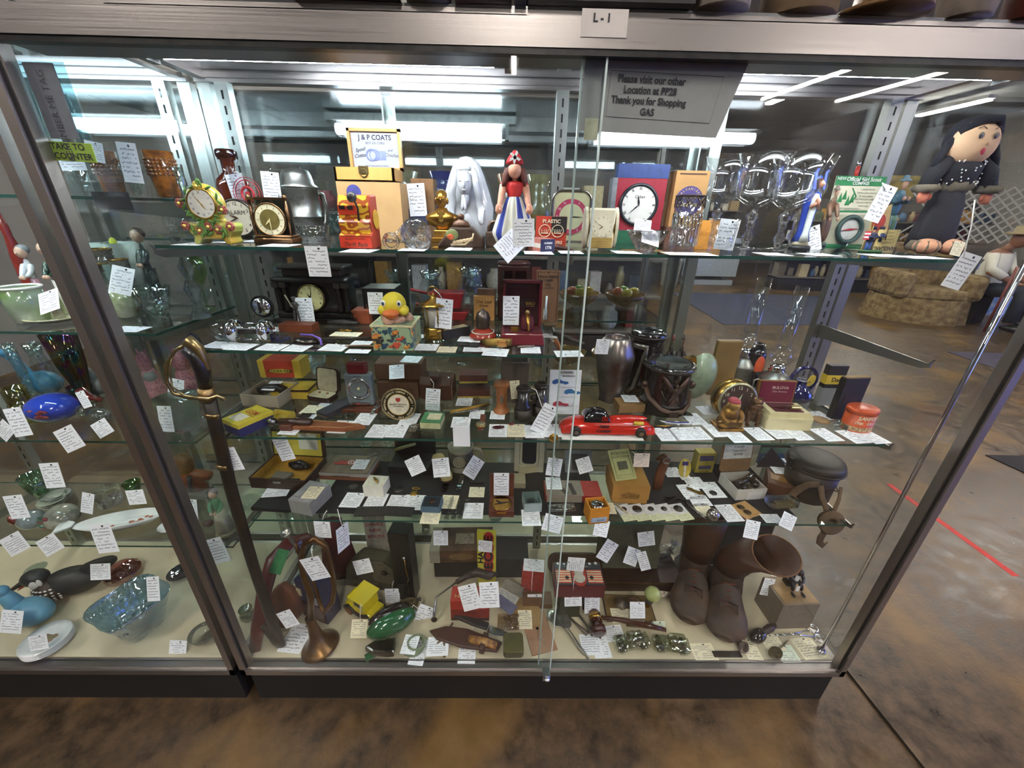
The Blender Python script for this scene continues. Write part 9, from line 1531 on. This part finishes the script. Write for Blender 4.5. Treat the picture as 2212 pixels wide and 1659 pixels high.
lat('cut_crystal_bowl','clear rippled crystal bowl beside the corner post at the front','bowl',S5,385,455,1332,1420,BOWL,cryst('eef4f2',50),.1); lat('dark_blue_bowl','slate blue glass bowl behind the corner post','bowl',S5,330,400,1205,1270,BOWL,thin('6c8ea6',1.5,.02,.14,40),.12); lat('green_glass_jar','small green bubble glass jar seen through the end glass','jar',S5,508,546,1300,1352,VASE,thin('8ca878',1.5,.02,.2,40),.05)
plates('four white floral dishes',S5,108,1392,.075,4,'d8dcdc','oval_dish'); m=M(); rr=random.Random(6); [m.ball(.010,.008,.0015,rr.uniform(-.025,.025),rr.uniform(-.015,.015),0,8,5) for k in range(8)]; tag(mk('painted_bouquet',m,mat('9c6a64',.4,n=.4,s=60,c2='6a7a48'),None,onz(108,1392,S5)+Vector((0,0,.0245))),'bouquet decoration on the topmost white floral dish','decoration')
P=onz(40,1375,S5); o=T('blue_glass_goose','second light blue glass goose at the lower left, beak to the left edge','glass goose',P+Vector((0,.05,0))); m=M(); m.ball(.07,.045,.045,.0,0,.045); m.tube([(-.02,0,.06),(-.035,0,.10),(-.04,0,.13)],[.028,.02,.018],12); m.ball(.02,.018,.018,-.044,0,.135); mk('body',m,mat('5a94ae',.4,n=.06),o,sub=1); lat('clear_platter','large thin clear glass dish at the back left of the deck','platter',S5,0,60,1210,1265,BOWL,GLS,.14)
for px,py,y,a_,w_,h_,wh in ((25,1343,.08,-6,.055,.065,'on the lower blue glass goose'),(83,1388,.03,14,.055,.04,'lying on the stack of white floral dishes'),(217,1235,.22,4,.06,.05,'on the pink glass bowl'),(331,1272,.12,6,.035,.07,'stuck on the rim of the blue rippled bowl'),(384,1404,.05,-3,.045,.055,'under the rippled crystal bowl by the post')): tv(px,py,y,wh,a_,w_,h_,lean=25)
# signs on the front glass of the left post
P=ony(150,327,-.004); o=T('counter_sign','green sign reading TAKE TO COUNTER taped inside the glass','sign',ony(151,328,.03),ry=2); sx_=mp(o.location); mk('sign_board',M().box(102*sx_,.0015,36*sx_,0,0,-18*sx_),mat('8aa63a',.6,n=.03),o); mk('lettering',M().text('TAKE TO',17*sx_,0,-.0012,9*sx_,bold=.02).text('COUNTER',17*sx_,6*sx_,-.0012,-9*sx_,bold=.02),INK,o)
a,b=ony(80,135,.03),ony(142,300,.03); o=T('tape_strip_sign','grey tape covered strip with upright lettering stuck to the glass at upper left','sign',(a+b)/2,ry=0); L_=(b-a).length; q=math.degrees(math.atan2((b-a).x,(a-b).z)); mk('strip',M().box(.045,.0015,L_,0,0,-L_/2),mat('6e7078',.5,n=.08),o,ry=-q); mk('clear_tape',M().box(.075,.0006,L_*1.02,0,.002,-L_/2),thin('d8f0f4',1.5,.1,.12),o,ry=-q); m=M(); m.T=rot(y=-q); m.text('REMEMBER ME TAG',.014,0,-.0015,-.02,a=72 if False else 90); mk('lettering',m,mat('3a3a42',.6),o)
o=S('black_tape_patch','small black square patch stuck inside the left case below the upper shelf','patch',ony(250,453,.16),M().box(.072,.0015,.032),mat('0c0b10',.7),rz=0,ry=0)
# ================= rear case goods =================
rr=random.Random(11); k=0
protos=[]
for nm,pr,c in (('pressed_glass_bowl',BOWL,'bowls'),('pressed_glass_vase',VASE,'vases'),('stemmed_glass',GOB,'stemmed glasses')):
    o=T(nm,f'one of the clear pressed glass {c} in the rear case','glassware',(0,0,-5),grp='clear '+c+' in the rear case'); mk('glass',M().lathe([(r*.05,z*(.07 if pr is BOWL else .13)) for r,z in pr],22,cap=False,flute=6,fa=.04),GLS,o); protos.append(o)
first=set()
for z in (1.30,1.07,.84,.5,S5):
    for i in range(11):
        x=-.34+i*.105+rr.uniform(-.02,.02); y=.66+rr.uniform(-.05,.15)
        if x>.78 and z in(1.07,.84,1.3): continue
        p=protos[rr.randrange(3)]; q=p if p.name not in first else copy_tree(p); first.add(p.name); s_=rr.uniform(.7,1.15); q.location=(x,y,z+.002); q.scale=(s_,s_,s_)
for i,(x,y,z,s_,c,lab) in enumerate(((.86,.74,1.30,.05,'9c8c5a','pale yellow fluted vase beyond the top shelf'),(.76,.74,1.30,.045,'b8763c','orange carved vase beyond the top shelf'),(.42,.72,1.30,.055,'a8a88c','floral painted vase beyond the top shelf'),(.55,.70,1.30,.05,'1c2c8c','cobalt blue glass vase beyond the top shelf'))): tag(mk('tall_vase',M().lathe([(r*s_,zz*.2) for r,zz in VASE],26,cap=False,flute=10,fa=.03),mat(c,.2,coat=.6,n=.15),None,(x,y,z+.002)),lab,'vase')
for x,z,c,lab in ((1.03,1.07,'8c6a3c','gold glass bowl of artificial fruit on the upper rear shelf'),(1.0,.84,'7c5c24','amber grape relief bowl on the middle rear shelf'),(1.17,.84,'8a6428','amber oval bowl with grapes at the right of the rear case'),(1.2,1.07,'6c4a20','amber compote on the upper rear shelf')):
    o=T('fruit_bowl',lab,'bowl',(x,.76,z+.002)); mk('bowl',M().lathe([(r*.075,zz*.05) for r,zz in BOWL],28,cap=False,flute=8,fa=.05),mat(c,.2,n=.3,coat=.8),o)
    if z>1: [mk('glass_fruit',M().ball(.02,.018,.016,.03*math.cos(a_),.03*math.sin(a_),.055),mat(fc,.2,coat=.8),o) for a_,fc in ((0,'c8a83c'),(1.6,'5c8a2c'),(3.1,'b8502c'),(4.6,'d0c04a'))]
o=T('blue_white_jar','blue and white painted jar with a dark spout in the rear case','jar',(.90,.74,.842)); mk('jar',M().lathe([(.03,0),(.05,.04),(.045,.09),(.02,.12),(.03,.14),(.02,.17),(0,.18)],28),mat('c8d0dc',.15,n=.4,s=40,c2='1c2c7c',coat=.8),o)
tag(mk('cream_paneling',M().box(.42,.02,.16),mat('8c8468',.8,n=.06),None,(.72,.68,.502)),'cream striped cardboard panels on the lower rear shelf','panel')
# ================= things on top of the cases =================
TOP=1.689; ZT=1.645
def topt(nm,lab,cat,x0,x1,pr,c,y=.1,part='body',hh=.16,**k):
    p=ony((x0+x1)/2,10,y); q=ZC+.004; w=(x1-x0)*mp(p); return tag(mk(nm,M().lathe([(r*w/2,z*hh) for r,z in pr],30,cap=False),mat(c,.5,n=.08,**k),None,(p.x,y,q+.001)),lab,cat)
CYL=[(0,0),(1,0),(1,1),(.9,1),(.9,.1),(0,.1)]
topt('white_crock','white ceramic pot on the case top right of the black case','pot',1492,1615,CYL,'b8aea4'); topt('beige_jug','beige stoneware jug wrapped in clear film on the case top','jug',1650,1800,CYL,'9c8468',y=.12); topt('brown_felt_hat','brown felt hat with a dark band on the case top','hat',1815,1995,[(0,0),(1,0),(1,.03),(.6,.06),(.55,.5),(0,.55)],'6a4c2c'); topt('white_bust_base','off white plaster base on the case top','pot',2010,2170,[(0,0),(.6,0),(.9,1),(0,1)],'b0a49a'); topt('cream_jar','cream jar bottom on the case top left of the centre','jar',880,975,CYL,'9c947c'); topt('red_brown_pot','red brown pot on the case top at the far right','pot',2185,2290,CYL,'5c281c')
def topb(nm,lab,x0,x1,c,y=.1,hh=.14): p=ony((x0+x1)/2,10,y); w=(x1-x0)*mp(p); tag(mk(nm,M().box(w,.18,hh),mat(c,.5,n=.08),None,(p.x,y+.06,ZC+.005)),lab,'box')
topb('black_hat_box','black box on the case top behind the paper label',1140,1488,'0d0c0e'); topb('dark_red_tray','dark red tray on the case top left of the white pillar',985,1105,'3c1614'); topb('brown_tray','dark brown tray on the case top, centre left',640,870,'4c3428'); topb('white_carton','white carton standing on the case top at the centre',1112,1136,'e8e8ea')
# number card on the header and notice on the glass
p=ony(1306,49,-.001); o=T('case_number_label','white paper label reading L-1 on the aluminium header','label',p); k_=mp(p); mk('paper',M().box(100*k_,.0008,48*k_,0,0,-25*k_),mat('c9c4be',.6,n=.03),o); mk('lettering',M().text('L - 1',21*k_,-6*k_,-.0008,7*k_,bold=.035),INK,o)
p=ony(1425,205,.003); o=T('shop_notice','grey paper notice asking to visit the other location, taped behind the glass','notice',p,ry=1.5); k_=mp(p); o.location.y=.030
p=ony(1425,205,.030); o.location=p; o.scale=(.8,1,.8); mk('sheet',M().prism([(-.152*1,-.066),(.128,-.066),(.160,.062),(-.150,.066)],0,.0008),mat('9a9a98',.7,n=.03),o)
m=M(); [m.text(t_,.0165,-.020,-.0012,z,bold=.035,sx=.92) for t_,z in (('Please visit our other',.022),('Location at PP28',.005),('Thank you for Shopping',-.012),('GAS',-.030))]; mk('lettering',m,INK,o); mk('printed_frame',M().tube([(a,-.0006,b) for a,b in ((-.10,-.040),(.108,-.042),(.118,.034),(-.10,.034))],.0004,4,True),mat('5a5a5a'),o)
mk('clear_tape',M().box(.30,.0006,.02,0,-.001,.058),thin('e8f0f0',1.5,.1,.12),o); p=ony(1275,303,.03); tag(mk('masking_tape',M().box(.022,.0006,.03),mat('c9c6a8',.7),None,p),'little square of cream tape below the lower left corner of the notice','tape')
# ================= the shop beyond =================
# skirted armchair
P=Vector((6.95,5.2,0)); o=T('skirted_armchair','gold brown patterned armchair with a pleated skirt on the shop floor','armchair',P,rz=-14); FB=mat('8a7650',.9,n=.2,s=14,c2='5c4628',bump=.2)
mk('seat',M().box(.80,.75,.16,0,0,.30),FB,o,bev=.05); mk('backrest',M().box(.85,.2,.70,0,.36,.35),FB,o,bev=.07)
for q in (-1,1): mk('armrest',M().box(.2,.8,.36,q*.42,0,.32),FB,o,bev=.07)
m=M(); m.lathe([(.66,.34),(.72,0)],48,0,0,0,.86,.74,False,flute=16,fa=.04); mk('skirt',m,FB,o)
# seated man
P=Vector((7.55,4.85,0)); o=T('person','man in a straw hat white shirt and dark jeans sitting with bent head','person',P,rz=20); m=M()
m.lathe([(.17,.46),(.19,.6),(.2,.8),(.17,.98),(.07,1.03)],20,0,.06,0,1,.65); m.tube([(0,.05,1.0),(0,-.02,1.08)],.05,10); m.ball(.08,.095,.115,0,-.06,1.16)
for q in (-1,1):
    m.tube([(q*.19,.05,.96),(q*.25,-.02,.74),(q*.16,-.26,.62)],[.055,.047,.035],10); m.ball(.035,.05,.022,q*.13,-.31,.61,8,6); [m.tube([(q*.13+(f-1.5)*.015,-.34,.61),(q*.13+(f-1.5)*.017,-.39,.595)],.008,6) for f in range(4)]; m.tube([(q*.10,-.31,.615),(q*.085,-.345,.625)],.009,6)
    m.tube([(q*.1,.06,.5),(q*.13,-.36,.52),(q*.14,-.38,.1)],[.095,.08,.05],12)
m.ball(.012,.02,.018,0,-.16,1.15,8,6); mk('body',m,mat('8c6048',.6),o)
m=M(); m.lathe([(.18,.5),(.20,.6),(.21,.8),(.18,.97),(.08,1.02)],22,0,.06,0,1,.68); [m.tube([(q*.195,.05,.96),(q*.255,-.01,.78),(q*.21,-.16,.68)],[.065,.06,.055],10) for q in (-1,1)]; mk('shirt',m,mat('c9c4b4',.8,n=.04),o)
m=M(); [m.tube([(q*.1,.08,.48),(q*.13,-.37,.53),(q*.14,-.385,.12)],[.115,.095,.07],12) for q in (-1,1)]; mk('jeans',m,mat('1e2430',.8,n=.08),o); mk('straw_hat',M().lathe([(.17,0),(.175,.01),(.10,.03),(.09,.10),(0,.11)],26,0,-.06,1.22),mat('8c7c5c',.8,n=.1),o)
for q in (-1,1): mk('shoe',M().ball(.05,.13,.045,q*.14,-.44,.045),mat('141414',.4),o)
tag(mk('black_stool',M().box(.32,.30,.42),mat('161616',.6),None,P+Vector((.0,.14,0)),rz=20),'black box seat under the seated man','seat')
tag(mk('walking_stick',M().tube([(0,0,0),(0,0,.85)],.015),mat('6a2a20',.4),None,P+Vector((-.33,-.45,0))),'red brown walking stick standing by the seated man','stick')
o=T('framed_print','blue framed print of figures standing on the floor right of the man','picture',(8.6,5.3,0),rz=-15,rx=-8); mk('frame',M().box(.95,.03,.62),mat('8a8c94',.4),o); mk('print',M().box(.88,.002,.55,0,-.017,.035),mat('4a78b4',.5,n=.4,s=9,c2='b0bcc8'),o)
# shelving with goods
rr=random.Random(21); PAL='8c3a2c 3c4a5c c8b890 5c6a4c 2a2a2e a89068 6c2430 c8c8c4 4a6a8c b8883c 7c7468 dcd4c0'.split(); GM=[mat(c,.5,n=.15,s=8) for c in PAL]; gp={}; CN='brick-red slate-blue cream olive black tan maroon white blue ochre grey ivory'.split()
def gondola(lab,x,y,rz,L_,H_,n,base='1c1c1e',glass=0):
    o=T('store_shelf',lab,'shelf unit',(x,y,0),rz); mk('base_cabinet',M().box(L_,.45,.22),mat(base,.6),o); mk('back_panel',M().box(L_,.02,H_-.22,0,.21,.22),mat('4c4844',.8),o); ca,sa=math.cos(math.radians(rz)),math.sin(math.radians(rz))
    for k in range(n):
        z=.24+(H_-.3)*k/n; mk('shelf_board',M().box(L_,.40,.02,0,0,z),mat('6c6660',.6),o)
        u=-L_/2+.12
        while u<L_/2-.1:
            w_=rr.uniform(.07,.2); h_=rr.uniform(.08,(H_-.3)/n*.8); t=rr.randrange(2); mi=rr.randrange(len(GM)); key=(t,mi)
            if key not in gp:
                g=M(); (g.box(1,.8,1) if t else g.lathe([(.35,0),(.5,.3),(.45,.7),(.25,.85),(.3,1)],14)); q=mk('goods_box' if t else 'goods_jar',g,GM[mi]); gp[key]=q
            else: q=gp[key].copy(); COL.objects.link(q)
            v=rr.uniform(-.08,.08); q.location=(x+u*ca-v*sa,y+u*sa+v*ca,z+.021); q.scale=(w_,w_,h_); q.rotation_euler=(0,0,math.radians(rz)+rr.uniform(-.3,.3)*t)
            n_=CN[mi]+(' box' if t else ' jar'); tag(q,f'{n_} among the goods on the {lab}',n_.split()[-1],f'{n_} goods on the {lab}'); u+=w_+.05
gondola('long wall shelf at the far back',3.6,9.6,0,5.5,1.9,4); gondola('far shelf behind the armchair',8.0,7.4,-4,3.6,1.7,4); gondola('shelf right behind the seated man',9.9,4.2,-62,2.8,1.6,4); gondola('shelf at the back left of the shop',-1.6,7.2,4,4.0,1.9,4); gondola('shelf left beyond the rear case',.6,3.4,0,3.4,1.75,4,'2a2420')
tag(mk('white_chest',M().box(1.1,.6,.10).box(1.15,.65,.75,0,0,.18),mat('9aa2aa',.4),None,(5.0,8.1,0)),'white appliance chest on a dark foot at the far side of the mat','chest')
for x,y,c,lab in ((4.15,7.7,'a4a49c','grey white bin left of the white chest'),(3.1,8.3,'8c8878','large pale bucket further left of the white chest')): tag(mk('bin',M().lathe([(.16,0),(.2,.5),(.21,.52),(.19,.52),(.15,.03)],24,cap=False),mat(c,.6),None,(x,y,0)),lab,'bin')
o=T('easel','dark folding easel standing beyond the rear case','easel',(2.35,4.7,0)); [mk('leg',M().tube([(a,b,0),(0,0,1.5)],.018,6),mat('1c1a1a',.5),o) for a,b in ((-.35,-.1),(.3,-.2),(.05,.4))]
o=T('lattice_panel','white wooden lattice panel high behind the rag doll','lattice',(8.9,6.3,1.0),rz=-35); m=M()
for k in range(-6,7):
    for s_ in (-1,1): m.T=tr(k*.14,0,.45)@rot(y=45*s_); m.box(.025,.012,1.2,0,s_*.006,-.6)
m.T=Matrix(); mk('lattice_slats',m,mat('a8a49c',.7),o); mk('post',M().box(.06,.06,2.1,-.75,0,-1.0),mat('8c8880',.7),o); mk('post',M().box(.06,.06,2.1,.75,0,-1.0),mat('8c8880',.7),o)
tag(mk('hanging_sign',M().box(.9,.02,.35),mat('b8a050',.5,n=.3,s=6),None,(7.6,7.1,1.72)),'yellow sign board standing on the far shelf behind the armchair','sign')
